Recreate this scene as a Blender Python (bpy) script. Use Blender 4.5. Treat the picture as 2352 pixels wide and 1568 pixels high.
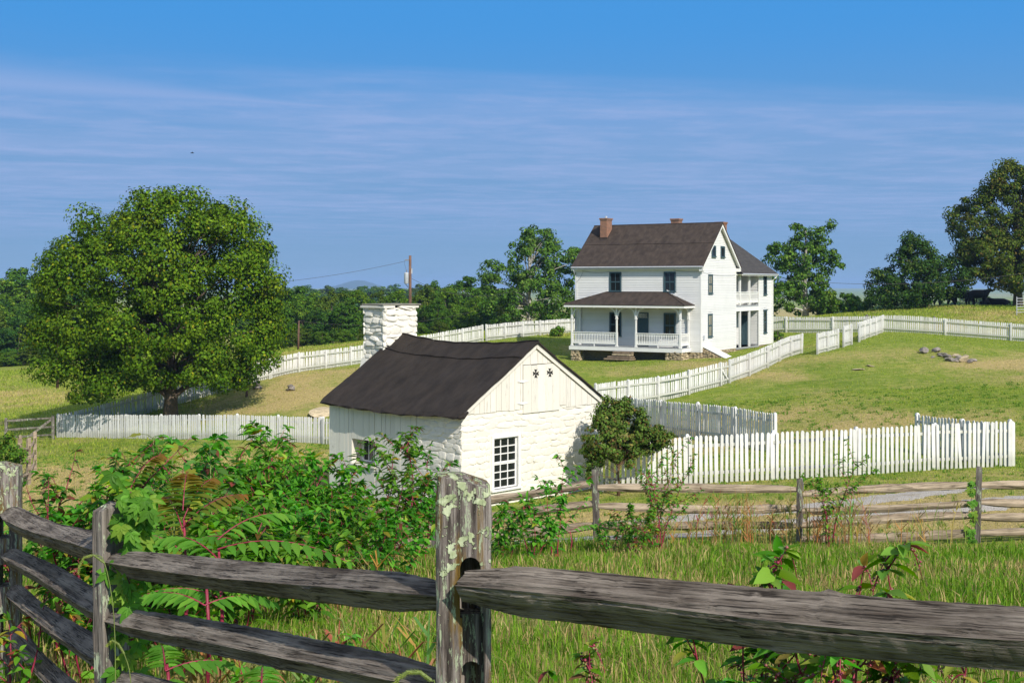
import bpy, math, random
import numpy as np
from mathutils import Vector, Matrix

for _o in list(bpy.data.objects):
    bpy.data.objects.remove(_o)
sc = bpy.context.scene
col = sc.collection
R = math.radians
random.seed(7)
rng = np.random.default_rng(7)

# ------------------------------------------------------------------ camera
EZ = 8.0                       # eye height above the datum
HAZE = 0.00016
F, CX, HY = 2839.0, 1176.0, 650.0   # focal length, principal column and horizon row of the photograph (2352 wide)
cam = bpy.data.cameras.new('camera')
cam.sensor_width = 36.0
cam.lens = 36.0 * F / 2352.0
cam.shift_y = -(784.0 - HY) / 2352.0
cam.clip_start, cam.clip_end = 0.1, 20000.0
camo = bpy.data.objects.new('camera', cam)
camo.location = (0, 0, EZ)
camo.rotation_euler = (R(90), 0, 0)
col.objects.link(camo)
sc.camera = camo

# ------------------------------------------------------------------ light
SUN_AZ = math.atan2(0.50, -0.866)      # clockwise from +Y
SUN_EL = R(37)
sdir = Vector((math.sin(SUN_AZ) * math.cos(SUN_EL), math.cos(SUN_AZ) * math.cos(SUN_EL), math.sin(SUN_EL)))
sun = bpy.data.lights.new('sun', 'SUN')
sun.energy = 3.2
sun.angle = R(0.53)
sun.color = (1.0, 0.945, 0.85)
suno = bpy.data.objects.new('sun', sun)
suno.rotation_euler = (-sdir).to_track_quat('-Z', 'Y').to_euler()
suno.location = (20, -20, 40)
col.objects.link(suno)

world = bpy.data.worlds.new('World')
sc.world = world
world.use_nodes = True
wt = world.node_tree
wt.nodes.clear()
def wn(t, **k):
    n = wt.nodes.new(t)
    for a, b in k.items():
        setattr(n, a, b)
    return n
def wl(a, b):
    wt.links.new(a, b)
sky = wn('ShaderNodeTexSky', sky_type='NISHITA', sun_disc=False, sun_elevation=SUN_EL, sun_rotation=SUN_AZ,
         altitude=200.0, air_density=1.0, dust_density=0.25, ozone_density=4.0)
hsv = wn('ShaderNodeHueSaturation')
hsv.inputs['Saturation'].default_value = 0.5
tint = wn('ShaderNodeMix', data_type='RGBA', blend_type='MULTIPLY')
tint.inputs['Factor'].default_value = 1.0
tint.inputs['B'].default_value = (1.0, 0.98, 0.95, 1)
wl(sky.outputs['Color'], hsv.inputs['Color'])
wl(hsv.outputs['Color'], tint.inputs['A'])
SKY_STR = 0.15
# clear-sky colour by height above the horizon, the same all the way round, handing over to the sky model higher up
tc = wn('ShaderNodeTexCoord')
sep = wn('ShaderNodeSeparateXYZ')
wl(tc.outputs['Generated'], sep.inputs[0])
cr_ = wn('ShaderNodeValToRGB')
cr_.color_ramp.interpolation = 'EASE'
for _k in range(2):
    cr_.color_ramp.elements.new(0.5)
for e_, (p_, c_) in zip(cr_.color_ramp.elements, ((0.0, (0.132, 0.235, 0.372)), (0.07, (0.105, 0.220, 0.392)), (0.22, (0.042, 0.197, 0.462)), (0.6, (0.040, 0.16, 0.40)))):
    e_.position = p_
    e_.color = (*[q_ for q_ in c_], 1)
wl(sep.outputs['Z'], cr_.inputs[0])
scl = wn('ShaderNodeVectorMath', operation='SCALE')
scl.inputs['Scale'].default_value = 1.0 / SKY_STR
wl(cr_.outputs[0], scl.inputs[0])
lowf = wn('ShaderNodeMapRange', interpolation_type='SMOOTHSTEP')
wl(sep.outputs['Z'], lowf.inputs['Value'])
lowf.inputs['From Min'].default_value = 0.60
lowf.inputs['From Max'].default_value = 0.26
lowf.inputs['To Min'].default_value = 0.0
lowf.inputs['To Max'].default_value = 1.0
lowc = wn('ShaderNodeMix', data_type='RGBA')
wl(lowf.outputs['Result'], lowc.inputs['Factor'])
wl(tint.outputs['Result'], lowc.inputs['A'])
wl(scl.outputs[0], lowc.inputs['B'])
# thin cirrus sheet: noise on a flat layer overhead (direction / height)
def wm(op, a, b=None, c=None, clamp=False):
    n = wn('ShaderNodeMath', operation=op)
    n.use_clamp = clamp
    for i, v in enumerate((a, b, c)):
        if v is None:
            continue
        if isinstance(v, (int, float)):
            n.inputs[i].default_value = v
        else:
            wl(v, n.inputs[i])
    return n.outputs[0]
zc = wm('MAXIMUM', sep.outputs['Z'], 0.012)
pxn = wm('DIVIDE', sep.outputs['X'], zc)
pyn = wm('DIVIDE', sep.outputs['Y'], zc)
comb = wn('ShaderNodeCombineXYZ')
wl(wm('MULTIPLY', pxn, 0.45), comb.inputs[0])
wl(wm('MULTIPLY', wm('MULTIPLY_ADD', pxn, -0.25, pyn), 1.0), comb.inputs[1])
nz = wn('ShaderNodeTexNoise')
nz.inputs['Scale'].default_value = 0.42
nz.inputs['Detail'].default_value = 6
nz.inputs['Roughness'].default_value = 0.6
nz.inputs['Distortion'].default_value = 0.6
wl(comb.outputs[0], nz.inputs['Vector'])
comb2 = wn('ShaderNodeCombineXYZ')
wl(wm('MULTIPLY', pxn, 0.9), comb2.inputs[0])
wl(wm('MULTIPLY_ADD', pxn, -0.1, pyn), comb2.inputs[1])
nf = wn('ShaderNodeTexNoise')
nf.inputs['Scale'].default_value = 1.6
nf.inputs['Detail'].default_value = 5
nf.inputs['Roughness'].default_value = 0.65
wl(comb2.outputs[0], nf.inputs['Vector'])
# the sheet begins some way off to the north and thins again far out
edge = wm('MULTIPLY_ADD', pxn, -0.27, pyn)
edge = wm('MULTIPLY_ADD', wm('SUBTRACT', nz.outputs['Fac'], 0.5), 3.2, edge)
def ramp(v, lo, hi):
    n = wn('ShaderNodeMapRange', interpolation_type='SMOOTHSTEP')
    wl(v, n.inputs['Value'])
    n.inputs['From Min'].default_value = lo
    n.inputs['From Max'].default_value = hi
    return n.outputs['Result']
m_edge = ramp(edge, 5.4, 7.4)
m_tex = ramp(nz.outputs['Fac'], 0.25, 0.75)
m_fine = ramp(nf.outputs['Fac'], 0.40, 0.68)
m_far = ramp(pyn, 34.0, 12.0)
mask = wm('MULTIPLY', m_edge, wm('MULTIPLY_ADD', m_tex, 0.55, wm('MULTIPLY_ADD', m_fine, 0.38, 0.12)))
mask = wm('MULTIPLY', mask, wm('MULTIPLY_ADD', m_far, 0.75, 0.25))
# one long tapering bank of cloud out to the north-west
du, dv_ = 0.868, 0.496
uu = wm('ADD', wm('MULTIPLY', wm('ADD', pxn, 0.70), du), wm('MULTIPLY', wm('ADD', pyn, -7.22), dv_))
vv = wm('ADD', wm('MULTIPLY', wm('ADD', pxn, 0.70), -dv_), wm('MULTIPLY', wm('ADD', pyn, -7.22), du))
vv = wm('MULTIPLY_ADD', wm('SUBTRACT', nf.outputs['Fac'], 0.5), 0.28, vv)
wd = wm('MAXIMUM', wm('MULTIPLY', uu, -0.30), 0.001)
bank = ramp(wm('DIVIDE', wm('ABSOLUTE', vv), wd), 1.7, -0.4)
bank = wm('MULTIPLY', bank, ramp(uu, 0.0, -0.5))
mask = wm('MAXIMUM', wm('MULTIPLY', mask, 0.74), wm('MULTIPLY', bank, 0.62), clamp=True)
cm = wn('ShaderNodeMix', data_type='RGBA')
wl(mask, cm.inputs['Factor'])
wl(lowc.outputs['Result'], cm.inputs['A'])
cm.inputs['B'].default_value = (0.220 / SKY_STR, 0.288 / SKY_STR, 0.480 / SKY_STR, 1)
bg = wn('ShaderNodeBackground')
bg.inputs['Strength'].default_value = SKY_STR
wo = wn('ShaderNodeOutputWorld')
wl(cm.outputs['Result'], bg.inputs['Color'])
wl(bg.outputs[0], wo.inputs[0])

sc.view_settings.view_transform = 'Standard'
sc.view_settings.look = 'None'
sc.view_settings.gamma = 1.0
sc.view_settings.exposure = 0.70
sc.view_settings.use_curve_mapping = False
sc.cycles.max_bounces = 6
sc.cycles.diffuse_bounces = 4
sc.cycles.glossy_bounces = 2
sc.cycles.transmission_bounces = 3
sc.cycles.transparent_max_bounces = 4
sc.cycles.volume_bounces = 0
sc.cycles.use_denoising = True
sc.cycles.caustics_reflective = False
sc.cycles.caustics_refractive = False

# ------------------------------------------------------------------ helpers
def pix(px, py, d):
    return Vector(((px - CX) / F * d, d, EZ - (py - HY) / F * d))

def tag(o, label=None, cat=None, group=None, kind=None):
    if label: o['label'] = label
    if cat: o['category'] = cat
    if group: o['group'] = group
    if kind: o['kind'] = kind
    return o

def empty(name, loc, rz=0.0, label=None, cat=None, group=None):
    o = bpy.data.objects.new(name, None)
    o.location = loc
    o.rotation_euler = (0, 0, rz)
    o.empty_display_size = 0.2
    col.objects.link(o)
    return tag(o, label, cat, group)

def put(name, me, parent=None, loc=(0, 0, 0), rot=(0, 0, 0), scale=(1, 1, 1)):
    o = bpy.data.objects.new(name, me)
    o.location = loc
    o.rotation_euler = rot
    o.scale = scale
    if parent is not None:
        o.parent = parent
    col.objects.link(o)
    return o

def np_mesh(name, V, T, mat=None, colors=None, smooth=False):
    """triangle mesh from numpy arrays, optional per-vertex colour"""
    V = np.asarray(V, np.float32).reshape(-1, 3)
    T = np.asarray(T, np.int32).reshape(-1, 3)
    me = bpy.data.meshes.new(name)
    me.vertices.add(len(V))
    me.vertices.foreach_set('co', V.ravel())
    me.loops.add(T.size)
    me.loops.foreach_set('vertex_index', T.ravel())
    me.polygons.add(len(T))
    me.polygons.foreach_set('loop_start', np.arange(0, T.size, 3, dtype=np.int32))
    me.polygons.foreach_set('loop_total', np.full(len(T), 3, np.int32))
    if smooth:
        me.polygons.foreach_set('use_smooth', np.ones(len(T), bool))
    me.update(calc_edges=True)
    if colors is not None:
        at = me.color_attributes.new('Col', 'FLOAT_COLOR', 'POINT')
        c = np.ones((len(V), 4), np.float32)
        c[:, :3] = colors
        at.data.foreach_set('color', c.ravel())
    if mat is not None:
        me.materials.append(mat)
    return me

class MB:
    """collects polygons for one mesh"""
    def __init__(self):
        self.v, self.f = [], []
    def add(self, v, f):
        k = len(self.v)
        self.v += [tuple(p) for p in v]
        self.f += [tuple(i + k for i in q) for q in f]
        return self
    def box(self, x0, x1, y0, y1, z0, z1):
        v = [(x0, y0, z0), (x1, y0, z0), (x1, y1, z0), (x0, y1, z0), (x0, y0, z1), (x1, y0, z1), (x1, y1, z1), (x0, y1, z1)]
        return self.add(v, [(0, 3, 2, 1), (4, 5, 6, 7), (0, 1, 5, 4), (1, 2, 6, 5), (2, 3, 7, 6), (3, 0, 4, 7)])
    def beam(self, p, q, w, h, up=(0, 0, 1)):
        p, q = Vector(p), Vector(q)
        d = (q - p).normalized()
        s = d.cross(Vector(up)).normalized()
        u = s.cross(d).normalized()
        v = [e + s * (a * w / 2) + u * (b * h / 2) for e in (p, q) for a, b in ((-1, -1), (1, -1), (1, 1), (-1, 1))]
        return self.add(v, [(0, 1, 2, 3), (7, 6, 5, 4), (0, 4, 5, 1), (1, 5, 6, 2), (2, 6, 7, 3), (3, 7, 4, 0)])
    def prism(self, poly, vec):
        n = len(poly)
        vec = Vector(vec)
        a = [Vector(p) for p in poly]
        b = [p + vec for p in a]
        f = [tuple(range(n - 1, -1, -1)), tuple(range(n, 2 * n))]
        f += [(i, (i + 1) % n, n + (i + 1) % n, n + i) for i in range(n)]
        return self.add(a + b, f)
    def tube(self, path, rad, n=6, cap=True):
        path = [Vector(p) for p in path]
        if isinstance(rad, (int, float)):
            rad = [rad] * len(path)
        v, f = [], []
        ref = Vector((0.31, 0.17, 0.93)).normalized()
        for i, p in enumerate(path):
            t = (path[min(i + 1, len(path) - 1)] - path[max(i - 1, 0)])
            if t.length < 1e-9: t = Vector((0, 0, 1))
            t.normalize()
            a = t.cross(ref)
            if a.length < 0.05: a = t.cross(Vector((1, 0, 0)))
            a.normalize()
            b = t.cross(a)
            for k in range(n):
                c, s = math.cos(2 * math.pi * k / n), math.sin(2 * math.pi * k / n)
                v.append(p + (a * c + b * s) * rad[i])
        for i in range(len(path) - 1):
            for k in range(n):
                k2 = (k + 1) % n
                f.append((i * n + k, i * n + k2, (i + 1) * n + k2, (i + 1) * n + k))
        if cap:
            f.append(tuple(range(n - 1, -1, -1)))
            f.append(tuple(range((len(path) - 1) * n, len(path) * n)))
        return self.add(v, f)
    def mesh(self, name, mat, smooth=False):
        me = bpy.data.meshes.new(name)
        me.from_pydata(self.v, [], self.f)
        if smooth:
            me.polygons.foreach_set('use_smooth', np.ones(len(me.polygons), bool))
        if mat is not None:
            me.materials.append(mat)
        me.update()
        return me
    def build(self, name, mat, parent=None, loc=(0, 0, 0), smooth=False, bevel=0.0):
        o = put(name, self.mesh(name, mat, smooth), parent, loc)
        if bevel:
            m = o.modifiers.new('bevel', 'BEVEL')
            m.width = bevel
            m.segments = 1
            m.limit_method = 'ANGLE'
        return o

# ------------------------------------------------------------------ materials
def nodes(name):
    m = bpy.data.materials.new(name)
    m.use_nodes = True
    nt = m.node_tree
    b = nt.nodes['Principled BSDF']
    return m, nt, b

def L(nt, a, b):
    nt.links.new(a, b)

def noise(nt, scale, detail=4, rough=0.55, vec=None, stretch=None, coord='Object', dist=0.0):
    n = nt.nodes.new('ShaderNodeTexNoise')
    n.inputs['Scale'].default_value = scale
    n.inputs['Detail'].default_value = detail
    n.inputs['Roughness'].default_value = rough
    n.inputs['Distortion'].default_value = dist
    if vec is None:
        t = nt.nodes.new('ShaderNodeTexCoord')
        vec = t.outputs[coord]
    if stretch:
        mp = nt.nodes.new('ShaderNodeMapping')
        mp.inputs['Scale'].default_value = stretch
        L(nt, vec, mp.inputs['Vector'])
        vec = mp.outputs[0]
    L(nt, vec, n.inputs['Vector'])
    return n.outputs['Fac']

def cramp(nt, fac, stops):
    r = nt.nodes.new('ShaderNodeValToRGB')
    while len(r.color_ramp.elements) < len(stops):
        r.color_ramp.elements.new(0.5)
    for e, (p, c) in zip(r.color_ramp.elements, stops):
        e.position = p
        e.color = (c, c, c, 1) if isinstance(c, (int, float)) else (*c, 1)
    L(nt, fac, r.inputs[0])
    return r.outputs[0]

def mixc(nt, fac, a, b, blend='MIX'):
    m = nt.nodes.new('ShaderNodeMix')
    m.data_type = 'RGBA'
    m.blend_type = blend
    for s, v in (('Factor', fac), ('A', a), ('B', b)):
        if isinstance(v, (int, float)):
            m.inputs[s].default_value = v
        elif isinstance(v, tuple):
            m.inputs[s].default_value = (*v, 1)
        else:
            L(nt, v, m.inputs[s])
    return m.outputs['Result']

def bump(nt, b, h, strength=0.4, dist=0.02):
    n = nt.nodes.new('ShaderNodeBump')
    n.inputs['Strength'].default_value = strength
    n.inputs['Distance'].default_value = dist
    L(nt, h, n.inputs['Height'])
    L(nt, n.outputs[0], b.inputs['Normal'])

def wpos(nt):
    g = nt.nodes.new('ShaderNodeNewGeometry')
    return g.outputs['Position']

def randv(nt, a, b):
    o = nt.nodes.new('ShaderNodeObjectInfo')
    mr = nt.nodes.new('ShaderNodeMapRange')
    mr.inputs['To Min'].default_value = a
    mr.inputs['To Max'].default_value = b
    L(nt, o.outputs['Random'], mr.inputs['Value'])
    return mr.outputs[0]

def plain(name, c, rough=0.6, var=0.12, scale=6.0, bmp=0.0, spec=0.3, dirt=None, rnd=0.0):
    """paint or stone with faint mottling, optional dirt colour in patches and per-piece tone"""
    m, nt, b = nodes(name)
    f = noise(nt, scale, 5, vec=wpos(nt))
    c0 = tuple(x * (1 - var) for x in c)
    c1 = tuple(min(x * (1 + var), 0.95) for x in c)
    out = cramp(nt, f, [(0.3, c0), (0.7, c1)])
    if dirt:
        g = noise(nt, scale * 0.45, 6, 0.7, vec=wpos(nt))
        out = mixc(nt, cramp(nt, g, [(0.56, 0.0), (0.75, dirt[1])]), out, dirt[0])
    if rnd:
        v = randv(nt, 1 - rnd, 1 + rnd * 0.4)
        hs = nt.nodes.new('ShaderNodeHueSaturation')
        L(nt, out, hs.inputs['Color'])
        L(nt, v, hs.inputs['Value'])
        out = hs.outputs[0]
    L(nt, out, b.inputs['Base Color'])
    b.inputs['Roughness'].default_value = rough
    b.inputs['Specular IOR Level'].default_value = spec
    if bmp:
        bump(nt, b, f, bmp)
    return m

def leafmat(name, trans=0.35, rough=0.5, spec=0.1):
    """leaf blades: colour from the mesh attribute, light passes through"""
    m, nt, b = nodes(name)
    a = nt.nodes.new('ShaderNodeVertexColor')
    a.layer_name = 'Col'
    L(nt, a.outputs[0], b.inputs['Base Color'])
    b.inputs['Roughness'].default_value = rough
    b.inputs['Specular IOR Level'].default_value = spec
    tr = nt.nodes.new('ShaderNodeBsdfTranslucent')
    hs = nt.nodes.new('ShaderNodeHueSaturation')
    hs.inputs['Value'].default_value = 1.7
    hs.inputs['Saturation'].default_value = 1.1
    L(nt, a.outputs[0], hs.inputs['Color'])
    L(nt, hs.outputs[0], tr.inputs['Color'])
    ms = nt.nodes.new('ShaderNodeMixShader')
    ms.inputs[0].default_value = trans
    out = nt.nodes['Material Output']
    L(nt, b.outputs[0], ms.inputs[1])
    L(nt, tr.outputs[0], ms.inputs[2])
    L(nt, ms.outputs[0], out.inputs[0])
    return m

def wood(name, light, dark, axis, lichen=0.0, scale=1.0, moss=None, rnd=0.15, crack=0.75):
    """weathered wood, grain along the given local axis"""
    m, nt, b = nodes(name)
    t = nt.nodes.new('ShaderNodeTexCoord')
    st = [14 * scale] * 3
    st[axis] = 0.9 * scale
    g = noise(nt, 1.0, 7, 0.65, vec=t.outputs['Object'], stretch=tuple(st), dist=0.3)
    st2 = [60 * scale] * 3
    st2[axis] = 2.5 * scale
    g2 = noise(nt, 1.0, 3, 0.6, vec=t.outputs['Object'], stretch=tuple(st2))
    big = noise(nt, 2.3 * scale, 4, vec=t.outputs['Object'])
    c = cramp(nt, g, [(0.36, dark), (0.50, tuple((a + z) / 2 for a, z in zip(dark, light))), (0.63, light)])
    c = mixc(nt, cramp(nt, g2, [(0.38, crack), (0.50, 0.0)]), c, tuple(x * 0.3 for x in dark))
    c = mixc(nt, cramp(nt, big, [(0.45, 0.0), (0.75, 0.5)]), c, tuple(x * 1.2 for x in light))
    if moss:
        n3 = noise(nt, 5.0, 5, 0.6, vec=t.outputs['Object'])
        c = mixc(nt, cramp(nt, n3, [(0.58, 0.0), (0.7, 0.8)]), c, moss)
    if lichen:
        st3 = [16.0] * 3
        st3[axis] = 4.0
        l1 = noise(nt, 1.0, 6, 0.7, vec=t.outputs['Object'], stretch=tuple(st3))
        c = mixc(nt, cramp(nt, l1, [(0.60 - 0.05 * lichen, 0.0), (0.63 - 0.05 * lichen, 0.85)]), c, (0.42, 0.48, 0.32))
    v = randv(nt, 1 - rnd, 1 + rnd)
    hs = nt.nodes.new('ShaderNodeHueSaturation')
    L(nt, c, hs.inputs['Color'])
    L(nt, v, hs.inputs['Value'])
    L(nt, hs.outputs[0], b.inputs['Base Color'])
    b.inputs['Roughness'].default_value = 0.85
    b.inputs['Specular IOR Level'].default_value = 0.2
    add = nt.nodes.new('ShaderNodeMath')
    add.operation = 'ADD'
    L(nt, g, add.inputs[0])
    L(nt, g2, add.inputs[1])
    bump(nt, b, add.outputs[0], 0.7, 0.015)
    return m
# ------------------------------------------------------------------ terrain
def cpx(px, py, d):
    return ((px - CX) / F * d, d, -(py - HY) / F * d)
ctrl = [(0, 0, -1.62), (0, -12, -1.2), (12, -8, -1.2), (-12, -8, -1.6), (-0.16, 4, -1.98), (1.1, 2.5, -1.72),
        (-2.05, 6.3, -2.5), (-3.5, 8.7, -2.72), (3, 8, -2.55), (6, 9, -2.6), (0, 14, -3.62), (5, 14, -3.55), (-6, 14, -3.9),
        (9, 16, -3.6), (-9, 18, -4.6), (12, 20, -4.3),
        cpx(600, 1290, 19), cpx(1371, 1244, 25), cpx(1835, 1247, 25), cpx(2245, 1247, 25), cpx(900, 1265, 26), cpx(2352, 1240, 26),
        (-9, 26, -5.7), (-14, 32, -6.6),
        (-1.35, 33, -6.06), (2.65, 37, -6.02), (-5.5, 37.1, -6.3), (-1.5, 41.1, -6.4),
        cpx(1378, 1134, 36), cpx(1850, 1102, 37.2), cpx(2320, 1071, 39), cpx(2352, 1060, 41), cpx(2200, 1130, 31),
        cpx(1780, 1040, 45), cpx(1480, 1025, 50), cpx(1900, 980, 49), cpx(2250, 950, 50),
        cpx(755, 1022, 62), cpx(560, 1010, 64.5), cpx(350, 1010, 67.5), cpx(130, 1004, 71), cpx(75, 1065, 55), cpx(400, 1075, 50), cpx(640, 1060, 50),
        cpx(380, 936, 75), cpx(620, 867, 79), cpx(830, 836, 86), cpx(1110, 783, 97), cpx(1320, 762, 110),
        cpx(700, 940, 70), cpx(800, 880, 76), cpx(1000, 850, 78), cpx(1200, 830, 84),
        cpx(1370, 935, 62), cpx(1540, 921, 66), cpx(1660, 886, 68), cpx(1760, 848, 74), cpx(1840, 816, 82),
        cpx(1440, 832, 83), cpx(1310, 832, 87), cpx(1590, 826, 82.6), cpx(1690, 807, 89.6), cpx(1775, 792, 96.5),
        cpx(1880, 806, 79), cpx(1970, 781, 84), cpx(2025, 763, 93), cpx(1770, 760, 101), cpx(2180, 772, 94), cpx(2352, 785, 91),
        cpx(2180, 845, 70), cpx(2100, 900, 60), cpx(2352, 840, 70), cpx(2000, 850, 70),
        cpx(2000, 712, 120), cpx(2150, 703, 122), cpx(2300, 704, 122), cpx(2500, 704, 122), cpx(2300, 735, 105), cpx(2050, 735, 106),
        cpx(2200, 745, 165), cpx(1850, 735, 125), cpx(2500, 745, 165), cpx(1850, 745, 165),
        cpx(740, 800, 125), cpx(640, 806, 130), cpx(820, 788, 125), cpx(1000, 770, 125), cpx(1200, 755, 135), cpx(1500, 750, 130),
        cpx(0, 840, 150), cpx(130, 880, 112), cpx(60, 905, 105), cpx(0, 970, 82), cpx(-300, 900, 110), cpx(-300, 1000, 75),
        cpx(50, 1150, 42), cpx(-300, 1200, 40), cpx(300, 820, 160), cpx(800, 770, 200), cpx(1300, 750, 200)]
CT = np.array(ctrl, float)
def tps_fit(P, lam=0.6):
    xy = P[:, :2]
    n = len(P)
    d = np.linalg.norm(xy[:, None] - xy[None], axis=2)
    K = np.where(d > 0, d * d * np.log(np.maximum(d, 1e-9)), 0.0) + lam * np.eye(n) * 20
    A = np.zeros((n + 3, n + 3))
    A[:n, :n] = K
    A[:n, n] = 1
    A[:n, n + 1:] = xy
    A[n, :n] = 1
    A[n + 1:, :n] = xy.T
    return np.linalg.solve(A, np.concatenate([P[:, 2], np.zeros(3)]))
WT = tps_fit(CT)
def tps(x, y):
    x, y = np.asarray(x, float), np.asarray(y, float)
    out = WT[-3] + WT[-2] * x + WT[-1] * y
    for (cx, cy, _), w in zip(CT, WT[:-3]):
        r2 = (x - cx) ** 2 + (y - cy) ** 2
        out = out + w * 0.5 * r2 * np.log(np.maximum(r2, 1e-12))
    return out
def sstep(t):
    t = np.clip(t, 0, 1)
    return t * t * (3 - 2 * t)
def vnoise(x, y, s, seed=0):
    x, y = np.asarray(x) * s, np.asarray(y) * s
    xi, yi = np.floor(x).astype(int), np.floor(y).astype(int)
    fx, fy = x - xi, y - yi
    fx, fy = fx * fx * (3 - 2 * fx), fy * fy * (3 - 2 * fy)
    def h(a, b):
        v = np.sin(a * 127.1 + b * 311.7 + seed * 74.7) * 43758.5453
        return v - np.floor(v)
    return (h(xi, yi) * (1 - fx) + h(xi + 1, yi) * fx) * (1 - fy) + (h(xi, yi + 1) * (1 - fx) + h(xi + 1, yi + 1) * fx) * fy
def height(x, y):
    x, y = np.asarray(x, float), np.asarray(y, float)
    z = tps(np.clip(x, -62, 62), np.clip(y, -14, 190))
    z = np.clip(z, -14, -1.0)
    far = sstep((np.maximum(np.abs(x) - 62, 0) + np.maximum(y - 190, 0) + np.maximum(-14 - y, 0)) / 200.0)
    z = z * (1 - far) + (-13.0 - 0.006 * np.minimum(np.hypot(x, y), 3000)) * far
    near = 1 - sstep((np.hypot(x, y) - 100) / 60)
    z = z + near * (0.10 * (vnoise(x, y, 0.35, 1) - 0.5) + 0.05 * (vnoise(x, y, 1.1, 2) - 0.5))
    return z + EZ
def axis_pts(lo, hi, step, far):
    a = list(np.arange(lo, hi + 1e-6, step))
    s, v = step, hi
    while v < far:
        s *= 1.22
        v += s
        a.append(v)
    s, v = step, lo
    while v > -far:
        s *= 1.22
        v -= s
        a.insert(0, v)
    return np.array(a)
GX = axis_pts(-60, 60, 0.8, 7000)
GY = axis_pts(-12, 130, 0.8, 7000)
XX, YY = np.meshgrid(GX, GY)
ZZ = height(XX, YY)
def gz(x, y):
    """ground height, bilinear on the ground sheet itself"""
    i = int(np.clip(np.searchsorted(GX, x) - 1, 0, len(GX) - 2))
    j = int(np.clip(np.searchsorted(GY, y) - 1, 0, len(GY) - 2))
    u, v = (x - GX[i]) / (GX[i + 1] - GX[i]), (y - GY[j]) / (GY[j + 1] - GY[j])
    return float((ZZ[j, i] * (1 - u) + ZZ[j, i + 1] * u) * (1 - v) + (ZZ[j + 1, i] * (1 - u) + ZZ[j + 1, i + 1] * u) * v)
def gzv(x, y):
    i = np.clip(np.searchsorted(GX, x) - 1, 0, len(GX) - 2)
    j = np.clip(np.searchsorted(GY, y) - 1, 0, len(GY) - 2)
    u, v = (x - GX[i]) / (GX[i + 1] - GX[i]), (y - GY[j]) / (GY[j + 1] - GY[j])
    return (ZZ[j, i] * (1 - u) + ZZ[j, i + 1] * u) * (1 - v) + (ZZ[j + 1, i] * (1 - u) + ZZ[j + 1, i + 1] * u) * v
def base(px, d):
    x = (px - CX) / F * d
    return Vector((x, d, gz(x, d)))
def hit(px, py, d0=3.0, d1=400.0):
    """where the view ray through a photo pixel meets the ground"""
    d = d0
    while d < d1:
        p = pix(px, py, d)
        if p.z <= gz(p.x, p.y):
            break
        d += 0.1 + d * 0.002
    return Vector((p.x, p.y, gz(p.x, p.y)))

# how dry / how worn the turf is at a place (straw patches of the lawn)
def dryness(x, y):
    x, y = np.asarray(x, float), np.asarray(y, float)
    d = np.zeros_like(x)
    def spot(sx, sy, rx, ry, a):
        return a * np.exp(-(((x - sx) / rx) ** 2 + ((y - sy) / ry) ** 2))
    d = d + spot(-14, 52, 12, 9, 0.62) + spot(-12, 73, 5, 3, 0.42) + spot(-18, 45, 14, 8, 0.35) + spot(-4, 30, 14, 3.0, 0.5) + spot(8, 29.5, 14, 2.5, 0.55)
    d = d + spot(9, 55, 5, 5, 0.35) + spot(22, 76, 6, 3, 0.42) + spot(29, 70, 6, 2.5, 0.5) + spot(13, 36.0, 9, 1.0, 0.35)
    d = d + spot(28, 112, 25, 9, 0.12) + spot(-50, 100, 40, 30, 0.12) + spot(-14, 120, 20, 12, 0.05)
    n = vnoise(x, y, 0.14, 5) * 0.6 + vnoise(x, y, 0.45, 6) * 0.4
    return np.clip(d * (0.35 + 1.2 * n) + 1.25 * np.clip(n - 0.46, 0, 1), 0, 1)

nj, ni = ZZ.shape
gv = np.stack([XX, YY, ZZ], -1).reshape(-1, 3)
jj, ii = np.meshgrid(np.arange(nj - 1), np.arange(ni - 1), indexing='ij')
a = (jj * ni + ii).ravel()
quads = np.stack([a, a + 1, a + ni + 1, a + ni], 1)
tri = np.concatenate([quads[:, [0, 1, 2]], quads[:, [0, 2, 3]]])
dr = dryness(XX, YY).reshape(-1)
gcol = np.stack([dr, dr, dr], 1)

m_ground, nt, b = nodes('turf')
att = nt.nodes.new('ShaderNodeVertexColor'); att.layer_name = 'Col'
P = wpos(nt)
n1 = noise(nt, 0.22, 5, 0.6, vec=P)
n2 = noise(nt, 1.7, 6, 0.65, vec=P)
n3 = noise(nt, 9.0, 5, 0.7, vec=P)
nm = noise(nt, 1.0, 3, 0.55, vec=P, stretch=(0.28, 1.5, 0.4))
g = cramp(nt, n1, [(0.3, (0.150, 0.215, 0.024)), (0.55, (0.235, 0.290, 0.040)), (0.75, (0.330, 0.345, 0.065))])
g = mixc(nt, cramp(nt, nm, [(0.42, 0.0), (0.66, 0.65)]), g, (0.300, 0.330, 0.075))
g = mixc(nt, cramp(nt, n2, [(0.35, 0.5), (0.58, 0.0)]), g, (0.090, 0.180, 0.020))
sepc = nt.nodes.new('ShaderNodeSeparateColor')
L(nt, att.outputs[0], sepc.inputs[0])
ad = nt.nodes.new('ShaderNodeMath'); ad.operation = 'MULTIPLY_ADD'
L(nt, n2, ad.inputs[0]); ad.inputs[1].default_value = 0.9
L(nt, sepc.outputs[0], ad.inputs[2])
dryf = cramp(nt, ad.outputs[0], [(0.50, 0.0), (1.0, 0.95)])
straw = cramp(nt, n3, [(0.3, (0.38, 0.28, 0.11)), (0.7, (0.54, 0.42, 0.19))])
g = mixc(nt, dryf, g, straw)
g = mixc(nt, cramp(nt, n3, [(0.3, 0.4), (0.52, 0.0)]), g, (0.10, 0.15, 0.03))
L(nt, g, b.inputs['Base Color'])
b.inputs['Roughness'].default_value = 0.95
b.inputs['Specular IOR Level'].default_value = 0.05
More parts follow.
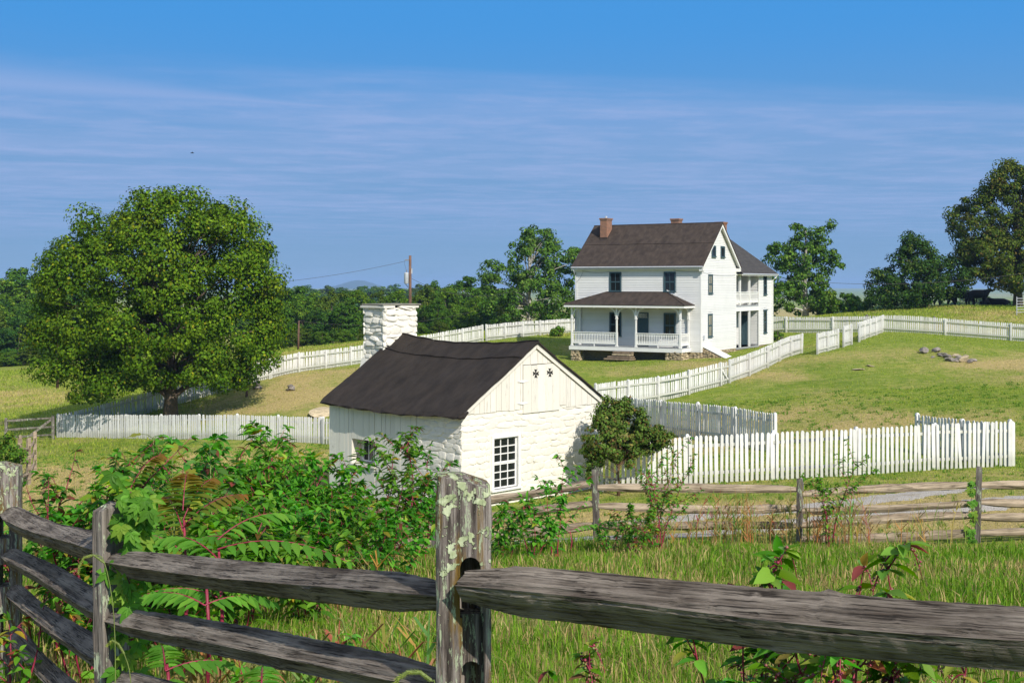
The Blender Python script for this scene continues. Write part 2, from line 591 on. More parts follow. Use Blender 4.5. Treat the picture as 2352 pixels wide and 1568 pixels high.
ab = nt.nodes.new('ShaderNodeMath'); ab.operation = 'ADD'
L(nt, n3, ab.inputs[0]); L(nt, n2, ab.inputs[1])
bump(nt, b, ab.outputs[0], 1.0, 0.10)
ground = put('ground', np_mesh('ground', gv, tri, m_ground, gcol, smooth=True))
tag(ground, 'rolling green and straw coloured turf of the farm fields', None, None, 'structure')

# ------------------------------------------------------------------ materials in use
M = {}
M['white'] = plain('white_paint', (0.74, 0.73, 0.695), 0.55, 0.04, 2.0, dirt=((0.45, 0.43, 0.36), 0.35))
m, nt, b = nodes('picket_paint')
P = wpos(nt)
t = nt.nodes.new('ShaderNodeTexCoord')
spk = nt.nodes.new('ShaderNodeSeparateXYZ')
L(nt, t.outputs['Object'], spk.inputs[0])
n_a = noise(nt, 5.0, 5, vec=P)
n_b = noise(nt, 2.2, 6, 0.7, vec=P)
n_c = noise(nt, 1.0, 6, 0.7, vec=P, stretch=(40, 40, 3.0))
c = cramp(nt, n_a, [(0.3, (0.69, 0.675, 0.635)), (0.7, (0.76, 0.745, 0.71))])
c = mixc(nt, cramp(nt, n_b, [(0.56, 0.0), (0.75, 0.5)]), c, (0.36, 0.35, 0.27))
c = mixc(nt, cramp(nt, n_c, [(0.60, 0.0), (0.68, 0.55)]), c, (0.30, 0.28, 0.23))
lowd = nt.nodes.new('ShaderNodeMath'); lowd.operation = 'MULTIPLY_ADD'
L(nt, n_a, lowd.inputs[0]); lowd.inputs[1].default_value = -0.30; L(nt, spk.outputs[2], lowd.inputs[2])
c = mixc(nt, cramp(nt, lowd.outputs[0], [(0.0, 0.42), (0.22, 0.0)]), c, (0.26, 0.27, 0.16))
hs = nt.nodes.new('ShaderNodeHueSaturation')
L(nt, c, hs.inputs['Color']); L(nt, randv(nt, 0.84, 1.04), hs.inputs['Value'])
L(nt, hs.outputs[0], b.inputs['Base Color'])
b.inputs['Roughness'].default_value = 0.6
b.inputs['Specular IOR Level'].default_value = 0.3
M['picket'] = m
M['clap'] = plain('clapboard_paint', (0.72, 0.71, 0.68), 0.5, 0.03, 1.6, dirt=((0.55, 0.54, 0.48), 0.3), rnd=0.05)
M['wash'] = plain('whitewash', (0.73, 0.69, 0.60), 0.8, 0.05, 9.0, bmp=0.45, dirt=((0.40, 0.35, 0.25), 0.6), rnd=0.06)
M['teal'] = plain('teal_trim_paint', (0.045, 0.085, 0.100), 0.5, 0.1)
M['floor'] = plain('grey_floor_paint', (0.30, 0.31, 0.31), 0.6, 0.08)
M['metal'] = plain('galvanised_metal', (0.45, 0.47, 0.50), 0.45, 0.1)
M['stone'] = plain('limestone', (0.42, 0.34, 0.215), 0.9, 0.35, 5.0, bmp=0.5, dirt=((0.20, 0.15, 0.09), 0.7), rnd=0.35)
M['mortar'] = plain('foundation_mortar', (0.26, 0.20, 0.12), 0.95, 0.25, 7.0, bmp=0.5)
M['greystone'] = plain('field_stone', (0.24, 0.21, 0.18), 0.9, 0.3, 6.0, bmp=0.6, dirt=((0.14, 0.11, 0.08), 0.7), rnd=0.35)
M['capstone'] = plain('cap_slate', (0.20, 0.19, 0.15), 0.9, 0.2, 4.0, bmp=0.4)
M['gravel'] = None
M['dark'] = plain('interior_shade_paint', (0.012, 0.012, 0.014), 0.9, 0.1)  # near-black paint stands in for unlit space behind openings and plank gaps
M['cow'] = plain('black_hide', (0.010, 0.009, 0.009), 0.7, 0.2)
m, nt, b = nodes('window_glass')
b.inputs['Base Color'].default_value = (0.012, 0.014, 0.016, 1)  # opaque pane, the darkness of the room behind is put into its colour
b.inputs['Roughness'].default_value = 0.06
b.inputs['Specular IOR Level'].default_value = 0.45
bump(nt, b, noise(nt, 2.5, 2, vec=wpos(nt)), 0.12, 0.02)
M['glass'] = m
M['blind'] = plain('pane_over_blind', (0.30, 0.27, 0.20), 0.15, 0.15, 3.0, spec=0.5)
def roofmat(name, c, streak_axis, fleck):
    m, nt, b = nodes(name)
    t = nt.nodes.new('ShaderNodeTexCoord')
    st = [3.0, 3.0, 3.0]
    st[streak_axis] = 0.35
    a = noise(nt, 1.0, 6, 0.65, vec=t.outputs['Object'], stretch=tuple(st))
    f = noise(nt, 22.0, 3, 0.6, vec=t.outputs['Object'])
    c1 = cramp(nt, a, [(0.3, tuple(x * 0.6 for x in c)), (0.7, tuple(x * 1.5 for x in c))])
    c1 = mixc(nt, cramp(nt, f, [(0.2, 0.5), (0.5, 0.0)]), c1, tuple(x * 0.6 for x in c))
    st = [5.0, 5.0, 5.0]
    st[streak_axis] = 1.6
    s = noise(nt, 1.0, 6, 0.75, vec=t.outputs['Object'], stretch=tuple(st))
    c1 = mixc(nt, cramp(nt, s, [(0.70, 0.0), (0.78, fleck)]), c1, (0.30, 0.27, 0.23))
    L(nt, c1, b.inputs['Base Color'])
    b.inputs['Roughness'].default_value = 0.85
    b.inputs['Specular IOR Level'].default_value = 0.25
    bump(nt, b, f, 0.35, 0.02)
    return m
M['roof_brown'] = roofmat('brown_felt_roof', (0.050, 0.037, 0.029), 1, 0.6)
M['roof_black'] = roofmat('black_tar_roof', (0.027, 0.0205, 0.0160), 0, 0.55)
m, nt, b = nodes('shingle_roof')
t = nt.nodes.new('ShaderNodeTexCoord')
br = nt.nodes.new('ShaderNodeTexBrick')
mp = nt.nodes.new('ShaderNodeMapping')
mp.inputs['Rotation'].default_value = (0, 0, R(90))
L(nt, t.outputs['Object'], mp.inputs[0])
L(nt, mp.outputs[0], br.inputs['Vector'])
br.inputs['Scale'].default_value = 1.0
br.inputs['Brick Width'].default_value = 0.32
br.inputs['Row Height'].default_value = 0.12
br.inputs['Mortar Size'].default_value = 0.012
br.inputs['Color1'].default_value = (0.062, 0.055, 0.050, 1)
br.inputs['Color2'].default_value = (0.038, 0.034, 0.032, 1)
br.inputs['Mortar'].default_value = (0.02, 0.018, 0.017, 1)
L(nt, br.outputs[0], b.inputs['Base Color'])
b.inputs['Roughness'].default_value = 0.9
M['shingle'] = m
m, nt, b = nodes('chimney_brick')
t = nt.nodes.new('ShaderNodeTexCoord')
br = nt.nodes.new('ShaderNodeTexBrick')
cmb = nt.nodes.new('ShaderNodeCombineXYZ')
sp = nt.nodes.new('ShaderNodeSeparateXYZ')
L(nt, t.outputs['Object'], sp.inputs[0])
sm = nt.nodes.new('ShaderNodeMath'); sm.operation = 'ADD'
L(nt, sp.outputs[0], sm.inputs[0]); L(nt, sp.outputs[1], sm.inputs[1])
L(nt, sm.outputs[0], cmb.inputs[0]); L(nt, sp.outputs[2], cmb.inputs[1])
L(nt, cmb.outputs[0], br.inputs['Vector'])
br.inputs['Scale'].default_value = 1.0
br.inputs['Brick Width'].default_value = 0.21
br.inputs['Row Height'].default_value = 0.075
br.inputs['Mortar Size'].default_value = 0.010
br.inputs['Color1'].default_value = (0.30, 0.115, 0.055, 1)
br.inputs['Color2'].default_value = (0.20, 0.075, 0.040, 1)
br.inputs['Mortar'].default_value = (0.26, 0.21, 0.16, 1)
nn = noise(nt, 4.0, 5, vec=t.outputs['Object'])
cc = mixc(nt, cramp(nt, nn, [(0.5, 0.0), (0.72, 0.6)]), br.outputs[0], (0.10, 0.055, 0.035))
L(nt, cc, b.inputs['Base Color'])
b.inputs['Roughness'].default_value = 0.9
bump(nt, b, br.outputs['Fac'], -0.5, 0.02)
M['brick'] = m
M['rail_near'] = wood('weathered_oak_rail', (0.285, 0.240, 0.195), (0.075, 0.057, 0.043), 0, rnd=0.08, scale=2.1, crack=0.95)
M['rail'] = wood('weathered_rail', (0.42, 0.335, 0.24), (0.17, 0.125, 0.085), 0, rnd=0.12)
M['post'] = wood('weathered_post', (0.24, 0.21, 0.18), (0.08, 0.065, 0.055), 2, lichen=0.5, rnd=0.15)
M['pole'] = wood('pole_wood', (0.19, 0.110, 0.075), (0.08, 0.045, 0.03), 2)
M['plank'] = None
# painted planks, paint worn along the grain
def plankmat(name, c, worn):
    m, nt, b = nodes(name)
    t = nt.nodes.new('ShaderNodeTexCoord')
    o = nt.nodes.new('ShaderNodeObjectInfo')
    vm = nt.nodes.new('ShaderNodeVectorMath'); vm.operation = 'MULTIPLY_ADD'
    L(nt, o.outputs['Random'], vm.inputs[0]); vm.inputs[1].default_value = (31, 17, 9)
    L(nt, t.outputs['Object'], vm.inputs[2])
    g = noise(nt, 1.0, 7, 0.7, vec=vm.outputs[0], stretch=(38, 38, 2.2))
    g2 = noise(nt, 1.0, 4, 0.6, vec=vm.outputs[0], stretch=(5, 5, 0.7))
    v = randv(nt, 0.92, 1.04)
    hs = nt.nodes.new('ShaderNodeHueSaturation')
    hs.inputs['Color'].default_value = (*c, 1)
    L(nt, v, hs.inputs['Value'])
    mu = nt.nodes.new('ShaderNodeMath'); mu.operation = 'MULTIPLY'
    L(nt, cramp(nt, g, [(0.57, 0.0), (0.66, 1.0)]), mu.inputs[0])
    L(nt, cramp(nt, g2, [(0.42, 0.1), (0.65, 1.0)]), mu.inputs[1])
    m2 = nt.nodes.new('ShaderNodeMath'); m2.operation = 'MULTIPLY'
    L(nt, mu.outputs[0], m2.inputs[0]); m2.inputs[1].default_value = worn
    out = mixc(nt, m2.outputs[0], hs.outputs[0], (0.20, 0.175, 0.14))
    L(nt, out, b.inputs['Base Color'])
    b.inputs['Roughness'].default_value = 0.75
    bump(nt, b, g, 0.35, 0.01)
    return m
M['plank'] = plankmat('worn_white_planks', (0.71, 0.67, 0.58), 0.95)
m, nt, b = nodes('limestone_gravel')
P = wpos(nt)
vo = nt.nodes.new('ShaderNodeTexVoronoi')
vo.inputs['Scale'].default_value = 28
L(nt, P, vo.inputs['Vector'])
gn = noise(nt, 1.4, 5, 0.65, vec=P)
gc = cramp(nt, vo.outputs['Distance'], [(0.0, (0.56, 0.51, 0.44)), (0.5, (0.43, 0.39, 0.335)), (1.0, (0.19, 0.165, 0.135))])
gc = mixc(nt, cramp(nt, gn, [(0.52, 0.0), (0.75, 0.8)]), gc, (0.27, 0.21, 0.12))
L(nt, gc, b.inputs['Base Color'])
b.inputs['Roughness'].default_value = 0.95
bump(nt, b, vo.outputs['Distance'], 0.8, 0.03)
M['gravel'] = m
M['leaf'] = leafmat('leaf_blade', 0.38, 0.5, 0.12)
M['grass'] = leafmat('grass_blade', 0.3, 0.6, 0.06)
M['treeleaf'] = leafmat('tree_leaf', 0.12, 0.6, 0.06)
M['stem_red'] = plain('red_stem', (0.24, 0.024, 0.052), 0.45, 0.35, 20.0)
M['stem_brown'] = plain('brown_stem', (0.13, 0.075, 0.04), 0.8, 0.3, 12.0)
M['stem_green'] = plain('green_stem', (0.13, 0.17, 0.04), 0.6, 0.3, 12.0)
M['berry'] = leafmat('berry_skin', 0.05, 0.3, 0.5)
M['bark'] = plain('grey_bark', (0.12, 0.09, 0.065), 0.95, 0.35, 9.0, bmp=0.8)
M['bark_pale'] = plain('sycamore_bark', (0.42, 0.40, 0.35), 0.9, 0.4, 3.0, bmp=0.4, dirt=((0.16, 0.13, 0.09), 0.9))
M['wire'] = plain('wire', (0.06, 0.055, 0.05), 0.6, 0.1)

# ------------------------------------------------------------------ gravel wheel tracks
TRACKS = []
def track(name, label, pts, w0):
    P3 = [hit(*p) for p in pts]
    n = 90
    seg = [0]
    for i in range(1, len(P3)):
        seg.append(seg[-1] + (P3[i] - P3[i - 1]).length)
    s = np.linspace(0, seg[-1], n)
    xs = np.interp(s, seg, [p.x for p in P3])
    ys = np.interp(s, seg, [p.y for p in P3])
    k = np.ones(9) / 9
    xs2 = np.convolve(np.pad(xs, 4, 'edge'), k, 'valid')
    ys2 = np.convolve(np.pad(ys, 4, 'edge'), k, 'valid')
    TRACKS.append((xs2, ys2, w0))
    V, T = [], []
    rows = 5
    for i in range(n):
        j = min(max(i, 1), n - 2)
        t = Vector((xs2[j + 1] - xs2[j - 1], ys2[j + 1] - ys2[j - 1])).normalized()
        nx, ny = -t.y, t.x
        wl_ = w0 * (0.75 + 0.5 * random.random()) * 0.5
        wr_ = w0 * (0.75 + 0.5 * random.random()) * 0.5
        for r in range(rows):
            o = -wl_ + (wl_ + wr_) * r / (rows - 1)
            x, y = xs2[i] + nx * o, ys2[i] + ny * o
            V.append((x, y, gz(x, y) + (0.022 if 0 < r < rows - 1 else 0.004)))
    for i in range(n - 1):
        for r in range(rows - 1):
            q = i * rows + r
            T += [(q, q + 1, q + rows + 1), (q, q + rows + 1, q + rows)]
    o = put(name, np_mesh(name, V, T, M['gravel'], smooth=True))
    tag(o, label, None, None, 'structure')
track('gravel_path', 'nearer pale gravel wheel track behind the rail fence', [(840, 1262), (1000, 1256), (1125, 1246), (1310, 1240), (1530, 1232), (1800, 1207), (2023, 1182), (2230, 1162), (2420, 1146)], 1.25)
track('gravel_path', 'farther pale gravel wheel track beside the picket fence', [(1330, 1213), (1530, 1194), (1780, 1175), (1914, 1157), (2100, 1137), (2242, 1121), (2420, 1106)], 1.15)
# ------------------------------------------------------------------ white picket fences
def picket_mesh(w, h, t=0.022):
    r = w / 2
    poly = [(-r, 0), (r, 0), (r, h - r * 0.8), (r * 0.72, h - r * 0.25), (r * 0.25, h), (-r * 0.25, h), (-r * 0.72, h - r * 0.25), (-r, h - r * 0.8)]
    return MB().prism([(x, -t / 2, z) for x, z in poly], (0, t, 0)).mesh('picket', M['picket'])
PICK = [picket_mesh(0.098, 1.0), picket_mesh(0.088, 1.0), picket_mesh(0.106, 1.0)]
def post_mesh(hollow):
    mb = MB()
    mb.box(-0.06, 0.06, -0.06, 0.06, -0.25, 0.96)
    k = len(mb.v)
    mb.add([(-0.06, -0.06, 0.961), (0.06, -0.06, 0.961), (0.06, 0.06, 0.961), (-0.06, 0.06, 0.961), (-0.03, -0.03, 1.0), (0.03, -0.03, 1.0), (0.03, 0.03, 1.0), (-0.03, 0.03, 1.0)],
           [(0, 1, 5, 4), (1, 2, 6, 5), (2, 3, 7, 6), (3, 0, 4, 7), (4, 5, 6, 7)])
    return mb.mesh('post', M['picket'])
POSTM = post_mesh(False)
RAILM = MB().box(0, 1, -0.025, 0.025, -0.045, 0.045).mesh('rail', M['picket'])
def picket_fence(label, pts, h=1.25, face=1, sp=0.165, bay=2.6, group='white picket fences around the yard', lean=0.012, name='picket_fence', end_posts=True, slots=True):
    """pts: ground points; face=1 puts pickets on the left of the walking direction, posts and rails on the other side"""
    P2 = [Vector((p[0], p[1])) for p in pts]
    root = empty(name, (P2[0].x, P2[0].y, gz(P2[0].x, P2[0].y)), 0, label, 'fence', group)
    ro = Vector(root.location)
    seglen = [(P2[i + 1] - P2[i]).length for i in range(len(P2) - 1)]
    total = sum(seglen)
    def at(s):
        for i, q in enumerate(seglen):
            if s <= q or i == len(seglen) - 1:
                t = (P2[i + 1] - P2[i]).normalized()
                return P2[i] + t * s, t
            s -= q
    n = max(2, int(total / sp))
    for i in range(n):
        p, t = at((i + 0.5) * total / n)
        nrm = Vector((-t.y, t.x)) * face
        q = p + nrm * 0.036
        hh = h * random.uniform(0.988, 1.012)
        z = gz(p.x, p.y) + random.uniform(0.0, 0.015)
        o = put('picket', random.choice(PICK), root, Vector((q.x, q.y, z)) - ro,
                (random.gauss(0, lean * 0.6), random.gauss(0, lean * (4 if random.random() < 0.05 else 1)), math.atan2(t.y, t.x) + random.gauss(0, 0.03)), (random.uniform(0.93, 1.05), 1, hh))
    # posts and two rails a bay
    nb = max(1, round(total / bay))
    tops = []
    for i in range(nb + 1):
        p, t = at(i * total / nb)
        nrm = Vector((-t.y, t.x)) * face
        q = p - nrm * 0.06
        z = gz(p.x, p.y)
        tops.append((q, z))
        if 0 < i < nb or end_posts:
            put('post', POSTM, root, Vector((q.x, q.y, z)) - ro, (random.gauss(0, 0.012), random.gauss(0, 0.012), math.atan2(t.y, t.x)), (0.95, 0.95, h * random.uniform(1.01, 1.06)))
    for i in range(nb):
        (a, za), (c, zc) = tops[i], tops[i + 1]
        for fr in (0.22, 0.80):
            A = Vector((a.x, a.y, za + h * fr + random.uniform(-0.03, 0.03)))
            B = Vector((c.x, c.y, zc + h * fr + random.uniform(-0.03, 0.03)))
            d = B - A
            t2 = Vector((d.x, d.y)).normalized()
            nrm = Vector((-t2.y, t2.x)) * face
            A2 = A + Vector((nrm.x, nrm.y, 0)) * 0.034
            put('rail', RAILM, root, A2 - ro, (0, -math.atan2(d.z, math.hypot(d.x, d.y)), math.atan2(d.y, d.x)), (d.length, 1, 1))
    return root
def g2(px, d):
    return ((px - CX) / F * d, d)

picket_fence('sunlit white picket fence running right from the rose shrub, in front of the lawn', [g2(1375, 36.0), g2(1850, 37.2), g2(2322, 39.0)], 1.42, -1, 0.158)
picket_fence('short shaded picket fence turning back from the right end of the sunlit one', [g2(2322, 39.12), g2(2102, 43.2)], 1.34, 1, 0.158, bay=2.4)
picket_fence('grey shaded picket fence ending in a white post behind the rose shrub', [g2(1777, 45), g2(1640, 49.0), g2(1440, 55.0)], 1.42, 1, 0.158)
mf = picket_fence('white picket fence with rails showing, climbing the lawn below the farmhouse', [g2(1366, 61.5), g2(1470, 64), g2(1540, 66), g2(1654, 68.4)], 1.28, 1, 0.142, bay=2.7, lean=0.014)
picket_fence('upper picket fence stretch right of the small gate, up to the farmhouse corner', [g2(1674, 69.2), g2(1760, 74), g2(1840, 82)], 1.28, 1, 0.142, bay=2.9, lean=0.016)
gt = picket_fence('narrow closed picket gate between two fence stretches below the farmhouse', [g2(1657, 68.6), g2(1672, 69.1)], 1.22, 1, 0.15, bay=3.0, name='picket_gate', end_posts=False)
tag(gt, None, 'gate')
A, B = Vector((*g2(1657, 68.5), 0)), Vector((*g2(1672, 69.0), 0))
A.z, B.z = gz(A.x, A.y) + 0.95, gz(B.x, B.y) + 0.25
MB().beam(A - gt.location, B - gt.location, 0.03, 0.08).build('brace', M['picket'], gt)
picket_fence('weathered picket fence in front of the big round tree, left of the shed', [g2(131, 71), g2(350, 67.5), g2(560, 64.5), g2(735, 62.3)], 1.30, -1, 0.142, lean=0.016)
picket_fence('short end of picket fence touching the shed wall beside a gap', [g2(741, 62.1), g2(768, 61.8)], 1.30, -1, 0.142, bay=1.2)
picket_fence('long white picket fence rising behind the big tree to the stone chimney', [g2(133, 71.3), g2(380, 75), g2(618, 79)], 1.26, 1, 0.142, lean=0.03)
picket_fence('white picket fence beyond the shed roof, from the tree to the gate gap', [g2(621, 79.1), g2(830, 86), g2(1107, 97)], 1.25, 1, 0.142, lean=0.025)
picket_fence('picket fence between the gate gap and the left side of the farmhouse', [g2(1116, 97.4), g2(1320, 109), g2(1420, 115)], 1.25, 1, 0.142, lean=0.02)
picket_fence('white picket fence behind the farmhouse up to the meeting corner', [g2(1700, 102), g2(1770, 101), g2(2026, 96)], 1.26, 1, 0.142, bay=4.2, lean=0.01)
picket_fence('white picket fence along the cow pasture running out of the picture on the right', [g2(2028, 95.9), g2(2180, 93.6), g2(2352, 91), g2(2480, 89)], 1.28, 1, 0.142, bay=4.0, lean=0.01)
picket_fence('short picket fence coming forward from the corner near the stone heap', [g2(2024, 93.5), g2(1994, 88.0), g2(1972, 83.6)], 1.28, -1, 0.142, bay=2.6, lean=0.014)
picket_fence('short picket fence stretch with white end post right of the farmhouse, left of the gate', [g2(1923, 81.2), g2(1876, 78.0)], 1.28, -1, 0.142, bay=1.7, lean=0.02)
g3 = picket_fence('narrow white picket gate standing between two short fences right of the farmhouse', [g2(1954, 82.6), g2(1936, 81.5)], 1.36, -1, 0.14, bay=1.2, name='picket_gate', lean=0.015)
tag(g3, None, 'gate')

# ------------------------------------------------------------------ split rail fences
def rail_mesh(length, w, h, seed, bend=0.0, mat=None, n=16, k=9, rough=0.010, sag=0.0, rnd_edges=0.75):
    """a split log along +X: wedge-like section, wavy, thinner at the ends where it enters the post"""
    rs = np.random.default_rng(seed)
    ph = rs.uniform(0, 6.28, 6)
    ang = np.linspace(0, 2 * np.pi, k, endpoint=False) + rs.uniform(-0.12, 0.12, k)
    # squarish section
    sec = np.stack([np.cos(ang), np.sin(ang)], 1)
    sec = np.sign(sec) * np.abs(sec) ** rnd_edges
    sec *= rs.uniform(0.86, 1.08, (k, 1))
    groove_ = rs.choice([0.0, 0.0, -0.006, 0.004], k) * rs.uniform(0.4, 1.3, k) * (h / 0.1)
    knots = [(rs.uniform(0.1, 0.9), rs.uniform(0, k), rs.uniform(0.006, 0.016)) for _ in range(4)]
    v, f = [], []
    for i in range(n + 1):
        t = i / n
        taper = min(1.0, 0.62 + 3.6 * min(t, 1 - t))
        cy = bend * math.sin(math.pi * t) + 0.012 * math.sin(5 * t + ph[0])
        cz = -sag * math.sin(math.pi * t) + 0.012 * math.sin(4 * t + ph[1])
        ww = w * taper * (1 + 0.07 * math.sin(7 * t + ph[2]))
        hh = h * taper * (1 + 0.07 * math.sin(6 * t + ph[3]))
        for a in range(k):
            gr = groove_[a] * (0.6 + 0.4 * math.sin(9 * t + ph[4] + a)) + rs.normal(0, rough * 0.5)
            for kt, ka, kr in knots:
                gr += kr * math.exp(-((t - kt) / 0.012) ** 2 - ((((a - ka) + k / 2) % k - k / 2) / 1.3) ** 2)
            l_ = math.hypot(sec[a, 0] * ww / 2, sec[a, 1] * hh / 2) + 1e-6
            q_ = 1 + gr / l_
            v.append((t * length + rs.normal(0, rough), cy + sec[a, 0] * ww / 2 * q_, cz + sec[a, 1] * hh / 2 * q_))
    for i in range(n):
        for a in range(k):
            a2 = (a + 1) % k
            f.append((i * k + a, (i + 1) * k + a, (i + 1) * k + a2, i * k + a2))
    f.append(tuple(range(k)))
    f.append(tuple(range((n + 1) * k - 1, n * k - 1, -1)))
    return MB().add(v, f).mesh('rail', mat or M['rail'])
def place_rail(root, A, B, me_len, me, roll=0.0):
    d = B - A
    o = put('rail', me, root, A - Vector(root.location), (roll, -math.atan2(d.z, math.hypot(d.x, d.y)), math.atan2(d.y, d.x)), (d.length / me_len, 1, 1))
    return o
def cutter(mb):
    import bmesh
    me = mb.mesh('cut', None)
    bm = bmesh.new(); bm.from_mesh(me); bmesh.ops.recalc_face_normals(bm, faces=bm.faces); bm.to_mesh(me); bm.free()
    return put('cut', me)
def rough_post(name, w, t, h, seed, mat, root, loc, rz, slots=(), groove=None, tilt=(0, 0), slot_w=0.075, slot_h=0.15, bev=0.02, deep=False):
    """a hewn post with real mortises cut through along local Y"""
    import bmesh
    bm = bmesh.new()
    nz = 26
    rs = np.random.default_rng(seed)
    prof = []
    def ring(c0, c1, m=5):
        pass
    pts = []
    c = bev * 1.6
    m = 4
    outline = []
    for sx, sy, a0 in ((1, 1, 0), (-1, 1, 90), (-1, -1, 180), (1, -1, 270)):
        for q in range(m):
            an = R(a0 + 90 * q / (m - 1))
            outline.append((sx * (w / 2 - c) + c * math.cos(an), sy * (t / 2 - c) + c * math.sin(an)))
    k = len(outline)
    jit = rs.uniform(-0.004, 0.004, k)
    rows = []
    for i in range(nz + 1):
        z = -0.35 + (h + 0.35) * i / nz
        top = max(0.0, (i - nz + 1))
        s = 1.0 + 0.02 * math.sin(z * 3 + seed) - 0.05 * top + 0.015 * (1 - i / nz)
        r = []
        for a, (x, y) in enumerate(outline):
            l = math.hypot(x, y)
            q = s + (jit[a] + rs.normal(0, 0.0018)) / l
            zz = z + (0.018 * math.sin(x * 25 + seed) + 0.012 * math.cos(y * 30) if i == nz else 0.0)
            r.append(bm.verts.new((x * q, y * q, zz)))
        rows.append(r)
    for i in range(nz):
        for a in range(k):
            a2 = (a + 1) % k
            bm.faces.new((rows[i][a], rows[i][a2], rows[i + 1][a2], rows[i + 1][a]))
    bm.faces.new(rows[0][::-1])
    ctop = bm.verts.new((0, 0, h + 0.018))
    for a in range(k):
        bm.faces.new((rows[nz][a], rows[nz][(a + 1) % k], ctop))
    bmesh.ops.recalc_face_normals(bm, faces=bm.faces)
    me = bpy.data.meshes.new(name)
    bm.to_mesh(me)
    bm.free()
    me.materials.append(mat)
    if slots or groove:
        tmp = put('tmp', me)
        mb = MB()
        for sx, zlo, zhi in slots:
            poly = [(sx - slot_w / 2, zlo), (sx + slot_w / 2, zlo)]
            for q in range(7):
                an = math.pi * q / 6
                poly.append((sx + slot_w / 2 * math.cos(an), zhi - slot_w / 2 + slot_w / 2 * math.sin(an)))
            mb.prism([(x, -t, z) for x, z in poly], (0, t * (1.36 if deep else 2.0), 0))
        cut = cutter(mb)
        cuts = [cut]
        md = tmp.modifiers.new('b', 'BOOLEAN')
        md.object = cut
        md.operation = 'DIFFERENCE'
        md.solver = 'EXACT'
        if groove:
            gx, gw, gz0, gz1, gd = groove
            cut2 = cutter(MB().box(gx - gw / 2, gx + gw / 2, -t, -t / 2 + gd, gz0, gz1))
            md = tmp.modifiers.new('b2', 'BOOLEAN')
            md.object = cut2
            md.operation = 'DIFFERENCE'
            md.solver = 'EXACT'
            cuts.append(cut2)
        bpy.context.view_layer.update()
        dg = bpy.context.evaluated_depsgraph_get()
        me2 = bpy.data.meshes.new_from_object(tmp.evaluated_get(dg))
        for q in [tmp] + cuts:
            bpy.data.objects.remove(q)
        me = me2
        if not me.materials:
            me.materials.append(mat)
    if root is None:
        return me
    return put(name, me, root, Vector(loc) - Vector(root.location), (tilt[0], tilt[1], rz))

# near fence beside the camera
m, nt, b = nodes('lichened_post')
t = nt.nodes.new('ShaderNodeTexCoord')
O = t.outputs['Object']
g = noise(nt, 1.0, 8, 0.7, vec=O, stretch=(40, 40, 2.2), dist=0.25)
c = cramp(nt, g, [(0.37, (0.035, 0.028, 0.024)), (0.48, (0.14, 0.115, 0.10)), (0.61, (0.33, 0.29, 0.255))])
gy = noise(nt, 1.0, 5, 0.65, vec=O, stretch=(18, 18, 2.0))
c = mixc(nt, cramp(nt, gy, [(0.52, 0.0), (0.62, 0.8)]), c, (0.17, 0.10, 0.012))
spz = nt.nodes.new('ShaderNodeSeparateXYZ')
L(nt, O, spz.inputs[0])
hz = nt.nodes.new('ShaderNodeMapRange')
hz.inputs['From Min'].default_value = 0.75
hz.inputs['From Max'].default_value = 1.36
L(nt, spz.outputs[2], hz.inputs['Value'])
# flecks running down the whole post
fl = noise(nt, 1.0, 5, 0.75, vec=O, stretch=(55, 55, 11))
c = mixc(nt, cramp(nt, fl, [(0.555, 0.0), (0.585, 0.85)]), c, (0.40, 0.47, 0.30))
# leafy rosettes towards the top
vo = nt.nodes.new('ShaderNodeTexVoronoi')
vo.inputs['Scale'].default_value = 17.0
dn = nt.nodes.new('ShaderNodeTexNoise')
dn.inputs['Scale'].default_value = 24
dn.inputs['Detail'].default_value = 5
L(nt, O, dn.inputs['Vector'])
wv = nt.nodes.new('ShaderNodeVectorMath'); wv.operation = 'MULTIPLY_ADD'
L(nt, dn.outputs['Color'], wv.inputs[0]); wv.inputs[1].default_value = (0.13, 0.13, 0.13); L(nt, O, wv.inputs[2])
L(nt, wv.outputs[0], vo.inputs['Vector'])
sc1 = nt.nodes.new('ShaderNodeMath'); sc1.operation = 'MULTIPLY_ADD'
L(nt, hz.outputs[0], sc1.inputs[0]); sc1.inputs[1].default_value = -0.41; L(nt, vo.outputs['Distance'], sc1.inputs[2])
ros = cramp(nt, sc1.outputs[0], [(0.0, 1.0), (0.05, 0.0)])
lc = cramp(nt, dn.outputs['Fac'], [(0.38, (0.26, 0.31, 0.16)), (0.5, (0.42, 0.47, 0.27)), (0.6, (0.54, 0.59, 0.38))])
c = mixc(nt, ros, c, lc)
topm = nt.nodes.new('ShaderNodeMapRange')
topm.inputs['From Min'].default_value = 1.374
topm.inputs['From Max'].default_value = 1.386
L(nt, spz.outputs[2], topm.inputs['Value'])
oc = mixc(nt, cramp(nt, dn.outputs['Fac'], [(0.45, 0.0), (0.6, 1.0)]), (0.10, 0.055, 0.02), (0.30, 0.11, 0.015))
c = mixc(nt, topm.outputs[0], c, oc)
L(nt, c, b.inputs['Base Color'])
b.inputs['Roughness'].default_value = 0.9
b.inputs['Specular IOR Level'].default_value = 0.15
hb = nt.nodes.new('ShaderNodeMath'); hb.operation = 'MULTIPLY_ADD'
L(nt, ros, hb.inputs[0]); hb.inputs[1].default_value = 0.5; L(nt, g, hb.inputs[2])
bump(nt, b, hb.outputs[0], 0.9, 0.02)
M['post_lichen'] = m

pm = pix(1063, 1096, 4.0)              # top of the big post
gmain = gz(pm.x, pm.y)
nf_root = empty('split_rail_fence', (pm.x, pm.y, gmain), 0, 'weathered grey split rail fence in the foreground with a lichen covered post', 'fence')
hmain = pm.z - gmain
def zrel(py, d=4.0):
    return EZ - (py - HY) / F * d - gmain
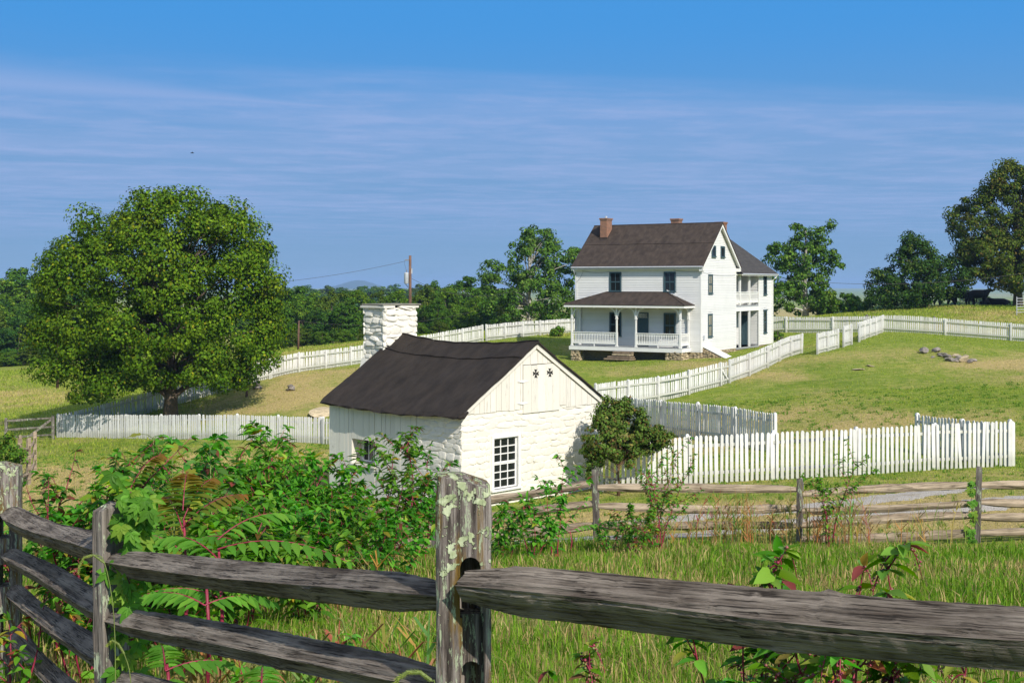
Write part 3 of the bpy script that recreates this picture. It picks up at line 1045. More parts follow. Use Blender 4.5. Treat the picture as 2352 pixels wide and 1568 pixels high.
# the mortised face looks at the camera, a little to its right
rough_post('post', 0.172, 0.142, hmain, 3, M['post_lichen'], nf_root, (pm.x, pm.y, gmain), R(4), slots=((0.022, zrel(1405), zrel(1268)), (0.026, zrel(1640), zrel(1512)), (0.026, zrel(1860), zrel(1740))), groove=(0.032, 0.07, zrel(1900), zrel(1395), 0.045), bev=0.012, slot_w=0.066, deep=True)
# scale the lichen bands of the material to this post's own height
p2 = pix(258, 1158, 6.3)
g2z = gz(p2.x, p2.y)
rough_post('post', 0.075, 0.17, p2.z - g2z, 5, M['post'], nf_root, (p2.x, p2.y, g2z), R(-28), bev=0.008, tilt=(0.0, -0.012))
p0 = pix(14, 1064, 8.7)
g0z = gz(p0.x, p0.y)
rough_post('post', 0.19, 0.16, hmain, 9, M['post_lichen'], nf_root, (p0.x, p0.y, p0.z - hmain), R(10), slots=((0.0, 0.84, 1.02), (0.0, 0.5, 0.66), (0.0, 0.16, 0.32)), bev=0.014, slot_w=0.07)
def near_rail(a, b_, w, h, seed, bend=0.0, sag=0.0, roll=0.0):
    A, B = pix(*a), pix(*b_)
    ln = (B - A).length
    me = rail_mesh(ln, w, h, seed, bend, M['rail_near'], n=90, k=24, rough=0.0022, sag=sag, rnd_edges=0.30)
    o = place_rail(nf_root, A, B, ln, me, roll)
    me.polygons.foreach_set('use_smooth', np.ones(len(me.polygons), bool))
    es = o.modifiers.new('edges', 'EDGE_SPLIT')
    es.split_angle = R(28)
    return o
# right run: one heavy rail in view, one below
near_rail((1062, 1350, 3.88), (2700, 1488, 2.72), 0.122, 0.104, 11, sag=0.0, roll=R(36))
# middle run
near_rail((252, 1283, 6.28), (1030, 1362, 4.0), 0.115, 0.100, 13, sag=0.05, roll=R(36))
near_rail((255, 1420, 6.3), (1035, 1568, 4.02), 0.108, 0.09, 14, sag=0.01, roll=R(40))
near_rail((258, 1555, 6.3), (1035, 1800, 4.03), 0.12, 0.11, 15, roll=R(38))
# left run
near_rail((20, 1182, 8.7), (262, 1275, 6.32), 0.125, 0.13, 16, sag=0.02, roll=R(38))
near_rail((20, 1275, 8.7), (262, 1410, 6.32), 0.12, 0.11, 17, roll=R(38))
near_rail((24, 1355, 8.7), (262, 1530, 6.32), 0.12, 0.105, 18, roll=R(38))
near_rail((26, 1450, 8.7), (262, 1690, 6.32), 0.12, 0.105, 19, roll=R(38))

# the rail fence below, along the gravel track
mid_posts = [(560, 1140, 26.5), (1000, 1125, 25.5), (1371, 1079, 25), (1836, 1099, 25), (2245, 1073, 25), (2720, 1080, 25.3)]
mf_root = None
prev = None
mrails = [rail_mesh(3.4, 0.14, 0.185, 40 + i, random.uniform(-0.04, 0.04), M['rail'], n=12, k=8, rough=0.012, sag=random.uniform(-0.02, 0.05)) for i in range(7)]
rows = {2: ((1122, 1098), (1170, 1155), (1226, 1203), (1256, 1246)), }
spans = {
    (1, 2): ((1160, 1110), (1208, 1157), (1240, 1205)),
    (2, 3): ((1118, 1122), (1163, 1166), (1207, 1208)),
    (3, 4): ((1136, 1112), (1171, 1157), (1205, 1184), (1238, 1222)),
    (4, 5): ((1113, 1108), (1154, 1150), (1188, 1184), (1224, 1220)),
    (0, 1): ((1172, 1165), (1213, 1212), (1248, 1245)),
}
pos = []
for i, (px, py, d) in enumerate(mid_posts):
    p = pix(px, py, d)
    z = gz(p.x, p.y)
    if mf_root is None:
        mf_root = empty('split_rail_fence', (p.x, p.y, z), 0, 'brown split rail fence with three posts along the gravel track', 'fence')
    h = p.z - z
    rough_post('post', 0.155, 0.11, h, 20 + i, M['post'], mf_root, (p.x, p.y, z), R(random.uniform(60, 75)), bev=0.01, tilt=(random.uniform(-0.03, 0.03), random.uniform(-0.04, 0.04)))
    pos.append((px, d))
k = 0
for (i, j), rr in spans.items():
    for ya, yb in rr:
        A, B = pix(pos[i][0], ya, pos[i][1]), pix(pos[j][0], yb, pos[j][1])
        place_rail(mf_root, A, B, 3.4, mrails[k % 7], random.uniform(-0.4, 0.4))
        k += 1
# a stretch of rail fence and dark gate at the far left
lf = empty('split_rail_fence', base(78, 52), 0, 'short rail fence end with two slotted posts at the far left by the bush', 'fence')
lr = [rail_mesh(2.4, 0.09, 0.10, 60 + i, 0.03, M['rail'], n=8, k=6) for i in range(4)]
LP = [(40, 995, 53), (76, 990, 52.0), (63, 1002, 48.5)]
lpos = []
for i, (px, py, d) in enumerate([(46, 1000, 45), (80, 991, 51), (66, 1006, 47)]):
    q = base(px, d)
    h = pix(px, py, d).z - q.z
    rough_post('post', 0.14, 0.12, h, 30 + i, M['rail'], lf, q, R(30 * i), slots=((0, h * 0.72, h * 0.84), (0, h * 0.45, h * 0.57), (0, h * 0.2, h * 0.32)), slot_w=0.05, bev=0.008)
    lpos.append((q, h))
for fr in (0.24, 0.5, 0.76):
    (a, ha), (c, hc), (e, he) = lpos
    place_rail(lf, a + Vector((0, 0, ha * fr)), e + Vector((0, 0, he * fr)), 2.4, lr[0])
    place_rail(lf, e + Vector((0, 0, he * fr)), c + Vector((0, 0, hc * fr)), 2.4, lr[1])
lg = empty('board_gate', base(110, 70), 0, 'dark board gate in tree shade left of the picket fence corner', 'gate')
for px in (14, 122):
    q = base(px, 70.5)
    rough_post('post', 0.14, 0.14, 1.35, 33 + px, M['post'], lg, q, 0, bev=0.008)
gb = [rail_mesh(2.8, 0.05, 0.13, 70 + i, 0.0, M['post'], n=6, k=6) for i in range(2)]
qa, qb = base(14, 70.5), base(122, 70.5)
for fr in (0.25, 0.7, 1.2):
    place_rail(lg, qa + Vector((0, 0, fr)), qb + Vector((0, 0, fr)), 2.8, gb[0])
place_rail(lg, base(66, 70.5) + Vector((0, 0, 0.25)), qb + Vector((0, 0, 1.2)), 2.8, gb[1])
# ------------------------------------------------------------------ rubble stones
def stone_mesh(seed, mat, k=8):
    """a lump for the face of a rubble wall: unit size in X (width) and Z (height), bulging to -Y"""
    rs = np.random.default_rng(seed)
    v, f = [], []
    ang = np.linspace(0, 2 * np.pi, k, endpoint=False) + rs.uniform(-0.15, 0.15, k)
    rad = rs.uniform(0.84, 1.14, k)
    rings = ((1.04, 0.35), (0.97, -0.25), (0.84, -0.75), (0.52, -1.0))
    tilt = rs.uniform(-0.6, 0.6, 2)
    for s, dep in rings:
        for a in range(k):
            c, q = math.cos(ang[a]), math.sin(ang[a])
            x = math.copysign(abs(c) ** 0.66, c) * 0.5 * rad[a] * s
            z = math.copysign(abs(q) ** 0.66, q) * 0.5 * rad[a] * s
            v.append((x, dep * (1 + tilt[0] * x * 2 + tilt[1] * z * 2) if dep < 0 else dep, z))
    for r in range(len(rings) - 1):
        for a in range(k):
            a2 = (a + 1) % k
            f.append((r * k + a, r * k + a2, (r + 1) * k + a2, (r + 1) * k + a))
    f.append(tuple((len(rings) - 1) * k + a for a in range(k)))
    return MB().add(v, f).mesh('stone', mat, smooth=False)
STONE_W = [stone_mesh(100 + i, M['wash']) for i in range(10)]
STONE_L = [stone_mesh(120 + i, M['stone']) for i in range(10)]
def lay_stones(parent, origin, xdir, width, height_, meshes, skip=(), lmin=0.22, lmax=0.6, hmin=0.10, hmax=0.22, depth=0.035, topfn=None, seed=1, fill=0.98):
    """courses of rubble on a wall face; xdir is the local direction along the wall, the outside is to its right-hand side"""
    rs = random.Random(seed)
    origin = Vector(origin)
    xd = Vector(xdir).normalized()
    rz = math.atan2(xd.y, xd.x)
    z = 0.0
    while z < height_ - hmin * 0.6:
        h = min(rs.uniform(hmin, hmax), height_ - z)
        x = -rs.uniform(0, 0.15)
        while x < width - 0.05:
            w = rs.uniform(lmin, lmax)
            x0, x1 = max(x, 0), min(x + w, width)
            x += w
            if x1 - x0 < 0.08:
                continue
            cx, cz = (x0 + x1) / 2, z + h / 2
            if topfn and cz + h * 0.4 > topfn(cx):
                continue
            if any(x0 < b1 and x1 > a1 and z < d1 and z + h > c1 for a1, b1, c1, d1 in skip):
                # shorten against an opening
                for a1, b1, c1, d1 in skip:
                    if x0 < b1 and x1 > a1 and z < d1 and z + h > c1:
                        if x0 < a1: x1 = a1
                        elif x1 > b1: x0 = b1
                        else: x0 = x1 = 0
                if x1 - x0 < 0.08:
                    continue
                cx = (x0 + x1) / 2
            p = origin + xd * cx
            put('stone', rs.choice(meshes), parent, (p.x, p.y, origin.z + cz + rs.uniform(-0.025, 0.025)), (rs.gauss(0, 0.03), rs.gauss(0, 0.09), rz + rs.gauss(0, 0.03)),
                ((x1 - x0) * fill, depth * rs.uniform(0.3, 1.5), h * fill))
        z += h

# ------------------------------------------------------------------ windows
def window(parent, face, x0, x1, z0, z1, cols, rows, trim, sash, depth=0.05, casing=0.09, sill=True, mun=0.022, split=True, proud=0.035, name='window', meet=0.5, head=False, glass='glass'):
    """face: matrix whose X runs along the wall, Y points into the building. Casing, sashes, glazing bars and each pane are pieces."""
    w = empty(name, (0, 0, 0))
    w.parent = parent
    w.matrix_local = face
    mb = MB()
    p = -proud
    mb.box(x0 - casing, x0, p, 0.12, z0, z1)
    mb.box(x1, x1 + casing, p, 0.12, z0, z1)
    mb.box(x0 - casing, x1 + casing, p - 0.004, 0.12, z1, z1 + casing)
    mb.build('frame', trim, w)
    if sill:
        MB().box(x0 - casing - 0.03, x1 + casing + 0.03, p - 0.05, 0.12, z0 - 0.055, z0).build('sill', trim, w)
    if head:
        MB().box(x0 - casing - 0.05, x1 + casing + 0.05, p - 0.06, 0.1, z1 + casing, z1 + casing + 0.06).build('head_moulding', trim, w)
    gy = p + depth
    zm = z0 + (z1 - z0) * meet
    sashes = ((zm, z1, gy), (z0, zm, gy + 0.012)) if split else ((z0, z1, gy),)
    fr = 0.045
    for za, zb, y in sashes:
        s = MB()
        s.box(x0, x0 + fr, y - 0.02, y + 0.02, za, zb)
        s.box(x1 - fr, x1, y - 0.02, y + 0.02, za, zb)
        s.box(x0 + fr, x1 - fr, y - 0.0195, y + 0.02, za, za + fr)
        s.box(x0 + fr, x1 - fr, y - 0.0195, y + 0.02, zb - fr, zb)
        iw, ih = (x1 - x0 - 2 * fr), (zb - za - 2 * fr)
        for c in range(1, cols):
            xc = x0 + fr + iw * c / cols
            s.box(xc - mun / 2, xc + mun / 2, y - 0.015, y + 0.015, za + fr, zb - fr)
        for r in range(1, rows):
            zc = za + fr + ih * r / rows
            s.box(x0 + fr, x1 - fr, y - 0.0135, y + 0.0135, zc - mun / 2, zc + mun / 2)
        s.build('sash', sash, w)
        for c in range(cols):
            for r in range(rows):
                xa, xb = x0 + fr + iw * c / cols, x0 + fr + iw * (c + 1) / cols
                zc0, zc1 = za + fr + ih * r / rows, za + fr + ih * (r + 1) / rows
                o = MB().box(xa, xb, -0.002, 0.002, zc0, zc1).build('pane', M[glass], w, (0, y + 0.004, 0))
    return w
def facem(origin, xdir):
    xd = Vector(xdir).normalized()
    yd = Vector((-xd.y, xd.x, 0))
    m = Matrix.Identity(4)
    m.col[0][:3] = xd
    m.col[1][:3] = yd
    m.col[3][:3] = Vector(origin)
    return m

# ------------------------------------------------------------------ the whitewashed shed
shed = empty('stone_outbuilding', (-1.35, 33.0, EZ - 6.08), R(45), 'small whitewashed stone outbuilding with black roof and stone chimney', 'outbuilding')
SW, SL, SH, SR = 5.62, 5.85, 2.70, 4.44
GB = -0.35
# gable wall facing the camera's right: plaster body with a window opening
wx0, wx1, wz0, wz1 = 1.20, 2.14, 0.42, 1.82
wall = MB()
def wall_with_hole(mb, x0, x1, z0, z1, hx0, hx1, hz0, hz1, y0, y1):
    mb.box(x0, hx0, y0, y1, z0, z1)
    mb.box(hx1, x1, y0, y1, z0, z1)
    mb.box(hx0, hx1, y0, y1, z0, hz0)
    mb.box(hx0, hx1, y0, y1, hz1, z1)
wall_with_hole(wall, 0, SW, GB, SH - 0.12, wx0, wx1, wz0, wz1, 0.0, 0.42)
gw = wall.build('gable_wall', M['wash'], shed)
lay_stones(gw, (0, -0.004, GB), (1, 0, 0), SW, SH - GB - 0.13, STONE_W, skip=((wx0 - 0.14, wx1 + 0.14, wz0 - GB - 0.09, wz1 - GB + 0.12),), depth=0.014, seed=3, lmin=0.2, lmax=0.72, hmin=0.11, hmax=0.23, fill=1.1)
window(shed, facem((0, 0.05, 0), (1, 0, 0)), wx0, wx1, wz0, wz1, 3, 3, M['white'], M['white'], depth=0.10, casing=0.085, proud=0.075, mun=0.03)
MB().box(wx0 - 0.1, wx1 + 0.1, 0.3, 0.34, wz0 - 0.1, wz1 + 0.1).build('room_shade_panel', M['dark'], shed)  # added sheet, its black colour stands in for the unlit room
# side wall, stone part
sw = MB().box(0.0, 0.42, 0.421, 1.84, GB, SH - 0.16).build('side_wall', M['wash'], shed)
lay_stones(sw, (-0.004, 1.83, GB), (0, -1, 0), 1.83, SH - GB - 0.18, STONE_W, depth=0.015, seed=8, lmin=0.2, lmax=0.6, hmin=0.11, hmax=0.22, fill=1.1)
# side wall, vertical planks around a deep window recess
ry0, ry1, rz0, rz1 = 3.69, 4.76, 0.80, 1.52
y = 1.86
pk = [MB().box(0, 0.03, 0, 1, 0, 1).mesh('plank', M['plank']) for i in range(1)]
while y < SL:
    w = random.uniform(0.15, 0.30)
    w = min(w, SL - y)
    if w < 0.05: break
    off = random.uniform(-0.006, 0.006)
    def plank(y0, y1, z0, z1):
        put('plank', pk[0], shed, (off, y0 + 0.004, z0), (0, 0, random.gauss(0, 0.004)), (1, y1 - y0 - random.choice((0.006, 0.006, 0.014)), z1 - z0))
    if y + w <= ry0 or y >= ry1:
        plank(y, y + w, GB + 0.1, SH - 0.16)
    else:
        if y < ry0: w = ry0 - y if ry0 - y > 0.05 else w
        if y < ry0:
            plank(y, y + w, GB + 0.1, SH - 0.16)
        else:
            w = min(w, ry1 - y) if ry1 - y > 0.03 else w
            plank(y, y + w, rz1, SH - 0.16)
            plank(y, y + w, GB + 0.1, rz0)
    y += w
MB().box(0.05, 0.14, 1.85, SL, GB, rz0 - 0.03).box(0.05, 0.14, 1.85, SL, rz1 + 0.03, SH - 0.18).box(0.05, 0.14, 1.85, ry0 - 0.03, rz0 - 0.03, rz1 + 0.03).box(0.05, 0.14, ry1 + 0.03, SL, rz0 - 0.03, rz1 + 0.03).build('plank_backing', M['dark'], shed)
rec = MB()
rec.box(0.031, 0.42, ry1, ry1 + 0.02, rz0 - 0.02, rz1 + 0.02)
rec.box(0.031, 0.42, ry0 - 0.02, ry0, rz0 - 0.02, rz1 + 0.02)
rec.box(0.031, 0.42, ry0, ry1, rz0 - 0.02, rz0)
rec.box(0.031, 0.42, ry0, ry1, rz1, rz1 + 0.02)
rec.build('window_recess', M['plank'], shed)
MB().box(-0.07, 0.032, ry0 - 0.06, ry1 + 0.06, rz0 - 0.05, rz0 - 0.003).build('window_ledge', M['plank'], shed)
window(shed, facem((0.40, ry1, 0), (0, -1, 0)), 0.03, ry1 - ry0 - 0.03, rz0 + 0.02, rz1 - 0.02, 4, 1, M['white'], M['white'], depth=0.03, casing=0.03, sill=False, split=False, proud=0.02)
MB().box(0.43, 0.45, ry0 - 0.2, ry1 + 0.2, rz0 - 0.2, rz1 + 0.2).build('room_shade_panel', M['dark'], shed)  # added black sheet behind the recess, painted as interior shade
# back and far walls
MB().box(SW - 0.4, SW, 0.421, SL - 0.301, GB, SH - 0.16).build('side_wall', M['wash'], shed)
MB().box(0.0, SW, SL - 0.3, SL, GB, SH - 0.2).prism([(0.01, SL - 0.3, SH - 0.199), (SW - 0.01, SL - 0.3, SH - 0.199), (SW / 2, SL - 0.3, SR - 0.2)], (0, 0.3, 0)).build('back_wall', M['wash'], shed)
# gable planks above the wall, hatch with two cut crosses and strap hinges
hx0, hx1, hz0, hz1 = 2.30, 3.83, 2.43, 3.78
def rake(x):
    return SR - 0.13 - abs(x - SW / 2) * (SR - SH) / (SW / 2)
x = -0.02
while x < SW:
    w = min(random.uniform(0.17, 0.33), SW + 0.02 - x)
    if w < 0.04: break
    x1 = x + w
    if x < hx0 < x1: x1 = hx0
    if x < hx1 < x1: x1 = hx1
    if x < SW / 2 < x1 and not (hx0 <= x < hx1): x1 = x1
    zb = SH - random.uniform(0.13, 0.16) - (0.06 if x > hx1 else 0.0)
    g = 0.005
    zs = hz1 + 0.012 if hx0 - 0.001 <= x < hx1 - 0.001 else zb
    xs = [x + g] + ([SW / 2] if x + g < SW / 2 < x1 - g else []) + [x1 - g]
    poly = [(x + g, -0.035, zs)] + [(x1 - g, -0.035, zs)] + [(q, -0.035, max(rake(q), zs + 0.01)) for q in xs[::-1]]
    MB().prism(poly, (0, 0.03, 0)).build('plank', M['plank'], shed)
    x = x1
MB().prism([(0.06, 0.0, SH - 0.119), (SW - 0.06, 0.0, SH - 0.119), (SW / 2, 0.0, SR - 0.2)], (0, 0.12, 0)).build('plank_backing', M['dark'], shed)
hatch = empty('hatch', (0, 0, 0)); hatch.parent = shed
def cross_cut(cx, cz, s):
    mb = MB()
    for q in range(4):
        an = q * math.pi / 2
        pl = [(0, 0.012), (0.62 * s, s * 0.42), (s, s * 0.50), (s * 0.86, 0.0), (s, -s * 0.50), (0.62 * s, -s * 0.42), (0, -0.012)]
        mb.prism([(cx + a * math.cos(an) - c_ * math.sin(an), -0.2, cz + a * math.sin(an) + c_ * math.cos(an)) for a, c_ in pl], (0, 0.4, 0))
    return mb
import bmesh
ws = [0.33, 0.24, 0.36, 0.30, 0.30]
x = hx0 + 0.01
tot = sum(ws)
hatch_pl = []
for i, w in enumerate(ws):
    w = w / tot * (hx1 - hx0 - 0.02)
    o = MB().box(0, w - 0.006, 0, 0.03, 0, hz1 - hz0 - random.uniform(0, 0.02)).build('plank', M['plank'], hatch, (x, -0.048, hz0))
    hatch_pl.append(o)
    x += w
for o in hatch_pl:
    for cx in (2.82, 3.40):
        ox = o.location.x
        wid = o.dimensions.x
        if cx + 0.14 < ox or cx - 0.14 > ox + wid:
            continue
        md = None
        cuts = []
        for q in range(4):
            an = q * math.pi / 2
            s = 0.135
            pl = [(0.004, 0.014), (0.60 * s, s * 0.40), (s, s * 0.52), (s * 0.84, 0.0), (s, -s * 0.52), (0.60 * s, -s * 0.40), (0.004, -0.014)]
            cm_ = MB().prism([(cx + a * math.cos(an) - c_ * math.sin(an), -0.3, 3.52 + a * math.sin(an) + c_ * math.cos(an)) for a, c_ in pl], (0, 0.6, 0))
            mc = cm_.mesh('cut', None)
            bmc = bmesh.new(); bmc.from_mesh(mc); bmesh.ops.recalc_face_normals(bmc, faces=bmc.faces); bmc.to_mesh(mc); bmc.free()
            mc.transform(Matrix.Translation((-ox, 0.048, -hz0)))
            cu = put('cut', mc)
            tmp = put('tmp', o.data)
            mdd = tmp.modifiers.new('b', 'BOOLEAN'); mdd.object = cu; mdd.operation = 'DIFFERENCE'; mdd.solver = 'EXACT'
            bpy.context.view_layer.update()
            dg = bpy.context.evaluated_depsgraph_get()
            nm_ = bpy.data.meshes.new_from_object(tmp.evaluated_get(dg))
            bpy.data.objects.remove(tmp); bpy.data.objects.remove(cu)
            o.data = nm_
MB().box(hx0 + 0.05, hx1 - 0.05, -0.012, -0.006, 3.3, 3.72).build('loft_shade_panel', M['dark'], hatch)  # added sheet, paints the loft's shade seen through the cut crosses
for zc in (3.33, 2.72):
    mb = MB()
    mb.prism([(hx0 - 0.22, -0.062, zc), (hx0 - 0.02, -0.062, zc - 0.035), (hx0 + 0.02, -0.062, zc - 0.035), (hx0 + 0.24, -0.062, zc), (hx0 + 0.02, -0.062, zc + 0.035), (hx0 - 0.02, -0.062, zc + 0.035)], (0, 0.012, 0))
    mb.build('hinge', M['white'], hatch)
# roof: two sagging slopes of tarred sheet with seams, rake boards
def shed_roof(side, name):
    nx, ny = 22, 26
    V, Fq = [], []
    pitch = (SR - SH) / (SW / 2)
    for lvl in (0, 1):
        for j in range(ny + 1):
            yy = -0.16 + (SL + 0.30) * j / ny
            for i in range(nx + 1):
                t = i / nx
                xo = (SW / 2 + 0.26) * t
                xx = SW / 2 - xo if side < 0 else SW / 2 + xo
                zz = SR - xo * pitch
                v = (yy - (-0.16)) / (SL + 0.3)
                sag = -0.16 * math.sin(math.pi * v) ** 1.2 * (1 - 0.75 * t) - 0.04 * math.sin(math.pi * v) * t
                sag += 0.05 * max(0, v - 0.85) / 0.15 * (1 - t)
                zz += sag + 0.012 * math.sin(xx * 3.1 + yy * 2.3) + 0.010 * math.sin(yy * 7.0) * (1 - t)
                if i == nx:
                    zz += random.uniform(-0.03, 0.012)
                    xx += side * random.uniform(-0.03, 0.02)
                V.append((xx, yy + (random.uniform(-0.012, 0.012) if j in (0, ny) else 0), zz - (0.045 if lvl else 0)))
    n0 = (nx + 1) * (ny + 1)
    def q(i, j, l): return l * n0 + j * (nx + 1) + i
    for j in range(ny):
        for i in range(nx):
            a, b_, c_, d_ = q(i, j, 0), q(i + 1, j, 0), q(i + 1, j + 1, 0), q(i, j + 1, 0)
            Fq.append((a, b_, c_, d_) if side > 0 else (d_, c_, b_, a))
            a, b_, c_, d_ = q(i, j, 1), q(i + 1, j, 1), q(i + 1, j + 1, 1), q(i, j + 1, 1)
            Fq.append((d_, c_, b_, a) if side > 0 else (a, b_, c_, d_))
    for j in range(ny):
        Fq.append((q(nx, j, 0), q(nx, j, 1), q(nx, j + 1, 1), q(nx, j + 1, 0)))
        Fq.append((q(0, j, 0), q(0, j + 1, 0), q(0, j + 1, 1), q(0, j, 1)))
    for i in range(nx):
        Fq.append((q(i, 0, 0), q(i, 0, 1), q(i + 1, 0, 1), q(i + 1, 0, 0)))
        Fq.append((q(i, ny, 0), q(i + 1, ny, 0), q(i + 1, ny, 1), q(i, ny, 1)))
    o = MB().add(V, Fq).build(name, M['roof_black'], shed, smooth=False)
    # overlapped sheet seams follow the sag
    for i0 in (0, 5):
        mb = MB()
        path = [Vector(V[q(i0, j, 0)]) + Vector((0, 0, 0.012 + random.uniform(0, 0.012))) for j in range(ny + 1)]
        mb.tube(path, [random.uniform(0.012, 0.028) for _ in path], 5)
        mb.build('seam', M['roof_black'], o)
    return o
shed_roof(-1, 'roof')
shed_roof(1, 'roof')
pitch = (SR - SH) / (SW / 2)
for s in (-1, 1):
    xe = SW / 2 + s * (SW / 2 + 0.06)
    ze = SR - (SW / 2 + 0.06) * pitch - 0.13
    MB().beam((SW / 2 + s * 0.01, -0.075, SR - 0.13), (xe, -0.075, ze), 0.035, 0.13, up=(0, 0, 1)).build('rake_board', M['plank'], shed)
MB().tube([(-0.24, -0.14, SR - 3.05 * pitch - 0.04), (-0.12, -0.22, SR - 3.0 * pitch - 0.05), (0.05, -0.2, SR - 2.86 * pitch - 0.02)], [0.05, 0.06, 0.03], 7).build('torn_felt', M['roof_black'], shed)
# exterior stone chimney against the back wall
ch = MB()
ch.box(2.10, 3.36, SL - 0.05, SL + 0.92, 2.6, 5.30)
ch.box(1.75, 3.75, SL - 0.04, SL + 1.1, -0.5, 2.599)
ch.prism([(1.75, SL + 0.05, 2.6), (2.045, SL + 0.05, 2.6), (2.045, SL + 0.05, 3.7)], (0, 1.0, 0))
cho = ch.build('chimney', M['wash'], shed)
cb = dict(lmin=0.24, lmax=0.62, hmin=0.08, hmax=0.26, fill=1.10)
lay_stones(cho, (2.10, SL - 0.05, 3.6), (1, 0, 0), 1.26, 1.70, STONE_W, depth=0.045, seed=21, **cb)
lay_stones(cho, (2.10, SL + 0.92, 2.6), (0, -1, 0), 0.97, 2.70, STONE_W, depth=0.05, seed=22, **cb)
lay_stones(cho, (3.36, SL - 0.05, 3.6), (0, 1, 0), 0.97, 1.70, STONE_W, depth=0.045, seed=23, **cb)
lay_stones(cho, (1.75, SL + 1.1, 0.6), (0, -1, 0), 1.1, 2.0, STONE_W, depth=0.045, seed=24, **cb)
for ex, ey in ((2.10, SL - 0.05), (3.36, SL - 0.05), (2.10, SL + 0.92)):
    z = 2.7 if ey > SL + 0.5 else 3.7
    while z < 5.15:
        h = random.uniform(0.14, 0.26)
        put('stone', random.choice(STONE_W), cho, (ex, ey + 0.02, z + h / 2), (0, 0, R(-45) + random.gauss(0, 0.15)), (random.uniform(0.11, 0.16), 0.05, h))
        z += h
for k_, (xa, xb, za, zb) in enumerate(((1.93, 3.54, 5.30, 5.36),)):
    MB().box(2.0, 2.45, SL - 0.12, SL + 1.06, 5.30, 5.37).box(2.7, 3.45, SL - 0.1, SL + 1.06, 5.30, 5.37).build('chimney_lip', M['wash'], shed)
capo = MB()
capo.prism([(1.98, SL - 0.10, 5.375), (3.52, SL - 0.14, 5.375), (3.44, SL + 1.1, 5.375), (2.04, SL + 1.05, 5.375)], (0, 0, 0.05))
capo.build('cap_slab', M['capstone'], shed, bevel=0.01)

# ------------------------------------------------------------------ the farmhouse
house = empty('farmhouse', (12.84, 84.0, EZ - 4.42), R(-31), 'two storey white clapboard farmhouse with brown roof and front porch', 'house')
HW, HD, HT = 9.54, 6.57, 14.3
EV, RG = 5.88, 8.66
FB = -0.28               # bottom of the boarding
BOARD = MB()
BOARD.add([(0, 0, 0), (1, 0, 0), (1, -0.032, 0), (0, -0.032, 0), (0, 0, 1), (1, 0, 1), (1, -0.004, 1), (0, -0.004, 1)],
          [(0, 1, 2, 3), (4, 7, 6, 5), (3, 2, 6, 7), (0, 3, 7, 4), (1, 5, 6, 2), (0, 4, 5, 1)])
BOARDM = BOARD.mesh('clapboard', M['clap'])
def clap(parent, origin, xdir, width, z0, z1, lo=None, hi=None, ex=0.118, openings=()):
    """lapped boards along a wall; lo/hi give the free span at a height for gables"""
    xd = Vector(xdir).normalized()
    rz = math.atan2(xd.y, xd.x)
    z = z0
    while z < z1 - 0.02:
        h = min(ex, z1 - z)
        a = lo(z + h) if lo else 0.0
        c = hi(z + h) if hi else width
        spans = [(a, c)]
        for (oa, ob, oz0, oz1) in openings:
            if z < oz1 - 0.01 and z + h > oz0 + 0.01:
                ns = []
                for s0, s1 in spans:
                    if ob <= s0 or oa >= s1: ns.append((s0, s1)); continue
                    if oa > s0: ns.append((s0, oa))
                    if ob < s1: ns.append((ob, s1))
                spans = ns
        for s0, s1 in spans:
            if s1 - s0 < 0.03: continue
            p = Vector(origin) + xd * s0
            put('clapboard', BOARDM, parent, (p.x, p.y, z), (0, 0, rz), (s1 - s0, random.uniform(0.9, 1.1), h + 0.004))
        z += ex
# solid cores (the porch void of the wing is left open)
core = MB()
core.box(-HW, 0, 0.0, HD, FB, EV - 0.16)
core.prism([(-0.001, 0.0, EV - 0.16), (-0.001, HD, EV - 0.16), (-0.001, HD / 2, RG - 0.24)], (-HW + 0.002, 0, 0))
w_main = core.build('wall', M['clap'], house)
oh = 0.15
front_open = [(HW - 6.89 - 0.07, HW - 6.0 + 0.07, 3.75, 5.25), (HW - 2.71 - 0.07, HW - 1.86 + 0.07, 3.75, 5.25),
              (HW - 6.89 - 0.07, HW - 6.0 + 0.07, 0.6, 2.4), (HW - 2.71 - 0.07, HW - 1.86 + 0.07, 0.6, 2.4), (HW - 4.80 - 0.07, HW - 3.90 + 0.07, -0.3, 2.42)]
clap(w_main, (-HW, 0, 0), (1, 0, 0), HW, FB, EV - 0.2, openings=front_open)
def glo(z): return max(0.0, (z - EV + 0.14) / (RG - EV) * HD / 2)
def ghi(z): return HD - glo(z)
side_open = [(1.24, 2.02, 3.62, 5.06), (1.2, 1.98, 0.62, 2.34), (1.84, 2.62, 6.18, 7.02), (3.53, 4.31, 6.18, 7.02)]
clap(w_main, (0, 0, 0), (0, 1, 0), HD, FB, RG - 0.38, lo=glo, hi=ghi, openings=side_open)
# corner boards
for (cx, cy) in ((0, 0), (-HW, 0)):
    MB().box(cx - 0.06 if cx == 0 else cx - 0.032, cx + 0.032 if cx == 0 else cx + 0.06, cy - 0.032, cy + 0.06, FB - 0.02, EV - 0.05).build('corner_board', M['white'], house)
T_, S_ = M['teal'], M['teal']
ff = facem((0, 0, 0), (1, 0, 0))
window(house, ff, -6.84, -6.05, 3.86, 5.14, 2, 1, T_, T_, casing=0.06, proud=0.072, depth=0.045, mun=0.035)
window(house, ff, -2.66, -1.91, 3.86, 5.14, 2, 1, T_, T_, casing=0.06, proud=0.072, depth=0.045, mun=0.035)
window(house, ff, -6.84, -6.05, 0.70, 2.30, 2, 1, T_, T_, casing=0.06, proud=0.072, depth=0.045, mun=0.035)
window(house, ff, -2.66, -1.91, 0.70, 2.30, 2, 1, T_, T_, casing=0.06, proud=0.072, depth=0.045, mun=0.035)
fg = facem((0, 0, 0), (0, 1, 0))
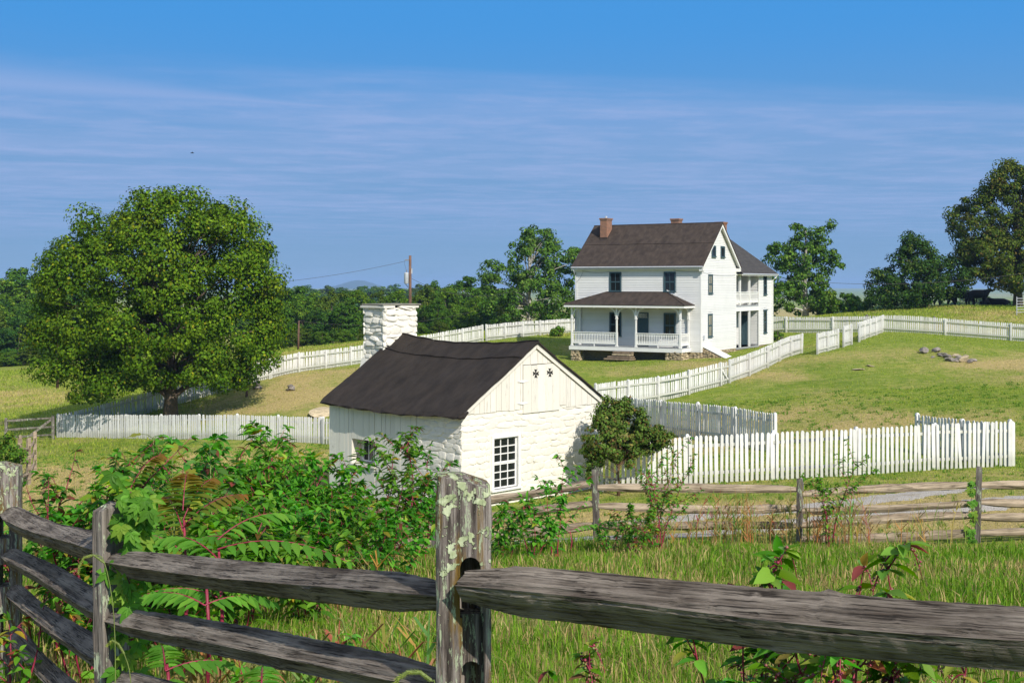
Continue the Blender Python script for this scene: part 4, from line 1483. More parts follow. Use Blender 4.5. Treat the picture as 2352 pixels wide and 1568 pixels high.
for a, c, z0, z1 in ((1.31, 1.95, 3.72, 4.96), (1.27, 1.91, 0.74, 2.24)):
    window(house, fg, a, c, z0, z1, 2, 1, T_, T_, casing=0.06, proud=0.072, depth=0.045, mun=0.035, glass='blind')
for a, c in ((1.92, 2.54), (3.61, 4.23)):
    window(house, fg, a, c, 6.26, 6.94, 1, 1, T_, T_, casing=0.06, proud=0.072, depth=0.045, split=False)
# front door under the porch
def door(face, x0, x1, z1, transom=0.32, z0=0.0, knob=0.85):
    d = empty('door', (0, 0, 0)); d.parent = house; d.matrix_local = face
    mb = MB()
    mb.box(x0 - 0.06, x0, -0.05, 0.08, z0, z1); mb.box(x1, x1 + 0.06, -0.05, 0.08, z0, z1); mb.box(x0 - 0.06, x1 + 0.06, -0.053, 0.08, z1, z1 + 0.07)
    mb.build('frame', M['teal'], d)
    zt = z1 - transom
    lf_ = MB().box(x0, x1, -0.02, 0.03, z0 + 0.01, zt - 0.05)
    for (a, c) in ((0.12, 0.40), (0.48, 0.92)):
        za, zb = z0 + a * (zt - z0), z0 + c * (zt - z0)
        for xa, xb in ((x0 + 0.1, (x0 + x1) / 2 - 0.05), ((x0 + x1) / 2 + 0.05, x1 - 0.1)):
            lf_.box(xa, xb, -0.034, -0.019, za, zb)
    lf_.build('leaf', M['teal'], d)
    MB().box(x0, x1, -0.015, 0.03, zt - 0.05, zt).build('transom_bar', M['teal'], d)
    MB().box(x0, x1, 0.0, 0.02, zt, z1).build('pane', M['glass'], d)
    kx = x1 - 0.09
    MB().tube([(kx, -0.02, z0 + knob), (kx, -0.05, z0 + knob), (kx, -0.075, z0 + knob), (kx, -0.085, z0 + knob)], [0.012, 0.014, 0.034, 0.012], 8).build('knob', M['white'], d)
door(ff, -4.74, -3.96, 2.30)
# main roof
ro = 0.36
slope = (RG - EV) / (HD / 2)
zb_ = EV - ro * slope
th = 0.06
for s in (-1, 1):
    ye = HD / 2 + s * (HD / 2 + ro)
    mb = MB()
    NX = 24
    prof = [(-HW - 0.28 + (HW + 0.6) * i / NX) for i in range(NX + 1)]
    V, Fq = [], []
    for i, xx in enumerate(prof):
        dz = 0.02 * math.sin(i * 1.7) + (0.09 if i < 2 else 0.0) * 0
        V += [(xx, HD / 2 - s * 0.001, RG + dz * 0.4), (xx, ye, zb_ + dz * 0.3), (xx, HD / 2 - s * 0.001, RG - th * 1.4), (xx, ye, zb_ - th)]
    for i in range(NX):
        a = i * 4
        b4 = a + 4
        q1, q2 = (a, b4, b4 + 1, a + 1), (a + 2, a + 3, b4 + 3, b4 + 2)
        if s > 0:
            q1, q2 = q1[::-1], q2[::-1]
        Fq += [q1[::-1], q2[::-1], (a + 1, b4 + 1, b4 + 3, a + 3)]
    Fq += [(0, 1, 3, 2), (NX * 4, NX * 4 + 2, NX * 4 + 3, NX * 4 + 1)]
    ro_ = mb.add(V, Fq).build('roof', M['roof_brown'], house)
    mid = [(xx, HD / 2 + s * (HD / 2 + ro) * 0.48, RG - (RG - zb_) * 0.48 + 0.003) for xx in (prof[0], prof[-1])]
    MB().beam(mid[0], mid[1], 0.05, 0.004, up=(0, -s * 0.7, 0.7)).build('seam', M['roof_brown'], ro_)
MB().tube([(-HW - 0.28, HD / 2, RG + 0.01), (0.32, HD / 2, RG + 0.01)], 0.035, 6).build('ridge_cap', M['roof_brown'], house)
# eaves: box cornice, gutter, rakes on both gables
MB().box(-HW - 0.2, 0.24, -ro + 0.04, 0.0, EV - 0.52, EV - 0.44).box(-HW - 0.2, 0.24, -0.03, -0.001, EV - 0.70, EV - 0.521).build('cornice', M['white'], house)
gp = [(-HW - 0.26, -ro - 0.03, zb_ - 0.05), (0.28, -ro - 0.03, zb_ - 0.06)]
MB().tube(gp, 0.055, 8).build('gutter', M['metal'], house)
for s in (-1, 1):
    ye = HD / 2 + s * (HD / 2 + ro)
    for xg, xw in ((0.28, 0.02), (-HW - 0.24, -HW - 0.02)):
        ztop, zbot = RG - 0.10, zb_ - 0.10
        MB().prism([(xg, HD / 2, ztop + 0.02), (xg, ye, zbot + 0.02), (xg, ye, zbot - 0.16), (xg, HD / 2, ztop - 0.20)], (-0.035 if xg > 0 else 0.035, 0, 0)).build('rake_board', M['white'], house)
        MB().prism([(xg - 0.036 if xg > 0 else xg + 0.036, HD / 2, ztop + 0.0), (xg - 0.036 if xg > 0 else xg + 0.036, ye, zbot + 0.0), (xg - 0.036 if xg > 0 else xg + 0.036, ye, zbot - 0.03), (xg - 0.036 if xg > 0 else xg + 0.036, HD / 2, ztop - 0.03)], (xw - xg + (0.036 if xg > 0 else -0.036), 0, 0)).build('soffit', M['white'], house)
    # cornice return at the gable foot
    MB().box(0.0, 0.28, ye - (0.02 if s > 0 else -0.02) - 0.35 * (s > 0), ye + 0.35 * (s < 0), zb_ - 0.34, zb_ - 0.10).build('cornice_return', M['white'], house)
MB().tube([(-HW - 0.12, -ro, zb_ - 0.08), (-HW - 0.10, -ro + 0.04, zb_ - 0.25), (-HW - 0.08, -0.06, zb_ - 0.6), (-HW - 0.08, -0.06, 0.2), (-HW - 0.08, -0.06, -0.5)], 0.045, 7).build('downspout', M['metal'], house)
# chimneys
def chimney(x, y, w, d, z0, z1, pot=False):
    c = empty('chimney', (0, 0, 0)); c.parent = house
    MB().box(-w / 2, w / 2, -d / 2, d / 2, z0, z1 - 0.16).build('stack', M['brick'], c, (x, y, 0))
    MB().box(-w / 2 - 0.03, w / 2 + 0.03, -d / 2 - 0.03, d / 2 + 0.03, z1 - 0.16, z1 - 0.09).box(-w / 2 - 0.06, w / 2 + 0.06, -d / 2 - 0.06, d / 2 + 0.06, z1 - 0.0899, z1).build('cap', M['brick'], c, (x, y, 0))
    if pot:
        MB().tube([(x, y, z1 - 0.1), (x, y, z1 + 0.16)], 0.09, 10).build('flue', M['metal'], c)
    MB().box(x - w / 2 - 0.05, x + w / 2 + 0.05, y - d / 2 - 0.05, y - d / 2 - 0.001, z0, z0 + 0.45).build('flashing', M['roof_brown'], c)
chimney(-8.45, 2.50, 0.54, 0.85, 7.3, 9.15, True)
chimney(-3.7, 4.4, 0.62, 0.62, 7.0, 9.08)
chimney(-0.62, 5.3, 0.55, 0.8, 6.0, 8.80)
# foundation
fo = MB().box(-HW + 0.03, -0.03, 0.03, HT, -1.6, FB).build('foundation', M['mortar'], house)
lay_stones(fo, (-0.02, 0.05, -1.1), (0, 1, 0), HD - 0.1, 0.82, STONE_L, depth=0.07, seed=31, lmin=0.18, lmax=0.45, hmin=0.09, hmax=0.18)
lay_stones(fo, (-HW + 0.1, 0.02, -1.2), (1, 0, 0), HW - 0.2, 0.92, STONE_L, depth=0.06, seed=32, lmin=0.25, lmax=0.6, hmin=0.12, hmax=0.22)
# front porch
PX0, PX1, PD = -9.31, -0.75, 1.52
pf = MB().box(PX0, PX1, -PD, -0.03, -0.07, 0.0).build('porch_floor', M['floor'], house)
nb = 9
for i in range(nb):
    MB().box(PX0, PX1, -PD - 0.005 + i * PD / nb, -PD - 0.015 + (i + 1) * PD / nb, 0.0, 0.012).build('board', M['floor'], pf)
MB().box(PX0 - 0.03, PX1 + 0.03, -PD - 0.04, -PD - 0.006, -0.27, -0.02).box(PX1 + 0.002, PX1 + 0.03, -PD - 0.006, -0.03, -0.27, -0.02).box(PX0 - 0.03, PX0 - 0.002, -PD - 0.006, -0.03, -0.27, -0.02).build('porch_skirt', M['white'], house)
EP = 2.74
posts = [(-9.16, -PD + 0.1), (-5.65, -PD + 0.1), (-4.18, -PD + 0.1), (-0.90, -PD + 0.1)]
for (x, y) in posts + [(-0.86, -0.12), (-9.2, -0.12)]:
    half = 0.5 if y > -0.2 else 1.0
    mb = MB()
    w = 0.062
    mb.box(x - w, x + w, y - w, y + w, 0.012, 1.0)
    mb.box(x - w * 0.78, x + w * 0.78, y - w * 0.78, y + w * 0.78, 1.0, 1.95)
    mb.box(x - w, x + w, y - w, y + w, 1.95, EP - 0.02)
    mb.box(x - w * 1.35, x + w * 1.35, y - w * 1.35, y + w * 1.35, 0.012, 0.10)
    mb.box(x - w * 1.3, x + w * 1.3, y - w * 1.3, y + w * 1.3, 1.93, 1.99)
    mb.build('porch_post', M['white'], house)
def bracket(x, y, dx, dy, s=0.52):
    """scroll-sawn quarter bracket between post and beam"""
    mb = MB()
    n = 8
    for r0, r1 in ((0.80, 1.0),):
        pts = []
        for i in range(n + 1):
            an = math.pi / 2 * i / n
            pts.append((s * (1 - r1 * math.cos(an)) , s * (1 - r1 * math.sin(an))))
        inner = []
        for i in range(n, -1, -1):
            an = math.pi / 2 * i / n
            inner.append((s * (1 - r0 * math.cos(an)) + 0.0, s * (1 - r0 * math.sin(an))))
    # curve from low on the post up to far along the beam
    out = [(0.065 + s * (1 - math.cos(math.pi / 2 * i / n)), EP - s + s * math.sin(math.pi / 2 * i / n) - 0.02) for i in range(n + 1)]
    inn = [(0.065 + s * (1 - math.cos(math.pi / 2 * i / n)) + 0.075 * math.cos(math.pi / 2 * i / n), EP - s - 0.07 + s * math.sin(math.pi / 2 * i / n) - 0.02 * math.sin(math.pi / 2 * i / n)) for i in range(n + 1)]
    for i in range(n):
        q = [out[i], out[i + 1], inn[i + 1], inn[i]]
        pl = [(x + dx * a - dy * 0.02, y + dy * a - dx * 0.02, z) for a, z in q]
        mb.prism(pl, (dy * 0.04, dx * 0.04, 0))
    # drop at the foot of the curve
    a = 0.065 + 0.04
    z = EP - s - 0.10
    mb.prism([(x + dx * (a - 0.035) - dy * 0.02, y + dy * (a - 0.035) - dx * 0.02, z), (x + dx * (a + 0.05) - dy * 0.02, y + dy * (a + 0.05) - dx * 0.02, z + 0.03), (x + dx * (a + 0.05) - dy * 0.02, y + dy * (a + 0.05) - dx * 0.02, z + 0.09), (x + dx * (a - 0.035) - dy * 0.02, y + dy * (a - 0.035) - dx * 0.02, z + 0.1)], (dy * 0.04, dx * 0.04, 0))
    mb.build('bracket', M['white'], house)
for i, (x, y) in enumerate(posts):
    if i > 0: bracket(x, y, -1, 0)
    if i < 3: bracket(x, y, 1, 0)
bracket(posts[3][0], posts[3][1], 0, 1, 0.40)
bracket(-0.86, -0.12, 0, -1, 0.40)
MB().box(PX0 - 0.02, PX1 + 0.02, -PD + 0.02, -PD + 0.16, EP - 0.02, EP + 0.16).box(PX1 - 0.14, PX1, -PD + 0.16, -0.03, EP - 0.018, EP + 0.158).box(PX0, PX0 + 0.14, -PD + 0.16, -0.03, EP - 0.018, EP + 0.158).build('porch_beam', M['white'], house)
for i in range(3):
    xm = (posts[i][0] + posts[i + 1][0]) / 2
    MB().prism([(xm - 0.10, -PD + 0.06, EP - 0.021), (xm + 0.10, -PD + 0.06, EP - 0.021), (xm, -PD + 0.06, EP - 0.13)], (0, 0.03, 0)).build('pendant', M['white'], house)
MB().box(PX0 + 0.0, PX1 - 0.0, -PD + 0.03, -0.03, EP + 0.165, EP + 0.18).build('porch_ceiling', M['white'], house)
# porch roof (hipped)
OV = 0.33
rx0, rx1, ry = PX0 - OV, PX1 + OV, -PD - OV
tz, ez = 3.80, EP + 0.19
tx0, tx1 = -7.08, -2.5
mb = MB()
mb.add([(rx0, -0.024, ez), (rx0, ry, ez), (rx1, ry, ez), (rx1, -0.024, ez), (tx0, -0.024, tz), (tx1, -0.024, tz),
        (rx0, -0.024, ez - 0.05), (rx0, ry, ez - 0.05), (rx1, ry, ez - 0.05), (rx1, -0.024, ez - 0.05)],
       [(1, 2, 5, 4), (2, 3, 5), (0, 1, 4), (1, 7, 8, 2), (2, 8, 9, 3), (0, 6, 7, 1), (6, 9, 8, 7)])
pr = mb.build('porch_roof', M['roof_brown'], house)
for (a, c) in (((rx1, ry, ez), (tx1, -0.024, tz)), ((rx0, ry, ez), (tx0, -0.024, tz)), ((tx0, -0.03, tz), (tx1, -0.03, tz))):
    MB().tube([Vector(a) + Vector((0, 0, 0.012)), Vector(c) + Vector((0, 0, 0.012))], 0.03, 5).build('hip_cap', M['roof_brown'], pr)
for k_ in (0.3, 0.6):
    a = Vector((rx1, ry * (1 - k_) , ez)); c = Vector((tx1 + (rx1 - tx1) * 0.0, -0.03, tz))
    p = Vector((rx1, ry * (1 - k_), ez)); q_ = p.lerp(Vector((tx1 + (rx1 - tx1) * k_ * 0.55, -0.03, tz - (tz - ez) * k_ * 0.55)), 0.95)
    MB().tube([p + Vector((0, 0, 0.01)), q_ + Vector((0, 0, 0.01))], 0.018, 5).build('seam', M['roof_brown'], pr)
MB().box(rx0 + 0.03, rx1 - 0.03, ry + 0.02, ry + 0.06, ez - 0.2, ez - 0.052).box(rx1 - 0.07, rx1 - 0.03, ry + 0.061, -0.03, ez - 0.2, ez - 0.052).box(rx0 + 0.03, rx0 + 0.07, ry + 0.061, -0.03, ez - 0.2, ez - 0.052).build('porch_fascia', M['white'], house)
MB().box(rx0 + 0.07, rx1 - 0.07, ry + 0.06, -PD + 0.02, ez - 0.075, ez - 0.053).build('porch_soffit', M['white'], house)
# flashing boards where the porch roof meets the wall
for (xa, xb) in ((tx1, rx1), (tx0, rx0)):
    MB().prism([(xa, -0.045, tz), (xb, -0.045, ez), (xb, -0.045, ez + 0.10), (xa, -0.045, tz + 0.16)], (0, 0.02, 0)).build('flashing_board', M['white'], house)
MB().box(tx0, tx1, -0.045, -0.025, tz + 0.001, tz + 0.06).build('flashing_board', M['white'], house)
# sawn balusters: each board with cut-outs, between top and bottom rails
def baluster_mesh():
    w = 0.118
    mb = MB()
    # left and right half profile of the flat sawn baluster (slender at mid height, wide at both ends)
    prof = [(0.30, 0.055), (0.34, 0.030), (0.40, 0.052), (0.47, 0.022), (0.75, 0.022), (0.84, 0.052), (0.90, 0.030), (0.95, 0.055)]
    for i in range(len(prof) - 1):
        (z0, a), (z1, c) = prof[i], prof[i + 1]
        mb.prism([(-a, -0.012, z0), (a, -0.012, z0), (c, -0.012, z1), (-c, -0.012, z1)], (0, 0.024, 0))
    return mb.mesh('baluster', M['white'])
BAL = baluster_mesh()
def railing(a, c, z0=0.0, foot=True):
    a, c = Vector((*a, 0)), Vector((*c, 0))
    r = empty('railing', (0, 0, 0)); r.parent = house
    d = (c - a)
    MB().beam(a + Vector((0, 0, z0 + 0.97)), c + Vector((0, 0, z0 + 0.97)), 0.10, 0.05).build('top_rail', M['white'], r)
    MB().beam(a + Vector((0, 0, z0 + 0.24)), c + Vector((0, 0, z0 + 0.24)), 0.06, 0.13).build('bottom_rail', M['white'], r)
    n = max(3, int(d.length / 0.125))
    for i in range(n):
        p = a + d * ((i + 0.5) / n)
        put('baluster', BAL, r, (p.x, p.y, z0 + 0.0), (0, 0, math.atan2(d.y, d.x)))
    if foot:
        p = a + d * 0.5
        MB().box(p.x - 0.03, p.x + 0.03, p.y - 0.03, p.y + 0.03, z0 + 0.012, z0 + 0.18).build('foot', M['white'], r)
railing((posts[0][0] + 0.06, -PD + 0.1), (posts[1][0] - 0.06, -PD + 0.1))
railing((posts[2][0] + 0.06, -PD + 0.1), (posts[3][0] - 0.06, -PD + 0.1))
railing((posts[3][0], -PD + 0.16), (-0.86, -0.18), foot=False)
# stone piers and steps
for (x0, x1, y0, y1) in ((PX0 + 0.05, PX0 + 0.75, -PD + 0.05, -PD + 0.75), (PX1 - 1.25, PX1 - 0.02, -PD + 0.02, -0.4)):
    pr_ = MB().box(x0 + 0.04, x1 - 0.04, y0 + 0.04, y1, -1.25, -0.075).build('pier', M['mortar'], house)
    lay_stones(pr_, (x0, y0 + 0.03, -1.15), (1, 0, 0), x1 - x0, 1.0, STONE_L, depth=0.07, seed=int(40 + x0 * 3), lmin=0.2, lmax=0.5, hmin=0.09, hmax=0.16)
    lay_stones(pr_, (x1 - 0.03, y0, -1.15), (0, 1, 0), y1 - y0, 1.0, STONE_L, depth=0.07, seed=int(41 + x0 * 3), lmin=0.2, lmax=0.5, hmin=0.09, hmax=0.16)
MB().box(PX0 + 0.3, PX1 - 0.3, -0.25, -0.05, -1.3, -0.28).build('under_porch_wall', M['mortar'], house)
st = empty('stone_steps', (0, 0, 0)); st.parent = house
SLAB = plain('worn_step_wood', (0.20, 0.15, 0.10), 0.9, 0.3, 5.0, bmp=0.5)
lev = ((-5.75, -4.25, -PD - 0.32, -0.16), (-5.75, -4.25, -PD - 0.38, -0.30), (-5.70, -4.28, -PD - 0.62, -0.44), (-6.05, -4.2, -PD - 0.72, -0.60), (-6.12, -4.12, -PD - 0.98, -0.73))
for i, (xa, xb, ya, zt) in enumerate(lev):
    if i == 0: continue
    pts = [(xa + random.uniform(-.05, .05), ya + random.uniform(-.03, .03)), ((xa + xb) / 2, ya - 0.03), (xb + random.uniform(-.05, .05), ya + random.uniform(-.03, .03)), (xb, -PD - 0.06), (xa, -PD - 0.06)]
    MB().prism([(p, q, zt - 0.12) for p, q in pts], (0, 0, 0.11)).build('step', SLAB if i != 2 else M['stone'], st, bevel=0.02)
# cellar bulkhead on the gable side
bk = empty('bulkhead', (0, 0, 0)); bk.parent = house
bko = MB().prism([(0.0, 0.30, -0.02), (0.0, 0.30, -1.4), (1.75, 0.30, -1.4), (1.75, 0.30, -0.80)], (0, 1.35, 0)).build('cheek', M['mortar'], bk)
def btop(x): return 1.08 - 0.45 * x
lay_stones(bko, (0.0, 0.29, -1.15), (1, 0, 0), 1.75, 1.15, STONE_L, depth=0.06, seed=51, topfn=lambda x: 1.16 - 0.45 * x, lmin=0.14, lmax=0.34, hmin=0.08, hmax=0.14)
for ya in (0.27, 0.99):
    MB().prism([(0.02, ya, 0.06), (1.9, ya, -0.80), (1.92, ya, -0.76), (0.02, ya, 0.11)], (0, 0.70, 0)).build('door', M['white'], bk)
# wing at the back with the two storey porch recess
WX = -6.6
PB0, PB1, PIN = HD, 11.45, -1.55
wc = MB()
wc.box(WX, PIN, HD + 0.001, HT, FB, 5.1)
wc.box(PIN, 0.0, PB1, HT, FB, 5.1)
w_wing = wc.build('wall', M['clap'], house)
clap(w_wing, (0, PB1, 0), (0, 1, 0), HT - PB1, FB, 5.1, openings=((0.95, 1.65, 3.45, 5.02), (0.95, 1.65, 0.55, 2.48)))
clap(w_wing, (PIN, HD, 0), (0, 1, 0), PB1 - HD, -0.2, 5.0, openings=((3.13, 4.07, -0.3, 2.33),))
clap(w_wing, (PIN, PB1, 0), (1, 0, 0), -PIN, -0.2, 5.0, openings=((0.06, 0.9, -0.3, 2.33),))
clap(w_main, (0, HD, 0), (-1, 0, 0), -PIN, -0.2, 5.0)
MB().box(-0.05, 0.03, HT - 0.06, HT + 0.03, FB - 0.02, 5.0).box(-0.04, 0.032, HD - 0.05, HD + 0.03, FB - 0.02, EV - 0.4).box(-0.05, 0.032, PB1 - 0.06, PB1 + 0.06, FB - 0.02, 5.0).build('corner_board', M['white'], house)
fw = facem((0, PB1, 0), (0, 1, 0))
window(house, fw, 1.02, 1.58, 3.55, 4.92, 1, 1, T_, T_, casing=0.07, proud=0.072, depth=0.045, head=False)
window(house, fw, 1.02, 1.58, 0.62, 2.26, 1, 1, T_, T_, casing=0.07, proud=0.072, depth=0.045, head=True)
door(facem((0, PB1, 0), (1, 0, 0)), -1.42, -0.72, 2.25, 0.3, -0.28, 0.95)
door(facem((PIN, 0, 0), (0, 1, 0)), HD + 3.2, HD + 4.0, 2.25, 0.3, -0.28, 0.95)
MB().box(PIN, 0.02, PB0 + 0.03, PB1, -0.40, -0.28).build('porch_floor', M['floor'], house)
MB().box(PIN, -0.02, PB0 + 0.03, PB1 - 0.061, 2.45, 2.78).build('porch_floor', M['floor'], house)
MB().box(-0.10, 0.03, PB0 + 0.031, PB1 - 0.061, 2.36, 2.66).build('porch_beam', M['white'], house)
MB().box(-0.14, 0.03, PB0 + 0.031, PB1 - 0.061, 4.98, 5.12).build('porch_beam', M['white'], house)
for y in (7.55, 9.5):
    MB().box(-0.13, 0.01, y - 0.07, y + 0.07, -0.28, 2.359).build('porch_post', M['white'], house)
    MB().box(-0.13, 0.01, y - 0.07, y + 0.07, 2.781, 4.979).build('porch_post', M['white'], house)
for a, c in ((PB0 + 0.05, 7.48), (7.62, 9.43), (9.57, PB1 - 0.08)):
    railing((-0.06, a), (-0.06, c), 2.78, False)
# wing roof, hipped at the far end
ev2, wo = 5.14, 0.42
hh = (0 - WX) / 2
rz2 = ev2 + (hh + wo) * 0.93
y1 = HT + wo
mb = MB()
V = [(wo, HD - 1.2, ev2), (wo, y1, ev2), (WX - wo, y1, ev2), (WX - wo, HD - 1.2, ev2), (WX / 2, HD - 1.2, rz2), (WX / 2, y1 - hh - wo, rz2)]
V[0] = (wo, HD + 0.30, ev2); V[3] = (WX - wo, HD + 0.30, ev2); V[4] = (WX / 2, HD / 2 + 0.35, rz2)
V += [(p[0], p[1], p[2] - 0.06) for p in V[:4]]
mb.add(V, [(0, 1, 5, 4), (1, 2, 5), (2, 3, 4, 5), (0, 6, 7, 1), (1, 7, 8, 2), (2, 8, 9, 3), (6, 9, 8, 7)])
mb.build('roof', M['shingle'], house)
MB().box(wo - 0.06, wo - 0.02, HD + 0.32, y1 - 0.02, ev2 - 0.17, ev2 - 0.062).box(WX, wo - 0.061, y1 - 0.06, y1 - 0.02, ev2 - 0.17, ev2 - 0.062).build('fascia', M['white'], house)
MB().box(0.035, wo - 0.07, HD + 0.32, y1 - 0.07, ev2 - 0.10, ev2 - 0.063).build('soffit', M['white'], house)
MB().tube([(wo, HD + 0.35, ev2 - 0.06), (wo, y1, ev2 - 0.07)], 0.05, 7).build('gutter', M['metal'], house)
MB().tube([(wo - 0.05, y1 - 0.1, ev2 - 0.1), (0.25, HT + 0.1, ev2 - 0.35), (0.08, HT + 0.06, ev2 - 0.5), (0.08, HT + 0.06, -0.35), (0.3, HT + 0.0, -0.55), (1.3, HT - 0.2, -0.62)], 0.05, 7).build('downspout', M['white'], house)
# service box and slack wires on the siding
MB().box(0.03, 0.12, 0.28, 0.44, 0.55, 0.85).build('meter_box', M['metal'], house, bevel=0.01)
def slack(parent, a, c, drop, r=0.008, name='cable', n=10, mat=None):
    a, c = Vector(a), Vector(c)
    pts = [a.lerp(c, i / n) + Vector((0, 0, -4 * drop * (i / n) * (1 - i / n))) for i in range(n + 1)]
    return MB().tube(pts, r, 5).build(name, mat or M['wire'], parent)
slack(house, (0.04, 0.25, 5.15), (0.04, 6.3, 4.98), 0.12, name='cable', mat=M['metal'])
slack(house, (-9.1, -0.05, 5.3), (-6.9, -0.05, 5.22), 0.10)
slack(house, (-2.0, -0.05, 5.3), (-0.1, -0.05, 5.22), 0.06)
slack(house, (-9.0, -0.05, 5.25), (-9.56, -0.1, 4.5), 0.15)
# ------------------------------------------------------------------ leaves
def unit(v):
    return v / np.maximum(np.linalg.norm(v, axis=-1, keepdims=True), 1e-9)
T_CARD = (np.array([(0, 0, 0), (0.5, 0.5, 0.06), (1, 0, -0.10), (0.5, -0.5, 0.06)], float), np.array([(0, 2, 1), (0, 3, 2)]))
_w = [(0.0, 0.0), (0.16, 0.34), (0.40, 0.5), (0.68, 0.36), (1.0, 0.0)]
def lance_template(droop=0.16, fold=0.10):
    V, T = [], []
    for x, w in _w:
        z = -droop * x * x
        V.append((x, 0, z))
        if 0 < x < 1:
            V.append((x, w, z + fold * w * 2))
            V.append((x, -w, z + fold * w * 2))
    # indices: 0 base; 1,2,3 ; 4,5,6 ; 7,8,9 ; 10 tip
    T = [(0, 1, 2), (0, 3, 1), (1, 4, 5), (1, 5, 2), (1, 3, 6), (1, 6, 4), (4, 7, 8), (4, 8, 5), (4, 6, 9), (4, 9, 7), (7, 10, 8), (7, 9, 10)]
    return np.array(V, float), np.array(T)
T_LANCE = lance_template()
def lobed_template():
    """maple-like leaf"""
    out = [(0, 0), (0.10, 0.36), (0.34, 0.30), (0.40, 0.52), (0.62, 0.46), (0.66, 0.20), (1.0, 0.0)]
    pts = out + [(x, -y) for x, y in out[-2:0:-1]]
    V = [(0.38, 0, 0.0)] + [(x, y, 0.05 * abs(y) - 0.10 * x * x) for x, y in pts]
    n = len(pts)
    T = [(0, 1 + i, 1 + (i + 1) % n) for i in range(n)]
    return np.array(V, float), np.array(T)
T_MAPLE = lobed_template()
class Leaves:
    def __init__(self):
        self.p, self.d, self.n, self.l, self.w, self.c = [], [], [], [], [], []
    def add(self, p, d, n, l, w, c):
        self.p.append(tuple(p)); self.d.append(tuple(d)); self.n.append(tuple(n)); self.l.append(l); self.w.append(w); self.c.append(tuple(c))
    def arrays(self, tmpl):
        V0, T0 = tmpl
        p, d, n = np.array(self.p, float), unit(np.array(self.d, float)), np.array(self.n, float)
        n = unit(n - d * (n * d).sum(1, keepdims=True))
        y = np.cross(n, d)
        l, w = np.array(self.l)[:, None, None], np.array(self.w)[:, None, None]
        V = p[:, None] + V0[None, :, 0:1] * l * d[:, None] + V0[None, :, 1:2] * w * y[:, None] + V0[None, :, 2:3] * l * n[:, None]
        N, k = len(p), len(V0)
        T = (T0[None] + (np.arange(N) * k)[:, None, None]).reshape(-1, 3)
        C = np.repeat(np.array(self.c, float), k, axis=0)
        return V.reshape(-1, 3), T, C
    def build(self, name, tmpl, mat, parent, kind='stuff'):
        if not self.p: return None
        V, T, C = self.arrays(tmpl)
        V = V - np.array(parent.location)
        o = put(name, np_mesh(name, V, T, mat, C), parent)
        if kind: o['kind'] = kind
        return o
def jitter(c, s=0.2, r=random):
    k = 1 + r.gauss(0, s)
    k = min(max(k, 0.45), 1.7)
    return (max(c[0] * k * (1 + r.gauss(0, s * 0.5)), 0.003), max(c[1] * k, 0.004), max(c[2] * k, 0.002))

# ------------------------------------------------------------------ trees
def crown_cloud(ellipsoids, n_clumps, per, clump_r, leaf, cols, rs, shell=0.55, flat=0.75, center=(0, 0, 0), inner=0.0, lobes=0, lobe_f=(0.14, 0.30), lobe_r=(0.85, 1.02)):
    """leaf cards gathered in clumps on and in a crown made of ellipsoids"""
    ellipsoids = list(ellipsoids)
    for q in range(lobes):
        c, r = ellipsoids[rs.integers(len(ellipsoids))]
        u = unit(rs.normal(size=3) + np.array([0, 0, 0.5]))
        f = rs.uniform(*lobe_f)
        ellipsoids.append((tuple(np.array(c) + u * np.array(r) * rs.uniform(*lobe_r)), tuple(np.array([max(r)] * 3) * f)))
    vols = np.array([e[1][0] * e[1][1] * e[1][2] for e in ellipsoids]) ** 0.67
    vols = vols / vols.sum()
    cl = []
    tries = 0
    while len(cl) < n_clumps and tries < n_clumps * 20:
        tries += 1
        k = rs.choice(len(ellipsoids), p=vols)
        c, r = np.array(ellipsoids[k][0]), np.array(ellipsoids[k][1])
        u = unit(rs.normal(size=3))
        q = c + u * r * ((rs.uniform(shell, 1.0) ** 0.6) if rs.random() >= inner else rs.uniform(0.2, 0.7))
        # keep clear of the inside of the other blobs
        inside = 0
        for j, (c2, r2) in enumerate(ellipsoids):
            if j != k and (((q - np.array(c2)) / np.array(r2)) ** 2).sum() < 0.55:
                inside = 1
        if inside and rs.random() < 0.75:
            continue
        cl.append(q)
    cl = np.array(cl)
    N = len(cl)
    ctr = np.mean([e[0] for e in ellipsoids], axis=0)
    cr = clump_r * rs.uniform(0.6, 1.35, N)
    m = rs.poisson(per, N) + 4
    idx = np.repeat(np.arange(N), m)
    M_ = len(idx)
    u = unit(rs.normal(size=(M_, 3)))
    rad = rs.uniform(0.30, 1.0, M_) ** 0.45
    off = u * rad[:, None] * cr[idx][:, None]
    off[:, 2] *= flat
    pos = cl[idx] + off
    out = unit(pos - ctr) * 0.35 + u * 0.9 + np.array([0, 0, 0.35]) + rs.normal(size=(M_, 3)) * 0.28
    nrm = unit(out)
    d = unit(np.cross(nrm, rs.normal(size=(M_, 3))) + np.array([0, 0, -0.45]))
    size = leaf * rs.uniform(0.6, 1.3, M_)
    cw = rs.choice(len(cols), N, p=[c[1] for c in cols])
    base_c = np.array([c[0] for c in cols])[cw][idx]
    lw = rs.choice(len(cols), M_, p=[c[1] for c in cols])
    own = np.array([c[0] for c in cols])[lw]
    colr = (base_c * 0.25 + own * 0.75) * rs.lognormal(0, 0.22, (M_, 1))
    L_ = Leaves()
    L_.p, L_.d, L_.n, L_.l, L_.w, L_.c = pos, d, nrm, size, size * 0.72, colr
    return L_.arrays(T_CARD), cl
